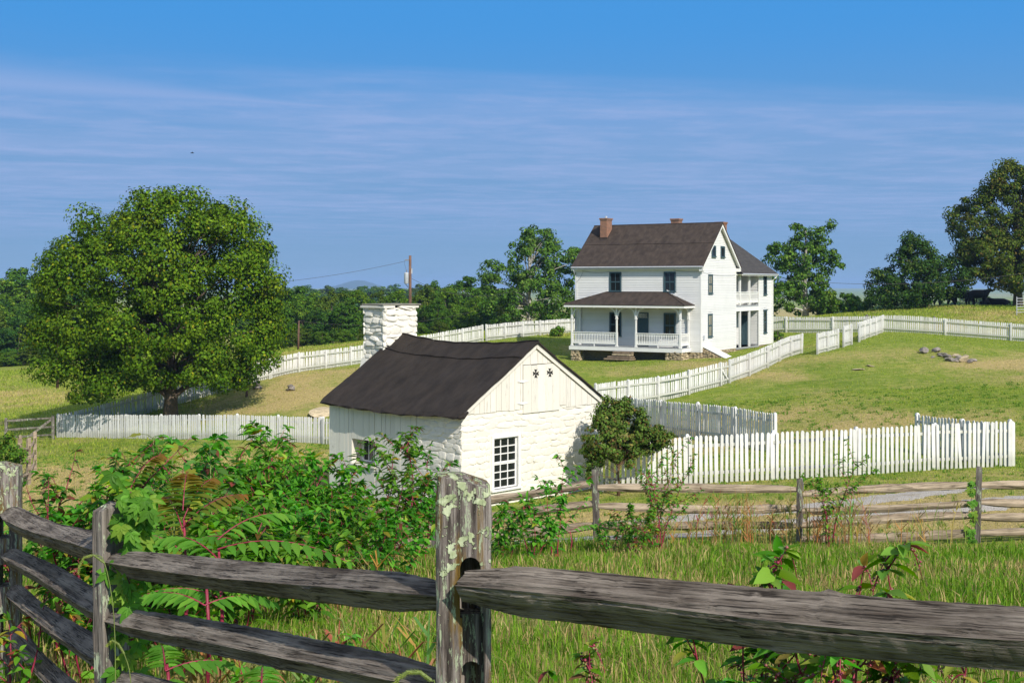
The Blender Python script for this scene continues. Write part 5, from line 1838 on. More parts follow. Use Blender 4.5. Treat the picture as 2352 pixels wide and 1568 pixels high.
def limbs(base_pts, cl, rs, r0, n_limb, trunk_path):
    mb = MB()
    tr = [Vector(p) for p in trunk_path]
    k = len(tr)
    mb.tube(tr, [r0 * (1.25 if i == 0 else 1.0) * (1 - 0.72 * i / (k - 1)) for i in range(k)], 9)
    if len(cl):
        pick = rs.choice(len(cl), min(n_limb, len(cl)), replace=False)
        for q in pick:
            tip = Vector(cl[q])
            hmax = tr[-1].z
            t = min(max((tip.z * 0.62 - tr[0].z) / max(hmax - tr[0].z, 0.1), 0.12), 0.95)
            s = t * (k - 1)
            i = min(int(s), k - 2)
            a = tr[i].lerp(tr[i + 1], s - i)
            d = tip - a
            mid = a + d * 0.5 + Vector((rs.normal() * 0.08, rs.normal() * 0.08, 0.10)) * d.length
            r = r0 * 0.34 * (1 - 0.5 * t)
            mb.tube([a, a.lerp(mid, 0.5) + Vector((0, 0, 0.03 * d.length)), mid, mid.lerp(tip, 0.6), tip], [r, r * 0.8, r * 0.55, r * 0.3, r * 0.1], 6, cap=False)
    return mb
def tree(name, label, cat, loc, ellipsoids, n_clumps, per, clump_r, leaf, cols, trunk_r, seed, trunk_path=None, bark='bark', group=None, n_limb=26, shell=0.55, flat=0.75, inner=0.0, lobes=0, **lk):
    rs = np.random.default_rng(seed)
    root = empty(name, loc, 0, label, cat, group)
    (V, T, C), cl = crown_cloud(ellipsoids, n_clumps, per, clump_r, leaf, cols, rs, shell, flat, inner=inner, lobes=lobes, **lk)
    top = sum(sorted(e[0][2] for e in ellipsoids)[-3:]) / 3.0
    trunk_path = trunk_path or [(0, 0, -0.3), (0.03, 0, top * 0.2), (-0.05, 0.05, top * 0.45), (0.05, 0, top * 0.75), (0, 0, top)]
    tb = limbs(None, cl, rs, trunk_r, n_limb, trunk_path).mesh('trunk', M[bark], smooth=True)
    put('trunk', tb, root)
    cr = put('crown', np_mesh('crown', V, T, M['treeleaf'], C), root)
    cr['kind'] = 'stuff'
    return root
def place_by_px(px, d):
    return base(px, d)
GREEN = [((0.0467, 0.1148, 0.0102), 0.45), ((0.0808, 0.17, 0.0153), 0.38), ((0.1275, 0.204, 0.0204), 0.14), ((0.255, 0.238, 0.0213), 0.03)]
LINDEN = [((0.0446, 0.1008, 0.005), 0.45), ((0.0864, 0.1584, 0.0072), 0.38), ((0.144, 0.2088, 0.0101), 0.15), ((0.2592, 0.2376, 0.0144), 0.02)]
SYC = [((0.0468, 0.1092, 0.0125), 0.5), ((0.078, 0.1599, 0.0187), 0.38), ((0.1326, 0.195, 0.0312), 0.12)]
DARKG = [((0.022, 0.055, 0.009), 0.55), ((0.045, 0.100, 0.014), 0.35), ((0.10, 0.13, 0.02), 0.10)]
OLIVE = [((0.045, 0.0765, 0.009), 0.45), ((0.0765, 0.1125, 0.0126), 0.37), ((0.135, 0.135, 0.018), 0.15), ((0.162, 0.099, 0.027), 0.03)]

# the big round tree on the left
tb_ = base(392, 71)
def E(px, py, d, rx, ry, rz):
    p = pix(px, py, d) - tb_
    return ((p.x, p.y, p.z), (rx, ry, rz))
tree('linden_tree', 'big round leafy tree standing behind the left picket fence', 'tree', tb_,
     [E(365, 640, 71, 4.6, 4.4, 4.2), E(365, 562, 71, 4.3, 3.8, 2.7), E(230, 700, 71, 3.6, 3.6, 4.2), E(512, 720, 71, 3.1, 3.4, 3.9), E(262, 565, 71, 3.0, 3.0, 2.5),
      E(495, 570, 71, 2.9, 3.0, 2.9), E(180, 795, 70, 2.5, 2.6, 2.2), E(380, 785, 69.5, 3.8, 3.2, 2.5), E(550, 790, 71, 2.0, 2.4, 2.3), E(602, 645, 71.5, 0.95, 1.6, 1.8),
      E(245, 868, 69.5, 1.9, 1.9, 0.9), E(500, 852, 70, 2.0, 2.0, 0.9), E(190, 922, 69, 0.9, 0.9, 0.4), E(400, 500, 71, 3.4, 3.0, 1.5), E(330, 855, 70, 1.8, 1.8, 0.8)],
     470, 225, 0.92, 0.185, LINDEN, 0.40, 11, n_limb=80, shell=0.62, inner=0.14, lobes=30)
# trees round the house
def simple_tree(name, label, px, d, ells, *a, **k):
    global tb_
    tb_ = base(px, d)
    return tree(name, label, 'tree', tb_, [E(*e) for e in ells], *a, **k)
simple_tree('sycamore_tree', 'tall loose sycamore tree just left of the farmhouse roof', 1215, 130,
    [(1225, 600, 130, 3.0, 3.0, 3.3), (1235, 555, 130, 2.1, 2.2, 1.7), (1300, 640, 131, 1.7, 2.4, 3.0), (1150, 650, 130, 2.0, 2.4, 2.3), (1215, 680, 129, 3.6, 3.0, 2.2), (1130, 620, 130, 1.3, 1.6, 1.3), (1280, 700, 130, 2.2, 2.2, 1.8), (1150, 710, 129, 2.2, 2.2, 1.4), (1320, 600, 132, 0.8, 1.4, 1.7)],
    300, 70, 0.62, 0.27, SYC, 0.34, 21, bark='bark_pale', n_limb=46, shell=0.5, lobes=10)
simple_tree('sycamore_tree', 'tall sycamore tree right of the farmhouse wing', 1850, 122,
    [(1850, 600, 122, 2.0, 2.2, 2.6), (1880, 540, 122, 1.1, 1.4, 1.2), (1830, 530, 122, 0.9, 1.2, 0.8), (1790, 590, 122, 1.3, 1.6, 1.4), (1910, 600, 122, 1.2, 1.4, 1.2), (1850, 665, 121.5, 2.4, 2.2, 2.0), (1800, 690, 121, 1.9, 2.0, 1.7), (1890, 690, 122, 1.7, 2.0, 1.7), (1760, 640, 122, 0.9, 1.2, 0.9), (1900, 515, 122, 0.5, 0.7, 0.7)],
    230, 70, 0.56, 0.26, SYC, 0.30, 22, bark='bark_pale', n_limb=40, shell=0.5, lobes=10)
simple_tree('apple_tree', 'dark spreading tree at the pasture edge left of the cows', 2128, 118,
    [(2095, 620, 118, 2.9, 3.0, 2.6), (2100, 565, 118, 1.3, 1.5, 1.5), (2170, 640, 118, 2.2, 2.4, 2.0), (2035, 660, 118, 1.9, 2.2, 1.5), (2110, 670, 117, 3.3, 2.6, 1.2), (2010, 690, 117, 1.1, 1.6, 0.7)],
    260, 90, 0.6, 0.22, DARKG, 0.24, 23, n_limb=30, lobes=12, inner=0.15)
simple_tree('oak_tree', 'tall olive brown tree cut off by the right edge of the picture', 2338, 119,
    [(2330, 480, 119, 3.6, 3.6, 4.2), (2310, 420, 119, 2.6, 2.8, 2.2), (2240, 510, 119, 2.4, 2.8, 2.6), (2235, 590, 118.5, 1.9, 2.4, 2.0), (2300, 590, 118, 2.8, 2.6, 2.2), (2400, 560, 119, 3.0, 3.0, 3.0), (2225, 630, 118, 1.0, 1.5, 0.9), (2400, 430, 119, 3.0, 3.0, 2.6), (2280, 640, 118, 1.6, 1.8, 0.8), (2340, 640, 117, 2.4, 2.0, 1.1)],
    520, 105, 0.74, 0.24, OLIVE, 0.42, 24, n_limb=44, lobes=14, inner=0.12)
def bush(name, label, px, d, ells, n, per, cr, leaf, cols, seed, group=None, cat='bush', bark='bark', n_limb=14, **k):
    global tb_
    tb_ = base(px, d)
    return tree(name, label, cat, tb_, [E(*e) for e in ells], n, per, cr, leaf, cols, 0.05, seed, group=group, n_limb=n_limb, trunk_path=[(0, 0, -0.1), (0.02, 0, 0.3), (0, 0.02, 0.6), (0.02, 0, 0.9)], bark=bark, **k)
bush('roadside_bush', 'green bush between the right sycamore and the dark tree', 1950, 121, [(1940, 695, 121, 1.5, 1.5, 0.9), (1975, 700, 121, 1.2, 1.2, 0.6), (1905, 690, 121, 1.1, 1.2, 1.2)], 60, 50, 0.4, 0.26, GREEN, 31)
bush('rose_shrub', 'leafy rose shrub at the corner of the shed over the picket fence', 1420, 35.2,
     [(1430, 980, 35.4, 0.78, 0.6, 0.72), (1400, 950, 35.4, 0.45, 0.45, 0.5), (1480, 1000, 35.4, 0.65, 0.55, 0.5), (1375, 1010, 35.2, 0.40, 0.36, 0.55), (1515, 1003, 35.3, 0.36, 0.35, 0.30), (1430, 1030, 35.2, 0.55, 0.45, 0.32), (1362, 1070, 35.2, 0.20, 0.2, 0.42), (1352, 1040, 35.2, 0.18, 0.2, 0.22), ],
     270, 46, 0.15, 0.085, [((0.060, 0.115, 0.018), 0.5), ((0.105, 0.165, 0.026), 0.35), ((0.16, 0.11, 0.035), 0.10), ((0.18, 0.08, 0.03), 0.05)], 32, bark='stem_brown', n_limb=60, lobes=44, lobe_f=(0.10, 0.22), lobe_r=(0.95, 1.38))
bush('hedge_bush', 'low green bush beside the far left rail fence end', 20, 43, [(10, 1025, 43, 0.55, 0.6, 0.5), (35, 1045, 42.5, 0.35, 0.4, 0.35), (-30, 1030, 43, 0.8, 0.7, 0.6)], 60, 50, 0.2, 0.10, GREEN, 33)
bush('garden_shrub', 'small shrub in front of the back picket fence left of the house', 1283, 103, [(1283, 758, 103, 0.7, 0.6, 0.35), (1272, 762, 103, 0.4, 0.4, 0.25)], 24, 40, 0.2, 0.16, GREEN, 34)
bush('garden_shrub', 'small green clump among stones beside the wing of the farmhouse', 1786, 97, [(1786, 768, 97, 0.4, 0.4, 0.22)], 12, 34, 0.16, 0.14, GREEN, 35)

# the wood behind: a few trees, copied with turned and stretched crowns
proto = []
rs = np.random.default_rng(99)
WOOD = [[((0.0324, 0.0864, 0.0072), 0.5), ((0.0576, 0.1296, 0.0108), 0.4), ((0.1008, 0.1584, 0.013), 0.1)], [((0.0475, 0.108, 0.0072), 0.5), ((0.09, 0.1692, 0.0108), 0.4), ((0.144, 0.1944, 0.0144), 0.1)], [((0.023, 0.0684, 0.0086), 0.5), ((0.0418, 0.1044, 0.0108), 0.4), ((0.072, 0.1224, 0.013), 0.1)], [((0.049, 0.09, 0.0072), 0.5), ((0.0792, 0.1224, 0.0108), 0.4), ((0.1224, 0.1368, 0.018), 0.1)]]
for k in range(6):
    ells = [((0, 0, 6.0), (2.8, 2.8, 3.4))]
    for q in range(7):
        an = q * 0.9 + rs.uniform(0, 0.5)
        r = rs.uniform(1.4, 2.6)
        ells.append(((r * math.cos(an), r * math.sin(an), rs.uniform(2.2, 8.2)), tuple(rs.uniform(1.1, 2.0, 3))))
    ells.append(((rs.uniform(-1, 1), rs.uniform(-1, 1), 9.0), tuple(rs.uniform(1.0, 1.5, 3))))
    for q in range(3):
        an = rs.uniform(0, 6.28)
        ells.append(((2.3 * math.cos(an), 2.3 * math.sin(an), 1.6), (1.5, 1.5, 1.5)))
    (V, T, C), cl = crown_cloud(ells, 150, 62, 0.75, 0.36, WOOD[k % 4], rs, 0.55)
    tm = limbs(None, cl, rs, 0.22, 14, [(0, 0, -1.2), (0.1, 0, 2), (-0.1, 0.1, 4.5), (0, 0, 8)]).mesh('trunk', M['bark'], smooth=True)
    proto.append((tm, np_mesh('crown', V, T, M['treeleaf'], C)))
def wood_tree(px, py_top, d, k, width, label, group):
    q = base(px, d)
    H = pix(px, py_top, d).z - q.z
    root = empty('woodland_tree', q, random.uniform(0, 6.28), label, 'tree', group)
    s = H / 10.4
    root.scale = (s * width, s * width, s)
    put('trunk', proto[k][0], root)
    c = put('crown', proto[k][1], root)
    c['kind'] = 'stuff'
random.seed(31)
ORD = 'first second third fourth fifth sixth seventh eighth ninth tenth eleventh twelfth thirteenth fourteenth fifteenth sixteenth seventeenth'.split()
def rank_label(rows_, i, split, what):
    back = rows_[i][2] >= split
    same = sorted(r_[0] for r_ in rows_ if (r_[2] >= split) == back)
    return '%s green %s, %s from the left' % ('tall back row' if back else 'lower front row', what, ORD[same.index(rows_[i][0])])
front = [(655, 700, 138), (700, 668, 150), (735, 700, 140), (762, 668, 150), (800, 690, 140), (832, 662, 152), (868, 690, 142), (905, 652, 155), (940, 680, 143), (968, 652, 156), (1003, 688, 142), (1030, 655, 152), (1060, 628, 158), (1085, 668, 144), (1110, 700, 138), (1160, 690, 142), (1260, 690, 150), (1330, 680, 150), (680, 652, 162), (725, 655, 165), (790, 660, 168), (880, 665, 168), (1000, 645, 170), (1120, 650, 165), (640, 665, 160), (610, 690, 150)]
for i, (px, py, d) in enumerate(front):
    wood_tree(px + random.uniform(-8, 8), py + random.uniform(-5, 5), d, i % 6, random.uniform(0.95, 1.3), rank_label(front, i, 150, 'tree of the wood behind the shed'), 'trees of the wood behind the shed')
left = [(-30, 640, 165), (15, 622, 170), (55, 612, 175), (95, 622, 172), (135, 625, 165), (-10, 720, 152), (40, 715, 150), (85, 712, 152), (120, 725, 150), (170, 640, 165), (230, 700, 160), (300, 700, 165), (380, 690, 170), (470, 690, 165), (560, 670, 165), (0, 690, 158), (70, 680, 160)]
for i, (px, py, d) in enumerate(left):
    wood_tree(px + random.uniform(-6, 6), py + random.uniform(-4, 4), d, (i * 5 + 2) % 6, random.uniform(1.0, 1.35), rank_label(left, i, 160, 'tree of the wood at the left edge'), 'trees of the wood at the left edge')
# low scrub along the foot of the wood keeps it closed
scrub = [(640, 765, 134), (690, 758, 135), (740, 760, 133), (790, 755, 134), (840, 752, 134), (890, 745, 135), (960, 735, 135), (1010, 735, 135), (1060, 730, 135), (1120, 735, 134), (1180, 728, 134), (1240, 728, 136), (20, 800, 146), (70, 796, 147), (115, 800, 146), (165, 800, 146), (-20, 802, 146)]
for i, (px, py, d) in enumerate(scrub):
    wood_tree(px, py + random.uniform(-5, 5), d, (i * 2 + 1) % 6, 1.9, 'low scrubby tree %s, %s from the left' % ('at the foot of the wood' if px > 400 else 'along the field edge at far left', ORD[sorted(q[0] for q in scrub if (q[0] > 400) == (px > 400)).index(px)]), 'scrub along the wood' if px > 400 else 'scrub at the far left')
fart = [(2185, 690, 420), (2215, 684, 430), (2245, 676, 440), (2270, 680, 430), (2300, 688, 420), (2160, 694, 430), (1960, 690, 400), (1990, 694, 410), (2330, 690, 430), (1905, 684, 430), (1930, 688, 440), (2120, 690, 430), (2090, 688, 440), (2060, 686, 430), (2030, 690, 430)]
for i, (px, py, d) in enumerate(fart):
    wood_tree(px, py, d, (i * 3) % 6, 1.5, 'pale distant tree beyond the pasture crest, %s from the left' % ORD[sorted(q[0] for q in fart).index(px)], 'far trees beyond the pasture')

back = [(610, 652, 560), (645, 655, 570), (680, 653, 580), (712, 656, 560), (745, 656, 570), (778, 657, 560), (812, 657, 570), (845, 655, 560), (880, 654, 570), (915, 654, 560), (955, 653, 570), (995, 652, 560), (1035, 652, 570)]
for i, (px, py, d) in enumerate(back):
    wood_tree(px, py, d, (i * 5 + 1) % 6, 1.7, 'hazy far tree showing over the wood under the mountain, %s from the left' % ORD[i], 'far trees behind the wood')
# ------------------------------------------------------------------ distance: mountain, poles, wires
hy = 6600.0
V, Fq = [], []
nx_, ny_ = 60, 8
for j in range(ny_ + 1):
    for i in range(nx_ + 1):
        u = (i / nx_ - 0.5) * 2
        v = j / ny_
        dx = u * 1140
        prof_ = 0.62 * math.exp(-((dx - 10) / 135) ** 2) + 0.38 * math.exp(-((dx + 40) / 330) ** 2) + 0.02 * math.sin(i * 1.3)
        z = EZ - 58 + 73 * prof_ * math.sin(math.pi * v)
        V.append((-825 + dx, hy + (v - 0.5) * 700, z))
for j in range(ny_):
    for i in range(nx_):
        a = j * (nx_ + 1) + i
        Fq.append((a, a + 1, a + nx_ + 2, a + nx_ + 1))
hill = MB().add(V, Fq).build('hill', plain('wooded_hill', (0.035, 0.065, 0.02), 0.95, 0.3, 0.05), smooth=True)
tag(hill, 'blue wooded mountain far away on the horizon', None, None, 'structure')

pl = base(942, 120)
ptop = pix(942, 587, 120)
pole = empty('utility_pole', pl, 0, 'brown wooden utility pole with grey transformer behind the stone chimney', 'utility pole')
hp = ptop.z - pl.z
MB().tube([(0, 0, -0.5), (0, 0, hp * 0.5), (0, 0, hp)], [0.17, 0.15, 0.125], 10).build('pole', M['pole'], pole, smooth=True)
tr = MB()
zt = pix(942, 652, 120).z - pl.z
tr.tube([(-0.36, -0.05, zt), (-0.36, -0.05, zt + 0.06), (-0.36, -0.05, zt + 1.0), (-0.36, -0.05, zt + 1.06), (-0.36, -0.05, zt + 1.12)], [0.17, 0.22, 0.22, 0.23, 0.10], 14)
tr.build('transformer', M['metal'], pole, smooth=True)
MB().tube([(-0.36, -0.05, zt + 1.1), (-0.34, -0.05, zt + 1.35)], 0.035, 6).build('insulator', M['greystone'], pole)
MB().box(-0.30, 0.0, -0.03, 0.03, zt + 0.25, zt + 0.31).box(-0.30, 0.0, -0.03, 0.03, zt + 0.75, zt + 0.81).build('bracket', M['metal'], pole)
MB().tube([(-0.14, 0, hp - 0.42), (-0.5, 0.0, hp - 0.45)], 0.05, 6).build('insulator', M['greystone'], pole)
MB().box(0.12, 0.22, -0.06, 0.06, zt + 1.0, zt + 1.5).build('cutout', M['metal'], pole)
MB().tube([(-0.15, -0.1, zt - 0.25), (-0.4, -0.1, zt - 0.12), (-0.42, -0.1, zt)], 0.02, 5).tube([(0.15, -0.05, zt - 0.3), (-0.2, -0.16, zt - 0.35), (-0.4, -0.1, zt)], 0.02, 5).build('lead', M['wire'], pole)
MB().tube([(-0.5, 0, hp - 0.45), (-0.55, 0, hp - 0.8), (-0.36, -0.05, zt + 1.3)], 0.012, 5).build('lead', M['wire'], pole)
def small_pole(label, px, py, d, r=0.13):
    q = base(px, d)
    h = pix(px, py, d).z - q.z
    o = empty('utility_pole', q, 0, label, 'utility pole')
    MB().tube([(0, 0, -0.4), (0.03, 0, h * 0.5), (0.08, 0, h)], [r, r * 0.9, r * 0.75], 8).build('pole', M['pole'], o, smooth=True)
    MB().tube([(0.08, 0, h - 0.1), (0.2, 0, h - 0.02)], 0.04, 6).build('insulator', M['greystone'], o)
small_pole('small grey pole at the edge of the wood left of the chimney', 685, 736, 128, 0.12)
small_pole('reddish pole mostly hidden behind the left side of the big tree', 132, 640, 108, 0.13)
def wire(label, a, c, drop, r=0.016, n=24):
    A, C = pix(*a), pix(*c)
    pts = [A.lerp(C, i / n) + Vector((0, 0, -4 * drop * (i / n) * (1 - i / n))) for i in range(n + 1)]
    o = MB().tube([p - A for p in pts], r, 5).build('power_line', M['wire'], None, A)
    tag(o, label, 'wire', 'overhead power lines')
wire('thin wire from the pole top falling left to the big tree', (930, 600, 120), (560, 655, 108), 0.3)
wire('upper of two wires passing low in front of the wood to the chimney', (688, 737, 128), (1100, 712, 128), 0.9)
wire('lower wire from the small pole left to the big tree', (688, 740, 128), (560, 742, 122), 0.2)
wire('wire from the transformer running right toward the farmhouse', (946, 640, 120), (1180, 668, 118), 1.0)
wire('wire crossing the sky from the farmhouse to the right hand tree', (1780, 640, 104), (2360, 626, 108), 0.7)

bird = MB()
bp = pix(441, 352, 160)
bird.tube([(-0.22, 0, 0), (-0.08, 0, 0.03), (0.1, 0, 0.02), (0.25, 0, 0)], [0.01, 0.06, 0.05, 0.01], 6)
bird.prism([(0.0, 0.0, 0.02), (0.12, 0.42, 0.12), (0.2, 0.42, 0.12), (0.14, 0.0, 0.02)], (0, 0, 0.012))
bird.prism([(0.0, 0.0, 0.02), (0.12, -0.42, 0.12), (0.2, -0.42, 0.12), (0.14, 0.0, 0.02)], (0, 0, 0.012))
bo = bird.build('bird', M['cow'], None, bp)
tag(bo, 'tiny dark bird flying above the big round tree', 'bird')

# ------------------------------------------------------------------ cattle on the crest
def skin_mesh(name, verts, edges, radii, mat, sub=1):
    me = bpy.data.meshes.new(name)
    me.from_pydata(verts, edges, [])
    o = put('tmp', me)
    md = o.modifiers.new('skin', 'SKIN')
    sv = me.skin_vertices[0].data
    for i, r in enumerate(radii):
        sv[i].radius = r if isinstance(r, tuple) else (r, r)
    sv[0].use_root = True
    ss = o.modifiers.new('sub', 'SUBSURF'); ss.levels = sub; ss.render_levels = sub
    bpy.context.view_layer.update()
    dg = bpy.context.evaluated_depsgraph_get()
    out = bpy.data.meshes.new_from_object(o.evaluated_get(dg))
    bpy.data.objects.remove(o)
    out.materials.clear()
    out.materials.append(mat)
    out.polygons.foreach_set('use_smooth', np.ones(len(out.polygons), bool))
    return out
def cow(head, lying=False):
    z = 1.05 if not lying else 0.55
    v = [(0, 0, z), (0.45, 0, z + 0.02), (0.75, 0, z + 0.05), (-0.45, 0, z), (-0.8, 0, z + 0.06)]
    e = [(0, 1), (1, 2), (0, 3), (3, 4)]
    r = [0.40, 0.38, 0.30, 0.39, 0.32]
    def chain(start, pts, rad):
        last = start
        for p, q in zip(pts, rad):
            v.append(p); r.append(q); e.append((last, len(v) - 1)); last = len(v) - 1
    if head == 'up':
        chain(2, [(1.0, 0, z + 0.22), (1.2, 0, z + 0.38), (1.45, 0, z + 0.24)], [0.21, 0.16, 0.09])
    else:
        chain(2, [(1.02, 0, z - 0.15), (1.2, 0, z - 0.5), (1.28, 0, z - 0.85)], [0.20, 0.15, 0.09])
    chain(4, [(-1.0, 0, z + 0.05), (-1.06, 0, z - 0.3), (-1.05, 0, z - 0.65)], [0.09, 0.04, 0.05])
    if not lying:
        for s in (-1, 1):
            chain(2, [(0.68, s * 0.2, 0.62), (0.70, s * 0.2, 0.35), (0.68, s * 0.2, 0.04)], [0.13, 0.075, 0.07])
            chain(4, [(-0.68, s * 0.22, 0.72), (-0.85, s * 0.22, 0.42), (-0.78, s * 0.22, 0.04)], [0.17, 0.085, 0.07])
    else:
        for s in (-1, 1):
            chain(2, [(0.9, s * 0.25, 0.18), (0.7, s * 0.36, 0.1)], [0.11, 0.07])
            chain(4, [(-0.5, s * 0.35, 0.2), (-0.15, s * 0.42, 0.1)], [0.15, 0.07])
    return skin_mesh('cow', v, e, r, M['cow'])
COWS = {'graze': cow('down'), 'up': cow('up'), 'lie': cow('up', True)}
EAR = MB().prism([(1.16, 0.12, 0), (1.10, 0.34, 0.02), (1.2, 0.30, -0.06)], (0.03, 0, 0.02)).prism([(1.16, -0.12, 0), (1.10, -0.34, 0.02), (1.2, -0.30, -0.06)], (0.03, 0, 0.02)).mesh('ear', M['cow'])
for label, px, d, kind, rz, s in (
        ('black cow grazing alone, leftmost of the cattle on the crest', 2174, 124, 'graze', R(150), 0.95),
        ('black cow standing left in the close pair on the crest', 2213, 125, 'graze', R(172), 1.2),
        ('black cow standing right in the close pair on the crest', 2244, 124, 'up', R(8), 1.2),
        ('black cow lying down right of the standing pair', 2269, 126, 'lie', R(10), 0.85),
        ('black cow lying under the right hand tree beside the metal corral', 2297, 124, 'lie', R(165), 0.9)):
    q = base(px, d)
    o = empty('cow', q, rz, label, 'cow', 'black cattle on the pasture crest')
    o.scale = (s, s, s)
    put('body', COWS[kind], o)
    put('ears', EAR, o, (0, 0, {'graze': 0.62, 'up': 1.42, 'lie': 0.94}[kind]))
cg = empty('corral_panel', base(2345, 108), R(25), 'grey tubular metal corral panel at the right edge', 'corral panel')
for k in range(6):
    MB().tube([(-0.5, 0, 0.25 + k * 0.24), (3.0, 0, 0.25 + k * 0.24)], 0.025, 6).build('bar', M['metal'], cg)
for x in (-0.5, 0.55, 3.0):
    MB().tube([(x, 0, 0), (x, 0, 1.6)], 0.035, 6).build('upright', M['metal'], cg)
for i, (px, py, d) in enumerate(((1991, 731, 99), (1648 + 0, 0, 0), (2146, 733, 97))):
    if d == 0: continue
    q = base(px, d)
    h = pix(px, py - 4, d).z - q.z
    MB_ = rough_post('fence_post', 0.16, 0.16, max(h, 1.2), 90 + i, M['post'], None, None, 0)
    o = put('fence_post', MB_, None, q)
    tag(o, 'old grey pasture post showing above the pasture picket fence, ' + ('left of the two' if i == 0 else 'right of the two'), 'post', 'pasture posts')

# ------------------------------------------------------------------ rocks and stumps
def rock_mesh(seed, mat):
    rs = np.random.default_rng(seed)
    import bmesh
    bm = bmesh.new()
    bmesh.ops.create_icosphere(bm, subdivisions=2, radius=0.5)
    axes = unit(rs.normal(size=(7, 3)))
    lim = rs.uniform(0.26, 0.42, 7)
    for v in bm.verts:
        p = np.array(v.co)
        for a, l in zip(axes, lim):
            t = p @ a
            if t > l: p = p - a * (t - l)
        v.co = Vector(p * (1 + rs.normal(0, 0.02)))
    me = bpy.data.meshes.new('rock')
    bm.to_mesh(me); bm.free()
    me.materials.append(mat)
    return me
ROCKS = [rock_mesh(200 + i, M['greystone']) for i in range(6)] + [rock_mesh(210 + i, M['stone']) for i in range(3)]
random.seed(12)
def rock(label, px, py, size, k=None, flat=0.6, group=None, name='rock'):
    q = hit(px, py, 20)
    s = size
    o = put(name, ROCKS[k if k is not None else random.randrange(9)], None, q + Vector((0, 0, s * flat * 0.36)), (random.uniform(-.2, .2), random.uniform(-.2, .2), random.uniform(0, 6)), (s, s * random.uniform(0.7, 1.0), s * flat))
    tag(o, label, 'rock', group)
rock('large pale boulder left of the stone heap on the lawn', 2122, 812, 0.9, 0, 0.5)
rock('round boulder standing behind the stone heap on the lawn', 2150, 809, 0.6, 1, 0.65)
rock('pale block at the right foot of the stone heap', 2213, 832, 0.8, 6, 0.5)
for i in range(22):
    t = random.random()
    rock('broken flat stone in the heap on the lawn', 2150 + 80 * t + random.uniform(-16, 16), 818 + 12 * t + random.uniform(-5, 6), random.uniform(0.28, 0.6), None, random.uniform(0.3, 0.6), 'stones heaped on the lawn')
rock('flat stone flush in the turf left of the stone heap', 2000, 842, 0.7, 7, 0.14)
rock('lower flat stone flush in the turf nearer the fence', 1972, 850, 0.9, 7, 0.12)
rock('small pale stone on the lawn below the picket gate', 1915, 800, 0.3, 0, 0.5)
rock('wide limestone outcrop in the lawn behind the shed', 742, 950, 2.2, 6, 0.12)
rock('limestone outcrop on the bank under the dark tree', 1985, 712, 1.6, 6, 0.35)
for i, (px, py) in enumerate(((1774, 778), (1781, 781), (1796, 779), (1790, 774))):
    rock('pale stone ringing the small shrub beside the house wing', px, py, 0.42, None, 0.6, 'stones around the wing shrub')
def stump(label, px, py, w, h, seed, mat='greystone'):
    q = hit(px, py, 30)
    o = empty('tree_stump', q, 0, label, 'stump')
    rs = np.random.default_rng(seed)
    for k in range(3):
        z = h * k / 3
        ww = w * (1 - 0.08 * k)
        mesh = rock_mesh(seed + k, M[mat])
        put('block', mesh, o, (rs.uniform(-.05, .05) * w, 0, z + h / 6), (0, 0, rs.uniform(0, 6)), (ww * 1.25, ww, h / 3 * 1.9))
stump('layered grey stone block stack on the lawn under the tree edge', 590, 893, 0.55, 0.42, 300)
stump('grey stump of stone on the lawn, right of the layered stack', 668, 898, 0.5, 0.36, 310)
st_ = base(567, 74.5)
o = MB().tube([(0, 0, -0.1), (0.02, 0, 0.2), (0.0, 0.02, 0.42)], [0.09, 0.08, 0.05], 7).build('post_stub', M['pole'], None, hit(566, 912, 30))
tag(o, 'short dark stub of a post in the lawn below the stone stack', 'stub')

# ------------------------------------------------------------------ grass
def blades(name, label, n, sampler, hfun, wfun, colfun, lean=0.5, seed=1, mat='grass'):
    rs = np.random.default_rng(seed)
    x, y = sampler(n, rs)
    n = len(x)
    z = gzv(x, y) - 0.01
    h = hfun(x, y, rs)
    w = wfun(x, y, rs)
    an = rs.uniform(0, 2 * np.pi, n)
    wx, wy = np.cos(an), np.sin(an)
    la = rs.uniform(0, 2 * np.pi, n)
    ln = np.abs(rs.normal(0, lean, n)) * h
    lx, ly = np.cos(la) * ln, np.sin(la) * ln
    P = np.stack([x, y, z], 1)
    W = np.stack([wx * w / 2, wy * w / 2, np.zeros(n)], 1)
    mid = P + np.stack([lx * 0.32, ly * 0.32, h * 0.62], 1)
    tip = P + np.stack([lx, ly, h * np.clip(1 - (ln / h) ** 2 * 0.35, 0.35, 1)], 1)
    V = np.stack([P - W, P + W, mid - W * 0.75, mid + W * 0.75, tip], 1)
    T = np.array([(0, 1, 3), (0, 3, 2), (2, 3, 4)])
    T = (T[None] + (np.arange(n) * 5)[:, None, None]).reshape(-1, 3)
    C = np.repeat(colfun(x, y, rs), 5, axis=0)
    o = put(name, np_mesh(name, V.reshape(-1, 3), T, M[mat], C))
    tag(o, label, 'grass', None, 'stuff')
    return o
def frustum(d0, d1, margin=1.1, power=1.0):
    def f(n, rs):
        u = rs.random(n)
        y = (d0 ** (2 * power) + u * (d1 ** (2 * power) - d0 ** (2 * power))) ** (1 / (2 * power))
        x = rs.uniform(-0.46, 0.46, n) * y * margin
        return x, y
    return f
def patchy(x, y, s, seed):
    return vnoise(x, y, s, seed) * 0.6 + vnoise(x, y, s * 3.1, seed + 1) * 0.4
def pal(a, c, t):
    return np.array(a)[None] * (1 - t[:, None]) + np.array(c)[None] * t[:, None]
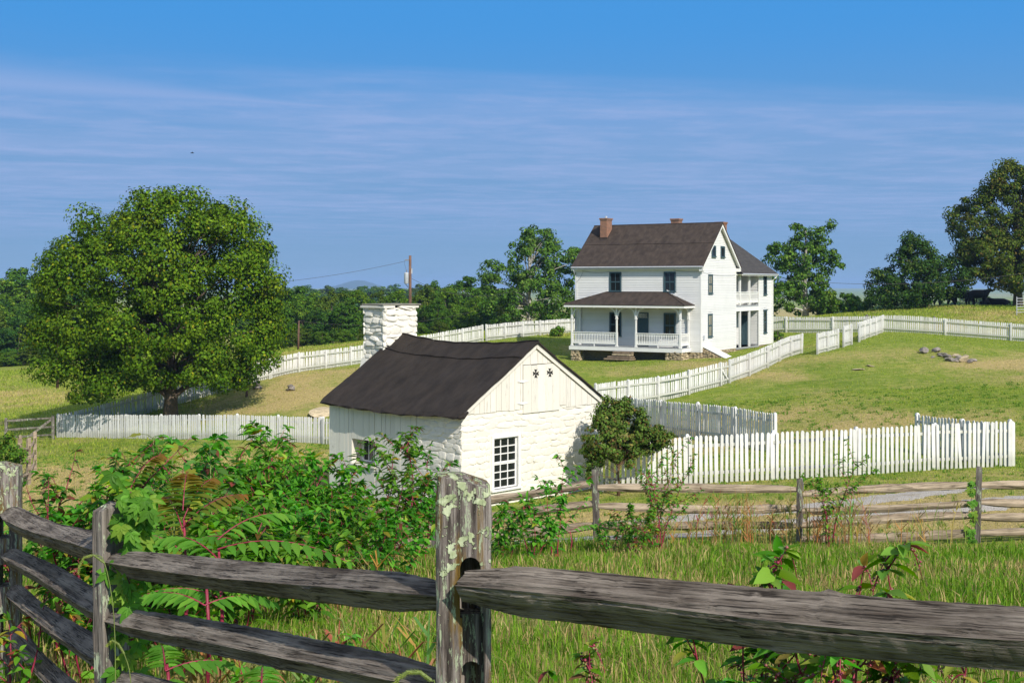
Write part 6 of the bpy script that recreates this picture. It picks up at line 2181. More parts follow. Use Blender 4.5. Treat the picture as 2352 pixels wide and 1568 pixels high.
def keep_tall(n, rs, f):
    x, y = f(n, rs)
    lim = 23.8 - 0.5 * np.abs(vnoise(x, x * 0, 0.5, 9) - 0.5)
    p = patchy(x, y, 0.7, 3)
    ok = (y < lim) & (rs.random(len(x)) < 0.12 + 1.5 * np.clip(p - 0.2, 0, 1))
    return x[ok], y[ok]
def tall_h(x, y, rs):
    p = patchy(x, y, 0.6, 11)
    return rs.uniform(0.06, 0.26, len(x)) * (0.25 + 1.25 * p)
def tall_w(x, y, rs):
    return rs.uniform(0.006, 0.013, len(x)) * (0.7 + y * 0.06)
def tall_c(x, y, rs):
    p = patchy(x, y, 0.45, 21)
    t = np.clip((p - 0.30) * 2.2 + rs.normal(0, 0.25, len(x)), 0, 1)
    c = pal((0.058, 0.160, 0.010), (0.195, 0.300, 0.032), rs.random(len(x)))
    dry = pal((0.32, 0.24, 0.09), (0.46, 0.36, 0.16), rs.random(len(x)))
    isdry = (rs.random(len(x)) < (0.07 + 0.50 * np.clip(p - 0.42, 0, 1) * 2.4))
    c[isdry] = dry[isdry]
    return c * rs.lognormal(0, 0.15, (len(x), 1))
blades('tall_grass', 'tall unmown grass on the slope below the near fence', 150000, lambda n, rs: keep_tall(n, rs, frustum(4.3, 24.2, 1.15, 0.72)), tall_h, tall_w, tall_c, 0.5, 41)
blades('tall_grass', 'close tall grass right behind the near rails', 26000, lambda n, rs: keep_tall(n, rs, frustum(3.2, 9.0, 1.3, 0.8)), lambda x, y, rs: tall_h(x, y, rs) * 1.15, lambda x, y, rs: rs.uniform(0.004, 0.009, len(x)), tall_c, 0.45, 42)
# matted thatch between the green blades
blades('dry_thatch', 'matted straw coloured thatch between the green grass', 50000, lambda n, rs: keep_tall(n, rs, frustum(4.0, 24.0, 1.15, 0.7)), lambda x, y, rs: rs.uniform(0.05, 0.14, len(x)), lambda x, y, rs: rs.uniform(0.004, 0.008, len(x)) * (0.7 + y * 0.05), lambda x, y, rs: pal((0.24, 0.17, 0.065), (0.40, 0.30, 0.13), rs.random(len(x))), 1.4, 43)
# mown lawn nearer the yard fences
def lawn_s(n, rs):
    x, y = frustum(24.6, 62, 1.06, 0.8)(n, rs)
    lx = (x + 1.35) * 0.7071 + (y - 33) * 0.7071
    ly = -(x + 1.35) * 0.7071 + (y - 33) * 0.7071
    ok = ~((lx > -0.1) & (lx < 5.7) & (ly > -0.1) & (ly < 6.9))
    for tx, ty, w0 in TRACKS:
        m_ = y < 36
        dd = np.full(len(x), 9.0)
        dd[m_] = np.min(np.hypot(x[m_][:, None] - tx[None], y[m_][:, None] - ty[None]), axis=1)
        ok &= ~(dd < w0 * 0.5 * rs.uniform(0.7, 1.15, len(x)))
    return x[ok], y[ok]
def lawn_c(x, y, rs):
    d = dryness(x, y)
    t = np.clip(d * 1.1 - 0.1 + rs.normal(0, 0.18, len(x)), 0, 1)
    g_ = pal((0.165, 0.250, 0.026), (0.325, 0.380, 0.045), rs.random(len(x)))
    s_ = pal((0.44, 0.335, 0.135), (0.60, 0.48, 0.22), rs.random(len(x)))
    return (g_ * (1 - t[:, None]) + s_ * t[:, None]) * rs.lognormal(0, 0.10, (len(x), 1))
lawn = blades('lawn_grass', 'short mown grass of the farmyard lawn', 210000, lawn_s, lambda x, y, rs: rs.uniform(0.025, 0.07, len(x)), lambda x, y, rs: rs.uniform(0.012, 0.026, len(x)) * (y / 34.0), lawn_c, 0.8, 44)
def far_s(n, rs):
    x, y = frustum(62, 135, 1.05, 0.9)(n, rs)
    hx_, hy_ = x - 12.84, y - 84.0
    c_, s_ = math.cos(R(31)), math.sin(R(31))
    lx, ly = hx_ * c_ - hy_ * s_, hx_ * s_ + hy_ * c_
    ok = ~((lx > -9.7) & (lx < 0.3) & (ly > -1.9) & (ly < 14.6))
    return x[ok], y[ok]
blades('field_grass', 'rough grass of the far yard and pasture', 200000, far_s, lambda x, y, rs: rs.uniform(0.03, 0.09, len(x)) * (1 + 1.6 * ((y > 103) | (x < -18))), lambda x, y, rs: rs.uniform(0.03, 0.06, len(x)) * (y / 80.0), lawn_c, 0.8, 45)

# coarser tufts and weeds in the mown turf
def tuft_s(n, rs):
    x, y = lawn_s(n // 14, rs)
    k = 14
    xx = np.repeat(x, k) + rs.normal(0, 0.05, len(x) * k) * (np.repeat(y, k) / 35)
    yy = np.repeat(y, k) + rs.normal(0, 0.05, len(x) * k) * (np.repeat(y, k) / 35)
    return xx, yy
blades('weed_tufts', 'coarse darker tufts and weeds scattered over the lawn', 42000, tuft_s, lambda x, y, rs: rs.uniform(0.05, 0.15, len(x)), lambda x, y, rs: rs.uniform(0.012, 0.03, len(x)) * (y / 34.0), lambda x, y, rs: pal((0.075, 0.175, 0.018), (0.20, 0.30, 0.05), rs.random(len(x))), 0.9, 46)
# ------------------------------------------------------------------ weeds
rw = random.Random(5)
def rvec(r, s):
    return Vector((r.gauss(0, s), r.gauss(0, s), r.gauss(0, s)))
def berry_arrays(pts, rads, cols):
    """small faceted berries (octahedra)"""
    o = np.array([(1, 0, 0), (-1, 0, 0), (0, 1, 0), (0, -1, 0), (0, 0, 1), (0, 0, -1)], float)
    t = np.array([(0, 2, 4), (2, 1, 4), (1, 3, 4), (3, 0, 4), (2, 0, 5), (1, 2, 5), (3, 1, 5), (0, 3, 5)])
    P_, r_ = np.array(pts), np.array(rads)
    V = P_[:, None] + o[None] * r_[:, None, None]
    T = (t[None] + (np.arange(len(P_)) * 6)[:, None, None]).reshape(-1, 3)
    return V.reshape(-1, 3), T, np.repeat(np.array(cols), 6, axis=0)
POKE_G = [(0.075, 0.225, 0.018), (0.130, 0.310, 0.030), (0.050, 0.160, 0.015)]
POKE_R = [(0.22, 0.055, 0.04), (0.34, 0.27, 0.03), (0.15, 0.10, 0.03), (0.26, 0.30, 0.04)]
LEAF1 = {}
def leaf_objects(lv, parent, tmpl):
    """each large leaf is its own object, sharing one blade per tint"""
    for p, d, n, l, w, c in zip(lv.p, lv.d, lv.n, lv.l, lv.w, lv.c):
        key = (round(c[0] * 24), round(c[1] * 24), round(c[2] * 24))
        if key not in LEAF1:
            V0, T0 = tmpl
            LEAF1[key] = np_mesh('leaf', V0, T0, M['leaf'], np.tile(np.array([[key[0] / 24 + 0.01, key[1] / 24 + 0.01, key[2] / 24 + 0.006]]), (len(V0), 1)), smooth=True)
        d = Vector(d).normalized()
        n = Vector(n)
        n = (n - d * n.dot(d)).normalized()
        y = n.cross(d)
        m = Matrix((d, y, n)).transposed().to_4x4() @ Matrix.Diagonal((l, w, l, 1))
        m.translation = Vector(p) - Vector(parent.location)
        o = put('leaf', LEAF1[key], parent)
        o.matrix_local = m
def pokeweed(label, px, py_top, d, spread=0.5, n_stem=3, leafy=1.0, red=0.06, seed=0, leaf=0.185, near=False, berries=1.0, lean=(0, 0), zbase=None, group='pokeweed plants among the grass', dark=1.0, up=0.0):
    r = random.Random(seed + 77)
    q = base(px, d)
    H = pix(px, py_top, d).z - q.z + (0.14 if px < 780 and d > 9.5 else 0.0)
    root = empty('pokeweed', q, 0, label, 'weed', group)
    st, lv = MB(), Leaves()
    tr_, tg_ = r.uniform(0.78, 1.30), r.uniform(0.95, 1.22)
    bp, brad, bcol = [], [], []
    def leaf_at(p, out, s):
        c = r.choice(POKE_R) if r.random() < red else r.choice(POKE_G)
        dd = Vector((out.x, out.y, out.z * 0.4 - 0.22 + r.gauss(0, 0.18)))
        nn = Vector((out.x * 0.25, out.y * 0.25, 1.0)) + rvec(r, 0.25)
        c = jitter(c, 0.16, r)
        lv.add(p, dd, nn, s * r.uniform(0.7, 1.2), s * r.uniform(0.40, 0.52), (c[0] * tr_, c[1] * tg_, c[2]))
    def raceme(p, out, ln):
        n = int(ln / 0.011)
        ripe = r.random()
        path = []
        for i in range(7):
            t = i / 6
            path.append(p + Vector((out.x * ln * 0.45 * t, out.y * ln * 0.45 * t, ln * (0.12 * t - 0.75 * t * t))))
        st.tube(path, [0.0035 * (1 - 0.6 * i / 6) for i in range(7)], 4, cap=False)
        for i in range(n):
            t = (i + 0.5) / n
            a = path[min(int(t * 6), 5)].lerp(path[min(int(t * 6), 5) + 1], t * 6 - int(t * 6))
            u = rvec(r, 1).normalized()
            bp.append(a + u * 0.013)
            brad.append(r.uniform(0.0042, 0.0066) * (1.2 if near else 1.0) * (1.15 - 0.5 * t))
            if ripe > 0.55 and t < 0.6:
                bcol.append(r.choice(((0.02, 0.006, 0.018), (0.16, 0.012, 0.05), (0.25, 0.02, 0.06))))
            else:
                bcol.append(r.choice(((0.20, 0.24, 0.06), (0.30, 0.10, 0.09), (0.22, 0.20, 0.07), (0.32, 0.05, 0.08))))
    def branch(p, dirv, ln, rad, depth):
        n = max(4, int(ln / 0.085))
        pts = [p]
        dv = dirv.normalized()
        cur = p
        for i in range(n):
            dv = (dv + rvec(r, 0.07) + Vector((0, 0, 0.035 if depth else 0.02))).normalized()
            cur = cur + dv * ln / n
            pts.append(cur)
        st.tube(pts, [rad * (1 - 0.75 * i / n) for i in range(n + 1)], 5, cap=False)
        ph = r.uniform(0, 6.28)
        for i in range(1, n + 1):
            t = i / n
            if depth == 0 and t < 0.32 - up * 0.1 and r.random() > 0.35 * leafy:
                continue
            for rep in range(1 + (r.random() < 0.75 * leafy) + (r.random() < 0.35 * leafy and not near)):
                ph += 2.4
                side = dv.cross(Vector((math.cos(ph), math.sin(ph), 0.3)))
                out = (side.normalized() * 0.9 + dv * 0.35)
                leaf_at(pts[i], out, leaf * (1.15 - 0.5 * t) * (1.0 if depth == 0 else 0.85))
            if depth < 2 and t > 0.22 and r.random() < ((0.55 if depth == 0 else 0.16) if not near else (0.34 if depth == 0 else 0.0)):
                ph2 = r.uniform(0, 6.28)
                bd = (dv * r.uniform(0.5, 0.95) + Vector((math.cos(ph2), math.sin(ph2), 0.15)) * 0.85)
                branch(pts[i], bd, ln * (r.uniform(0.28, 0.5) if not near else r.uniform(0.12, 0.24)) * (1.15 - 0.5 * t), rad * 0.5, depth + 1)
            if t > 0.45 and r.random() < 0.22 * berries:
                raceme(pts[i], Vector((r.gauss(0, 1), r.gauss(0, 1), 0)).normalized(), r.uniform(0.08, 0.15) * (1.5 if near else 1.0))
        for q_ in range(3):
            leaf_at(pts[-1], (dv + rvec(r, 0.45)).normalized(), leaf * 0.6)
    for s in range(n_stem):
        an = 2 * math.pi * s / n_stem + r.uniform(-0.5, 0.5)
        k = spread * r.uniform(0.4, 1.0) if n_stem > 1 else spread * 0.2
        dv = Vector((math.cos(an) * k + lean[0], math.sin(an) * k + lean[1], 1.0))
        hh = H * (1.0 if s == 0 else r.uniform(0.7, 0.98)) * ((1.0 if px < 700 else 0.93) if not near else 1.03)
        branch(q + Vector((math.cos(an), math.sin(an), 0)) * 0.05 - Vector((0, 0, 0.05)), dv, hh, 0.004 + 0.0055 * H if not near else 0.0055 + 0.003 * H, 0)
    MBs = MB().add([Vector(p) - q for p in st.v], st.f)
    MBs.build('stem', M['stem_red'], root, smooth=True)
    if near:
        leaf_objects(lv, root, T_LANCE)
    else:
        lv.build('foliage', T_LANCE, M['leaf'], root)
    if bp:
        V, T, C = berry_arrays([Vector(p) - q for p in bp], brad, bcol)
        o = put('berries', np_mesh('berries', V, T, M['berry'], C, smooth=True), root)
        o['kind'] = 'stuff'
    return root
# in front of the shed wall
pokeweed('tall pokeweed with the highest shoots against the shed plank wall', 895, 985, 18.5, 0.28, 4, 0.9, seed=1)
pokeweed('pokeweed leaning right in front of the shed stone corner', 965, 1040, 19.0, 0.32, 3, 0.8, seed=2)
pokeweed('pokeweed just left of the tall one, under the recessed window', 830, 1105, 17.5, 0.45, 4, 1.1, seed=3)
pokeweed('dense pokeweed below the left corner of the shed', 765, 1135, 16.5, 0.5, 5, 1.3, seed=4)
pokeweed('low pokeweed left of the lichen post, before the gravel', 900, 1120, 16.0, 0.55, 4, 1.0, seed=5)
pokeweed('pokeweed in the thicket left of the shed', 690, 1075, 17.0, 0.5, 5, 1.3, seed=6)
pokeweed('pokeweed behind the fern leaved sapling', 600, 1060, 16.0, 0.5, 5, 1.3, seed=7)
pokeweed('broad pokeweed deep in the thicket', 640, 1150, 14.0, 0.6, 6, 1.4, seed=8)
pokeweed('pokeweed low in the thicket beside bare gravel', 730, 1175, 14.5, 0.6, 6, 1.3, seed=9)
pokeweed('low bushy pokeweed at the thicket front', 820, 1190, 14.0, 0.6, 5, 1.2, seed=10)
pokeweed('pokeweed to the left of the sapling fronds', 480, 1060, 15.0, 0.5, 5, 1.3, seed=11)
pokeweed('pokeweed behind the creeper covered post', 330, 1075, 12.0, 0.45, 4, 1.2, seed=12)
pokeweed('pokeweed growing through the left fence with red stems', 150, 1105, 9.6, 0.45, 5, 1.0, 0.2, seed=13, leaf=0.14)
pokeweed('pokeweed beside the leftmost lichen post', 75, 1110, 10.2, 0.4, 4, 1.1, 0.15, seed=14, leaf=0.13)
pokeweed('red stemmed pokeweed between the lower left rails', 190, 1230, 8.4, 0.5, 4, 0.9, 0.3, seed=15, leaf=0.12)
pokeweed('pokeweed at the very left edge by the rails', 20, 1330, 7.6, 0.4, 3, 0.9, 0.3, seed=16, leaf=0.11)
pokeweed('pokeweed in the thicket behind the middle rail', 420, 1150, 12.0, 0.5, 5, 1.3, 0.05, seed=17)
pokeweed('pokeweed mass filling the thicket centre', 540, 1165, 13.0, 0.55, 6, 1.4, 0.04, seed=18)
pokeweed('pokeweed filling the thicket above the middle rail', 720, 1120, 15.5, 0.55, 6, 1.4, 0.05, seed=40)
pokeweed('pokeweed low in the thicket above the rail end', 560, 1215, 11.5, 0.6, 6, 1.4, 0.05, seed=41)
pokeweed('pokeweed low in the thicket near the yellow frond', 700, 1230, 12.0, 0.6, 6, 1.4, 0.04, seed=42)
pokeweed('pokeweed low beside the thin post creeper', 380, 1200, 10.0, 0.55, 6, 1.4, 0.06, seed=43)
pokeweed('pokeweed behind the left fence low down', 230, 1180, 10.0, 0.5, 5, 1.3, 0.12, seed=44)
pokeweed('pokeweed at the back of the thicket left of the shed wall', 660, 1045, 18.0, 0.5, 5, 1.4, 0.04, seed=45)
pokeweed('pokeweed at the back of the thicket behind the maple', 400, 1060, 14.0, 0.5, 6, 1.4, 0.04, seed=46)
pokeweed('pokeweed at the back of the thicket behind the oval leaved shoot', 545, 1050, 15.5, 0.5, 6, 1.4, 0.05, seed=47)
# right of the big post
pokeweed('pokeweed right of the lichen post under the shed window', 1225, 1120, 20.5, 0.4, 4, 1.0, 0.12, seed=20)
pokeweed('slim pokeweed reaching up in front of the shed stone wall', 1275, 1055, 21.0, 0.14, 2, 0.6, 0.1, seed=21)
pokeweed('pokeweed beside the post foot on the right', 1160, 1140, 19.5, 0.4, 3, 1.1, 0.08, seed=22)
pokeweed('reddening pokeweed in front of the picket fence and rails', 1510, 1035, 22.5, 0.35, 5, 1.2, 0.30, seed=23, leaf=0.12)
pokeweed('low dark bush of pokeweed under the reddening one', 1460, 1150, 21.5, 0.6, 7, 1.5, 0.12, seed=24, leaf=0.12)
pokeweed('low pokeweed left of the rail fence post', 1400, 1180, 22.0, 0.5, 4, 1.1, 0.1, seed=25, leaf=0.11)
pokeweed('slender leafy sapling at the second rail post', 1905, 1035, 23.5, 0.12, 3, 1.3, 0.0, seed=26, leaf=0.13, berries=0)
# near ones at the right rail
pokeweed('near pokeweed with upright leaves behind the right rail', 1745, 1248, 4.6, 0.12, 4, 1.2, 0.15, seed=30, leaf=0.15, near=True, berries=0.5)
pokeweed('near pokeweed with arching berry spray behind the right rail', 1960, 1240, 4.4, 0.16, 5, 1.3, 0.12, seed=38, leaf=0.145, near=True, berries=3.5)
pokeweed('low near pokeweed under the right rail with red berries', 1960, 1460, 4.2, 0.4, 4, 1.0, 0.3, seed=32, leaf=0.11, near=True, berries=3.0)
pokeweed('low near pokeweed at the lower right corner', 2250, 1470, 3.8, 0.4, 4, 1.0, 0.3, seed=33, leaf=0.10, near=True, berries=3.0)
pokeweed('near pokeweed low at the foot of the lichen post', 1265, 1470, 4.7, 0.4, 3, 0.9, 0.3, seed=34, leaf=0.10, near=True, berries=1.6)
pokeweed('near pokeweed under the middle of the right rail', 1860, 1450, 4.2, 0.35, 4, 1.2, 0.25, seed=36, leaf=0.12, near=True, berries=3.0)
pokeweed('near pokeweed under the right rail before the corner plant', 2110, 1455, 3.9, 0.35, 4, 1.2, 0.3, seed=37, leaf=0.11, near=True, berries=3.0)
pokeweed('low pokeweed sprig below the middle rail', 620, 1410, 6.6, 0.5, 2, 0.8, 0.1, seed=35, leaf=0.10, near=True, berries=0.0)

# fern-leaved saplings (paired leaflets on long fronds)
def frond(lv, st, p, dirv, ln, rnd, col_, leaflet=0.13, pairs=11, droop=0.5):
    dv = Vector(dirv).normalized()
    side = dv.cross(Vector((0, 0, 1))).normalized()
    n = pairs
    path = []
    for i in range(n + 1):
        t = i / n
        path.append(Vector(p) + dv * ln * t + Vector((0, 0, -droop * ln * t * t)) )
    st.tube(path, [0.0055 * (1 - 0.6 * i / n) for i in range(n + 1)], 4, cap=False)
    for i in range(1, n + 1):
        t = i / n
        tan = (path[i] - path[i - 1]).normalized()
        s_ = leaflet * 1.5 * (0.75 + 0.6 * math.sin(math.pi * min(t * 0.85 + 0.15, 1)) ) * 0.75
        for sg in (-1, 1):
            c = jitter(col_(t), 0.13, rnd)
            lv.add(path[i], side * sg + tan * 0.45 + Vector((0, 0, -0.28)) + rvec(rnd, 0.06), Vector((0, 0, 1)) + side * sg * 0.35 + rvec(rnd, 0.12), s_, s_ * 0.36, c)
    lv.add(path[-1], path[-1] - path[-2], (0, 0, 1), leaflet * 0.6, leaflet * 0.22, col_(1))
def ailanthus(label, px, py_top, d, fronds, seed, ln=0.9, leaflet=0.13):
    r = random.Random(seed)
    q = base(px, d)
    H = pix(px, py_top, d).z - q.z
    root = empty('ailanthus_sapling', q, 0, label, 'sapling', 'fern leaved saplings')
    st, lv = MB(), Leaves()
    st.tube([q, q + Vector((0.03, 0, H * 0.4)), q + Vector((0, 0.03, H * 0.75))], [0.016, 0.013, 0.008], 6)
    for (an, hz, el, k, kind) in fronds:
        dv = (math.cos(R(an)) * math.cos(R(el)), math.sin(R(an)) * math.cos(R(el)), math.sin(R(el)))
        def cf(t, kind=kind):
            if kind == 'red': return (0.085 + 0.12 * t, 0.185 - 0.085 * t, 0.022)
            if kind == 'yel': return (0.22, 0.33, 0.028)
            return r.choice(((0.080, 0.230, 0.026), (0.120, 0.290, 0.034)))
        frond(lv, st, q + Vector((0, 0, H * hz)), dv, ln * k, r, cf, leaflet, 10 + int(r.random() * 3), 0.42)
    MB().add([Vector(p) - q for p in st.v], st.f).build('stem', M['stem_red'], root, smooth=True)
    lv.build('foliage', T_LANCE, M['leaf'], root)
ailanthus('fern leaved sapling with reddish arching fronds above the middle rail', 420, 1075, 8.6, [(60, 0.75, 60, 0.9, 'red'), (130, 0.7, 55, 0.8, 'red'), (20, 0.72, 48, 1.0, 'red'), (-25, 0.62, 35, 0.9, 'grn'), (200, 0.6, 45, 0.8, 'grn'), (250, 0.55, 40, 0.7, 'grn'), (95, 0.8, 70, 0.7, 'red'), (-70, 0.5, 30, 0.8, 'grn')], 51, 0.62, 0.10)
ailanthus('fern leaved sapling with a long light green frond reaching right', 500, 1150, 8.0, [(5, 0.75, 18, 1.25, 'grn'), (40, 0.8, 35, 0.9, 'grn'), (150, 0.7, 35, 0.8, 'grn'), (-60, 0.6, 30, 0.8, 'grn'), (200, 0.5, 30, 0.8, 'grn')], 52, 0.70, 0.11)
ailanthus('fern leaved sapling with a yellow green frond over the middle rail', 470, 1215, 7.2, [(2, 0.80, 14, 1.3, 'yel'), (30, 0.6, 20, 0.7, 'grn'), (170, 0.6, 30, 0.7, 'grn'), (-80, 0.5, 25, 0.6, 'grn')], 53, 0.62, 0.10)
ailanthus('fern leaved sapling with a curled brown tip left of the maple', 300, 1050, 9.4, [(40, 0.85, 62, 0.8, 'red'), (150, 0.8, 55, 0.7, 'yel'), (100, 0.7, 45, 0.8, 'grn'), (-30, 0.7, 40, 0.8, 'grn'), (220, 0.6, 35, 0.8, 'grn')], 54, 0.62, 0.10)
ailanthus('small dark fern leaved sprig by the gravel right of the post', 1310, 1205, 22, [(20, 0.8, 25, 1.0, 'grn'), (160, 0.7, 30, 0.8, 'grn')], 55, 0.7, 0.13)
ailanthus('low fern leaved sapling between grass at the bottom middle', 600, 1500, 5.6, [(15, 0.7, 20, 0.9, 'grn'), (100, 0.7, 35, 0.7, 'grn'), (200, 0.6, 25, 0.8, 'grn'), (-70, 0.6, 20, 0.7, 'grn')], 56, 0.42, 0.075)
ailanthus('low fern leaved sapling behind the lowest rail on the left', 380, 1470, 6.6, [(25, 0.7, 20, 0.9, 'grn'), (110, 0.7, 35, 0.7, 'grn'), (210, 0.6, 25, 0.8, 'red'), (-60, 0.6, 20, 0.7, 'grn')], 57, 0.5, 0.085)

# maple sapling and round leaved shoots
def maple(label, px, py_top, d, n, seed, size=0.13, name='maple_sapling', tmpl=T_MAPLE, cols=((0.085, 0.22, 0.022), (0.12, 0.26, 0.028), (0.24, 0.26, 0.03)), w=0.25):
    r = random.Random(seed)
    q = base(px, d)
    H = pix(px, py_top, d).z - q.z
    root = empty(name, q, 0, label, 'sapling')
    st, lv = MB(), Leaves()
    st.tube([q, q + Vector((0.02, 0.01, H * 0.5)), q + Vector((0, 0, H))], [0.014, 0.01, 0.003], 6)
    for i in range(n):
        t = 0.42 + 0.58 * (i + 0.5) / n
        an = i * 2.4 + r.uniform(-.4, .4)
        o = Vector((math.cos(an), math.sin(an), 0.45))
        p = q + Vector((0, 0, H * t))
        e = p + o * (w * (1.25 - t) + 0.03)
        st.tube([p, p.lerp(e, 0.5) + Vector((0, 0, 0.015)), e], [0.0035, 0.003, 0.002], 4, cap=False)
        s = size * (1.35 - 0.75 * t) * r.uniform(0.8, 1.2)
        lv.add(e, o + Vector((0, 0, -0.55)), Vector((o.x * 0.4, o.y * 0.4 - 0.25, 1)) + rvec(r, 0.25), s, s * (0.95 if tmpl is T_MAPLE else 0.5), jitter(r.choice(cols), 0.12, r))
    MB().add([Vector(p) - q for p in st.v], st.f).build('stem', M['stem_green'], root, smooth=True)
    lv.build('foliage', tmpl, M['leaf'], root)
maple('bright maple sapling rising above the thicket with a yellow tip', 352, 1003, 10.5, 34, 61, 0.19)
maple('second smaller maple sapling beside the bright one', 395, 1050, 10.2, 26, 62, 0.17)
maple('pale shoot with upright oval leaves in the thicket', 482, 1018, 11.5, 26, 63, 0.20, 'leafy_shoot', T_LANCE, ((0.12, 0.24, 0.05), (0.10, 0.21, 0.04)))
maple('yellow tipped shoot at the back left of the thicket', 265, 1042, 9.8, 22, 64, 0.14, 'leafy_shoot', T_LANCE, ((0.16, 0.26, 0.02), (0.30, 0.28, 0.03)))

# creeper on the thin post: five-fingered leaves
def creeper(label, zones, seed, d0, size=0.075, n=70, group=None, name='creeper_vine', rootp=None):
    r = random.Random(seed)
    root = empty(name, rootp, 0, label, 'vine')
    st, lv = MB(), Leaves()
    for (px, py, rx, ry, d, k) in zones:
        for i in range(k):
            x, y = px + r.gauss(0, rx), py + r.gauss(0, ry)
            p = pix(x, y, d + r.gauss(0, 0.05))
            fc = Vector((r.gauss(0.1, 0.3), -1, r.uniform(0.1, 0.7)))
            ax = Vector((r.gauss(0, 0.4), -0.2, -0.8))
            c0 = r.choice(((0.10, 0.25, 0.028), (0.13, 0.30, 0.036), (0.075, 0.19, 0.022), (0.20, 0.32, 0.04)))
            n_ = fc.normalized()
            s_ = size * r.uniform(0.7, 1.3)
            for q in range(5):
                rot = Matrix.Rotation(R((q - 2) * 42 + r.gauss(0, 6)), 3, n_)
                lv.add(p, rot @ ax, n_ + rvec(r, 0.12), s_ * (1.0 if q in (1, 2, 3) else 0.72), s_ * 0.42, jitter(c0, 0.1, r))
    zs = [pix(z[0], z[1], z[4]) for z in zones]
    for a, c in zip(zs[:-1], zs[1:]):
        st.tube([a, a.lerp(c, 0.5) + rvec(r, 0.02), c], 0.005, 5)
    MB().add([Vector(p) - Vector(rootp) for p in st.v], st.f).build('stem', M['stem_brown'], root)
    lv.build('foliage', T_LANCE, M['leaf'], root)
creeper('creeper with five fingered leaves covering the thin post of the near fence', [(300, 1130, 20, 16, 6.2, 15), (318, 1165, 16, 18, 6.2, 20), (300, 1205, 18, 20, 6.2, 16), (325, 1240, 14, 16, 6.3, 14), (285, 1305, 16, 22, 6.16, 12), (300, 1360, 18, 22, 6.2, 14), (290, 1430, 18, 30, 6.2, 10), (300, 1500, 22, 30, 6.2, 12)], 71, 6.2, 0.068, rootp=base(290, 6.2))
creeper('creeper twining up the third post of the brown rail fence', [(2232, 1120, 5, 8, 24.9, 7), (2230, 1150, 5, 8, 24.9, 7), (2234, 1185, 5, 8, 24.9, 6), (2230, 1215, 5, 8, 24.9, 7), (2234, 1238, 5, 6, 24.9, 5)], 72, 24.9, 0.10, rootp=base(2232, 24.9))

# foxtail grass heads
def foxtail(label, path, seed, head=0.09, rad=0.011):
    r = random.Random(seed)
    P_ = [pix(*p) for p in path]
    q = Vector((P_[0].x, P_[0].y, gz(P_[0].x, P_[0].y)))
    root = empty('foxtail_grass', q, 0, label, 'grass stalk', 'nodding foxtail heads')
    lo = P_[0]
    ctl = [q, q.lerp(lo, 0.5) + (lo - P_[1]) * 0.15] + P_
    pts = []
    for i in range(len(ctl) - 1):
        p0_, p1_, p2_, p3_ = ctl[max(i - 1, 0)], ctl[i], ctl[i + 1], ctl[min(i + 2, len(ctl) - 1)]
        for k in range(4):
            t = k / 4
            pts.append(0.5 * ((2 * p1_) + (p2_ - p0_) * t + (2 * p0_ - 5 * p1_ + 4 * p2_ - p3_) * t * t + (3 * p1_ - p0_ - 3 * p2_ + p3_) * t ** 3))
    pts.append(ctl[-1])
    MB().tube([p - q for p in pts], 0.0022, 5).build('stalk', M['stem_green'], root)
    V, T, C = [], [], []
    n = 420
    hp_ = P_[1:]
    for i in range(n):
        t = r.random() * (len(hp_) - 1)
        k = min(int(t), len(hp_) - 2)
        a = hp_[k].lerp(hp_[k + 1], t - k)
        tan = (hp_[k + 1] - hp_[k]).normalized()
        u = rvec(r, 1)
        u = (u - tan * u.dot(tan)).normalized()
        tip = a + (u * 0.9 + tan * 0.5) * rad * r.uniform(0.8, 1.35)
        s = tan.cross(u) * 0.0011
        k0 = len(V)
        V += [a + s - q, a - s - q, tip - q]
        T.append((k0, k0 + 1, k0 + 2))
        C += [jitter((0.28, 0.33, 0.07), 0.2, r)] * 3
    hd = put('seed_head', np_mesh('seed_head', V, T, M['grass'], C), root)
    MB().tube([p - q for p in hp_], [rad * 0.45] * (len(hp_) - 1) + [rad * 0.2], 6).build('seed_core', M['stem_green'], root)
foxtail('nodding foxtail head in front of the thin post', [(262, 1420, 5.3), (240, 1292, 5.3), (215, 1274, 5.3), (193, 1280, 5.3), (182, 1300, 5.3), (180, 1318, 5.3)], 81)
foxtail('large bright foxtail head at the bottom beside the lichen post', [(1000, 1600, 3.3), (990, 1562, 3.3), (965, 1543, 3.3), (935, 1543, 3.3), (912, 1560, 3.3), (903, 1585, 3.3)], 82, rad=0.013)
foxtail('small foxtail head low in front of the thin post', [(300, 1560, 5.4), (285, 1500, 5.4), (272, 1478, 5.4), (258, 1470, 5.4), (246, 1482, 5.4)], 83)
foxtail('foxtail head in the grass below the middle rail', [(800, 1500, 6.2), (795, 1452, 6.2), (786, 1425, 6.2), (775, 1418, 6.2), (766, 1430, 6.2)], 84)

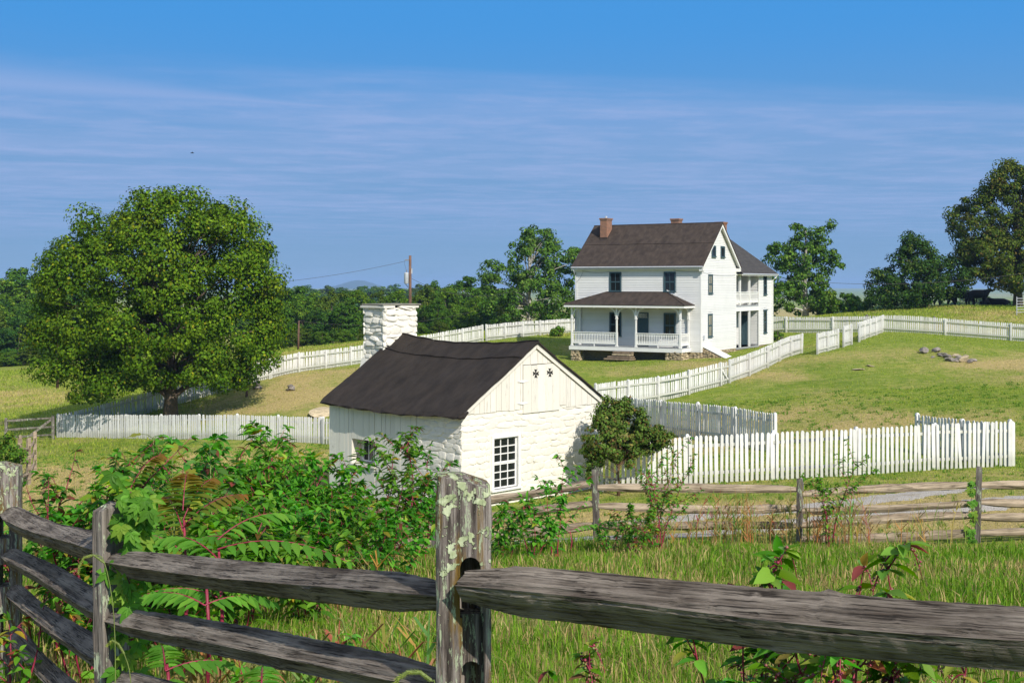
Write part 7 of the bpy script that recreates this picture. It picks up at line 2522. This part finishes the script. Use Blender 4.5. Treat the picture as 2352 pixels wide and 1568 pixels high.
# dry stalks and reeds along the rail fence
def stalks(label, px0, px1, d, n, hmin, hmax, seed, name='dry_grass', dryp=0.6):
    rs = np.random.default_rng(seed)
    V, T, C = [], [], []
    for i in range(n):
        px = rs.normal((px0 + px1) / 2, (px1 - px0) / 3.2)
        q = base(px, d + rs.normal(0, 0.35))
        h = rs.uniform(hmin, hmax)
        an = rs.uniform(0, 6.28)
        lean = abs(rs.normal(0, 0.28)) * h
        w = rs.uniform(0.006, 0.011)
        isd = rs.random() < dryp
        c = (0.30, 0.19, 0.07) if isd else (0.17, 0.21, 0.05)
        c = tuple(x * rs.lognormal(0, 0.25) for x in c)
        def ribbon(pts, w0):
            k0 = len(V)
            m = len(pts)
            sd = Vector((1, 0.25, 0))
            for j, p in enumerate(pts):
                ww = w0 * (1 - 0.85 * j / (m - 1))
                V.append(p - sd * ww); V.append(p + sd * ww); C.append(c); C.append(c)
            for j in range(m - 1):
                a = k0 + 2 * j
                T.append((a, a + 1, a + 3)); T.append((a, a + 3, a + 2))
        pts = [q + Vector((math.cos(an) * lean * t * t, math.sin(an) * lean * t * t, h * (t - 0.12 * t * t))) for t in (0, 0.3, 0.6, 0.85, 1.0)]
        ribbon(pts, w)
        for k in range(rs.integers(1, 5)):
            t = rs.uniform(0.15, 0.8)
            a = q + Vector((math.cos(an) * lean * t * t, math.sin(an) * lean * t * t, h * (t - 0.12 * t * t)))
            b2 = rs.uniform(0, 6.28)
            ll = rs.uniform(0.18, 0.42)
            dv = Vector((math.cos(b2), math.sin(b2) * 0.4, 0))
            ribbon([a, a + dv * ll * 0.35 + Vector((0, 0, ll * 0.38)), a + dv * ll * 0.7 + Vector((0, 0, ll * 0.35)), a + dv * ll + Vector((0, 0, rs.uniform(-0.15, 0.2) * ll))], w * 1.25)
    o = put(name, np_mesh(name, V, T, M['grass'], C))
    tag(o, label, 'dry grass', None, 'stuff')
stalks('tall dry grass stalks around the second rail fence post', 1590, 1790, 24.3, 95, 0.5, 1.35, 91)
stalks('dry grass stalks right of the second rail fence post', 1850, 2010, 24.2, 80, 0.5, 1.6, 92, dryp=0.5)
stalks('brown weeds under the reddening pokeweed', 1440, 1570, 23.5, 50, 0.3, 0.9, 93, dryp=0.8)
stalks('sparse long stalks at the right rail fence span', 2000, 2200, 23.8, 26, 0.4, 1.3, 94, dryp=0.4)
stalks('straw weeds at the right of the thicket', 700, 900, 13.5, 60, 0.3, 0.8, 95, dryp=0.6)
stalks('loose grass stalks below the middle rail', 350, 960, 7.5, 60, 0.2, 0.6, 96, dryp=0.5)

# ------------------------------------------------------------------ air
m = bpy.data.materials.new('thin_haze')
m.use_nodes = True
nt = m.node_tree
nt.nodes.clear()
pv = nt.nodes.new('ShaderNodeVolumePrincipled')
pv.inputs['Color'].default_value = (0.42, 0.64, 1.0, 1)
pv.inputs['Density'].default_value = HAZE
pv.inputs['Anisotropy'].default_value = 0.0
ou = nt.nodes.new('ShaderNodeOutputMaterial')
L(nt, pv.outputs[0], ou.inputs['Volume'])
haze = MB().box(GX[0] - 80, GX[-1] + 80, GY[0] - 80, GY[-1] + 80, -44, EZ + 26).build('haze', m)
haze['kind'] = 'stuff'
haze['label'] = 'thin blue summer haze over the fields'
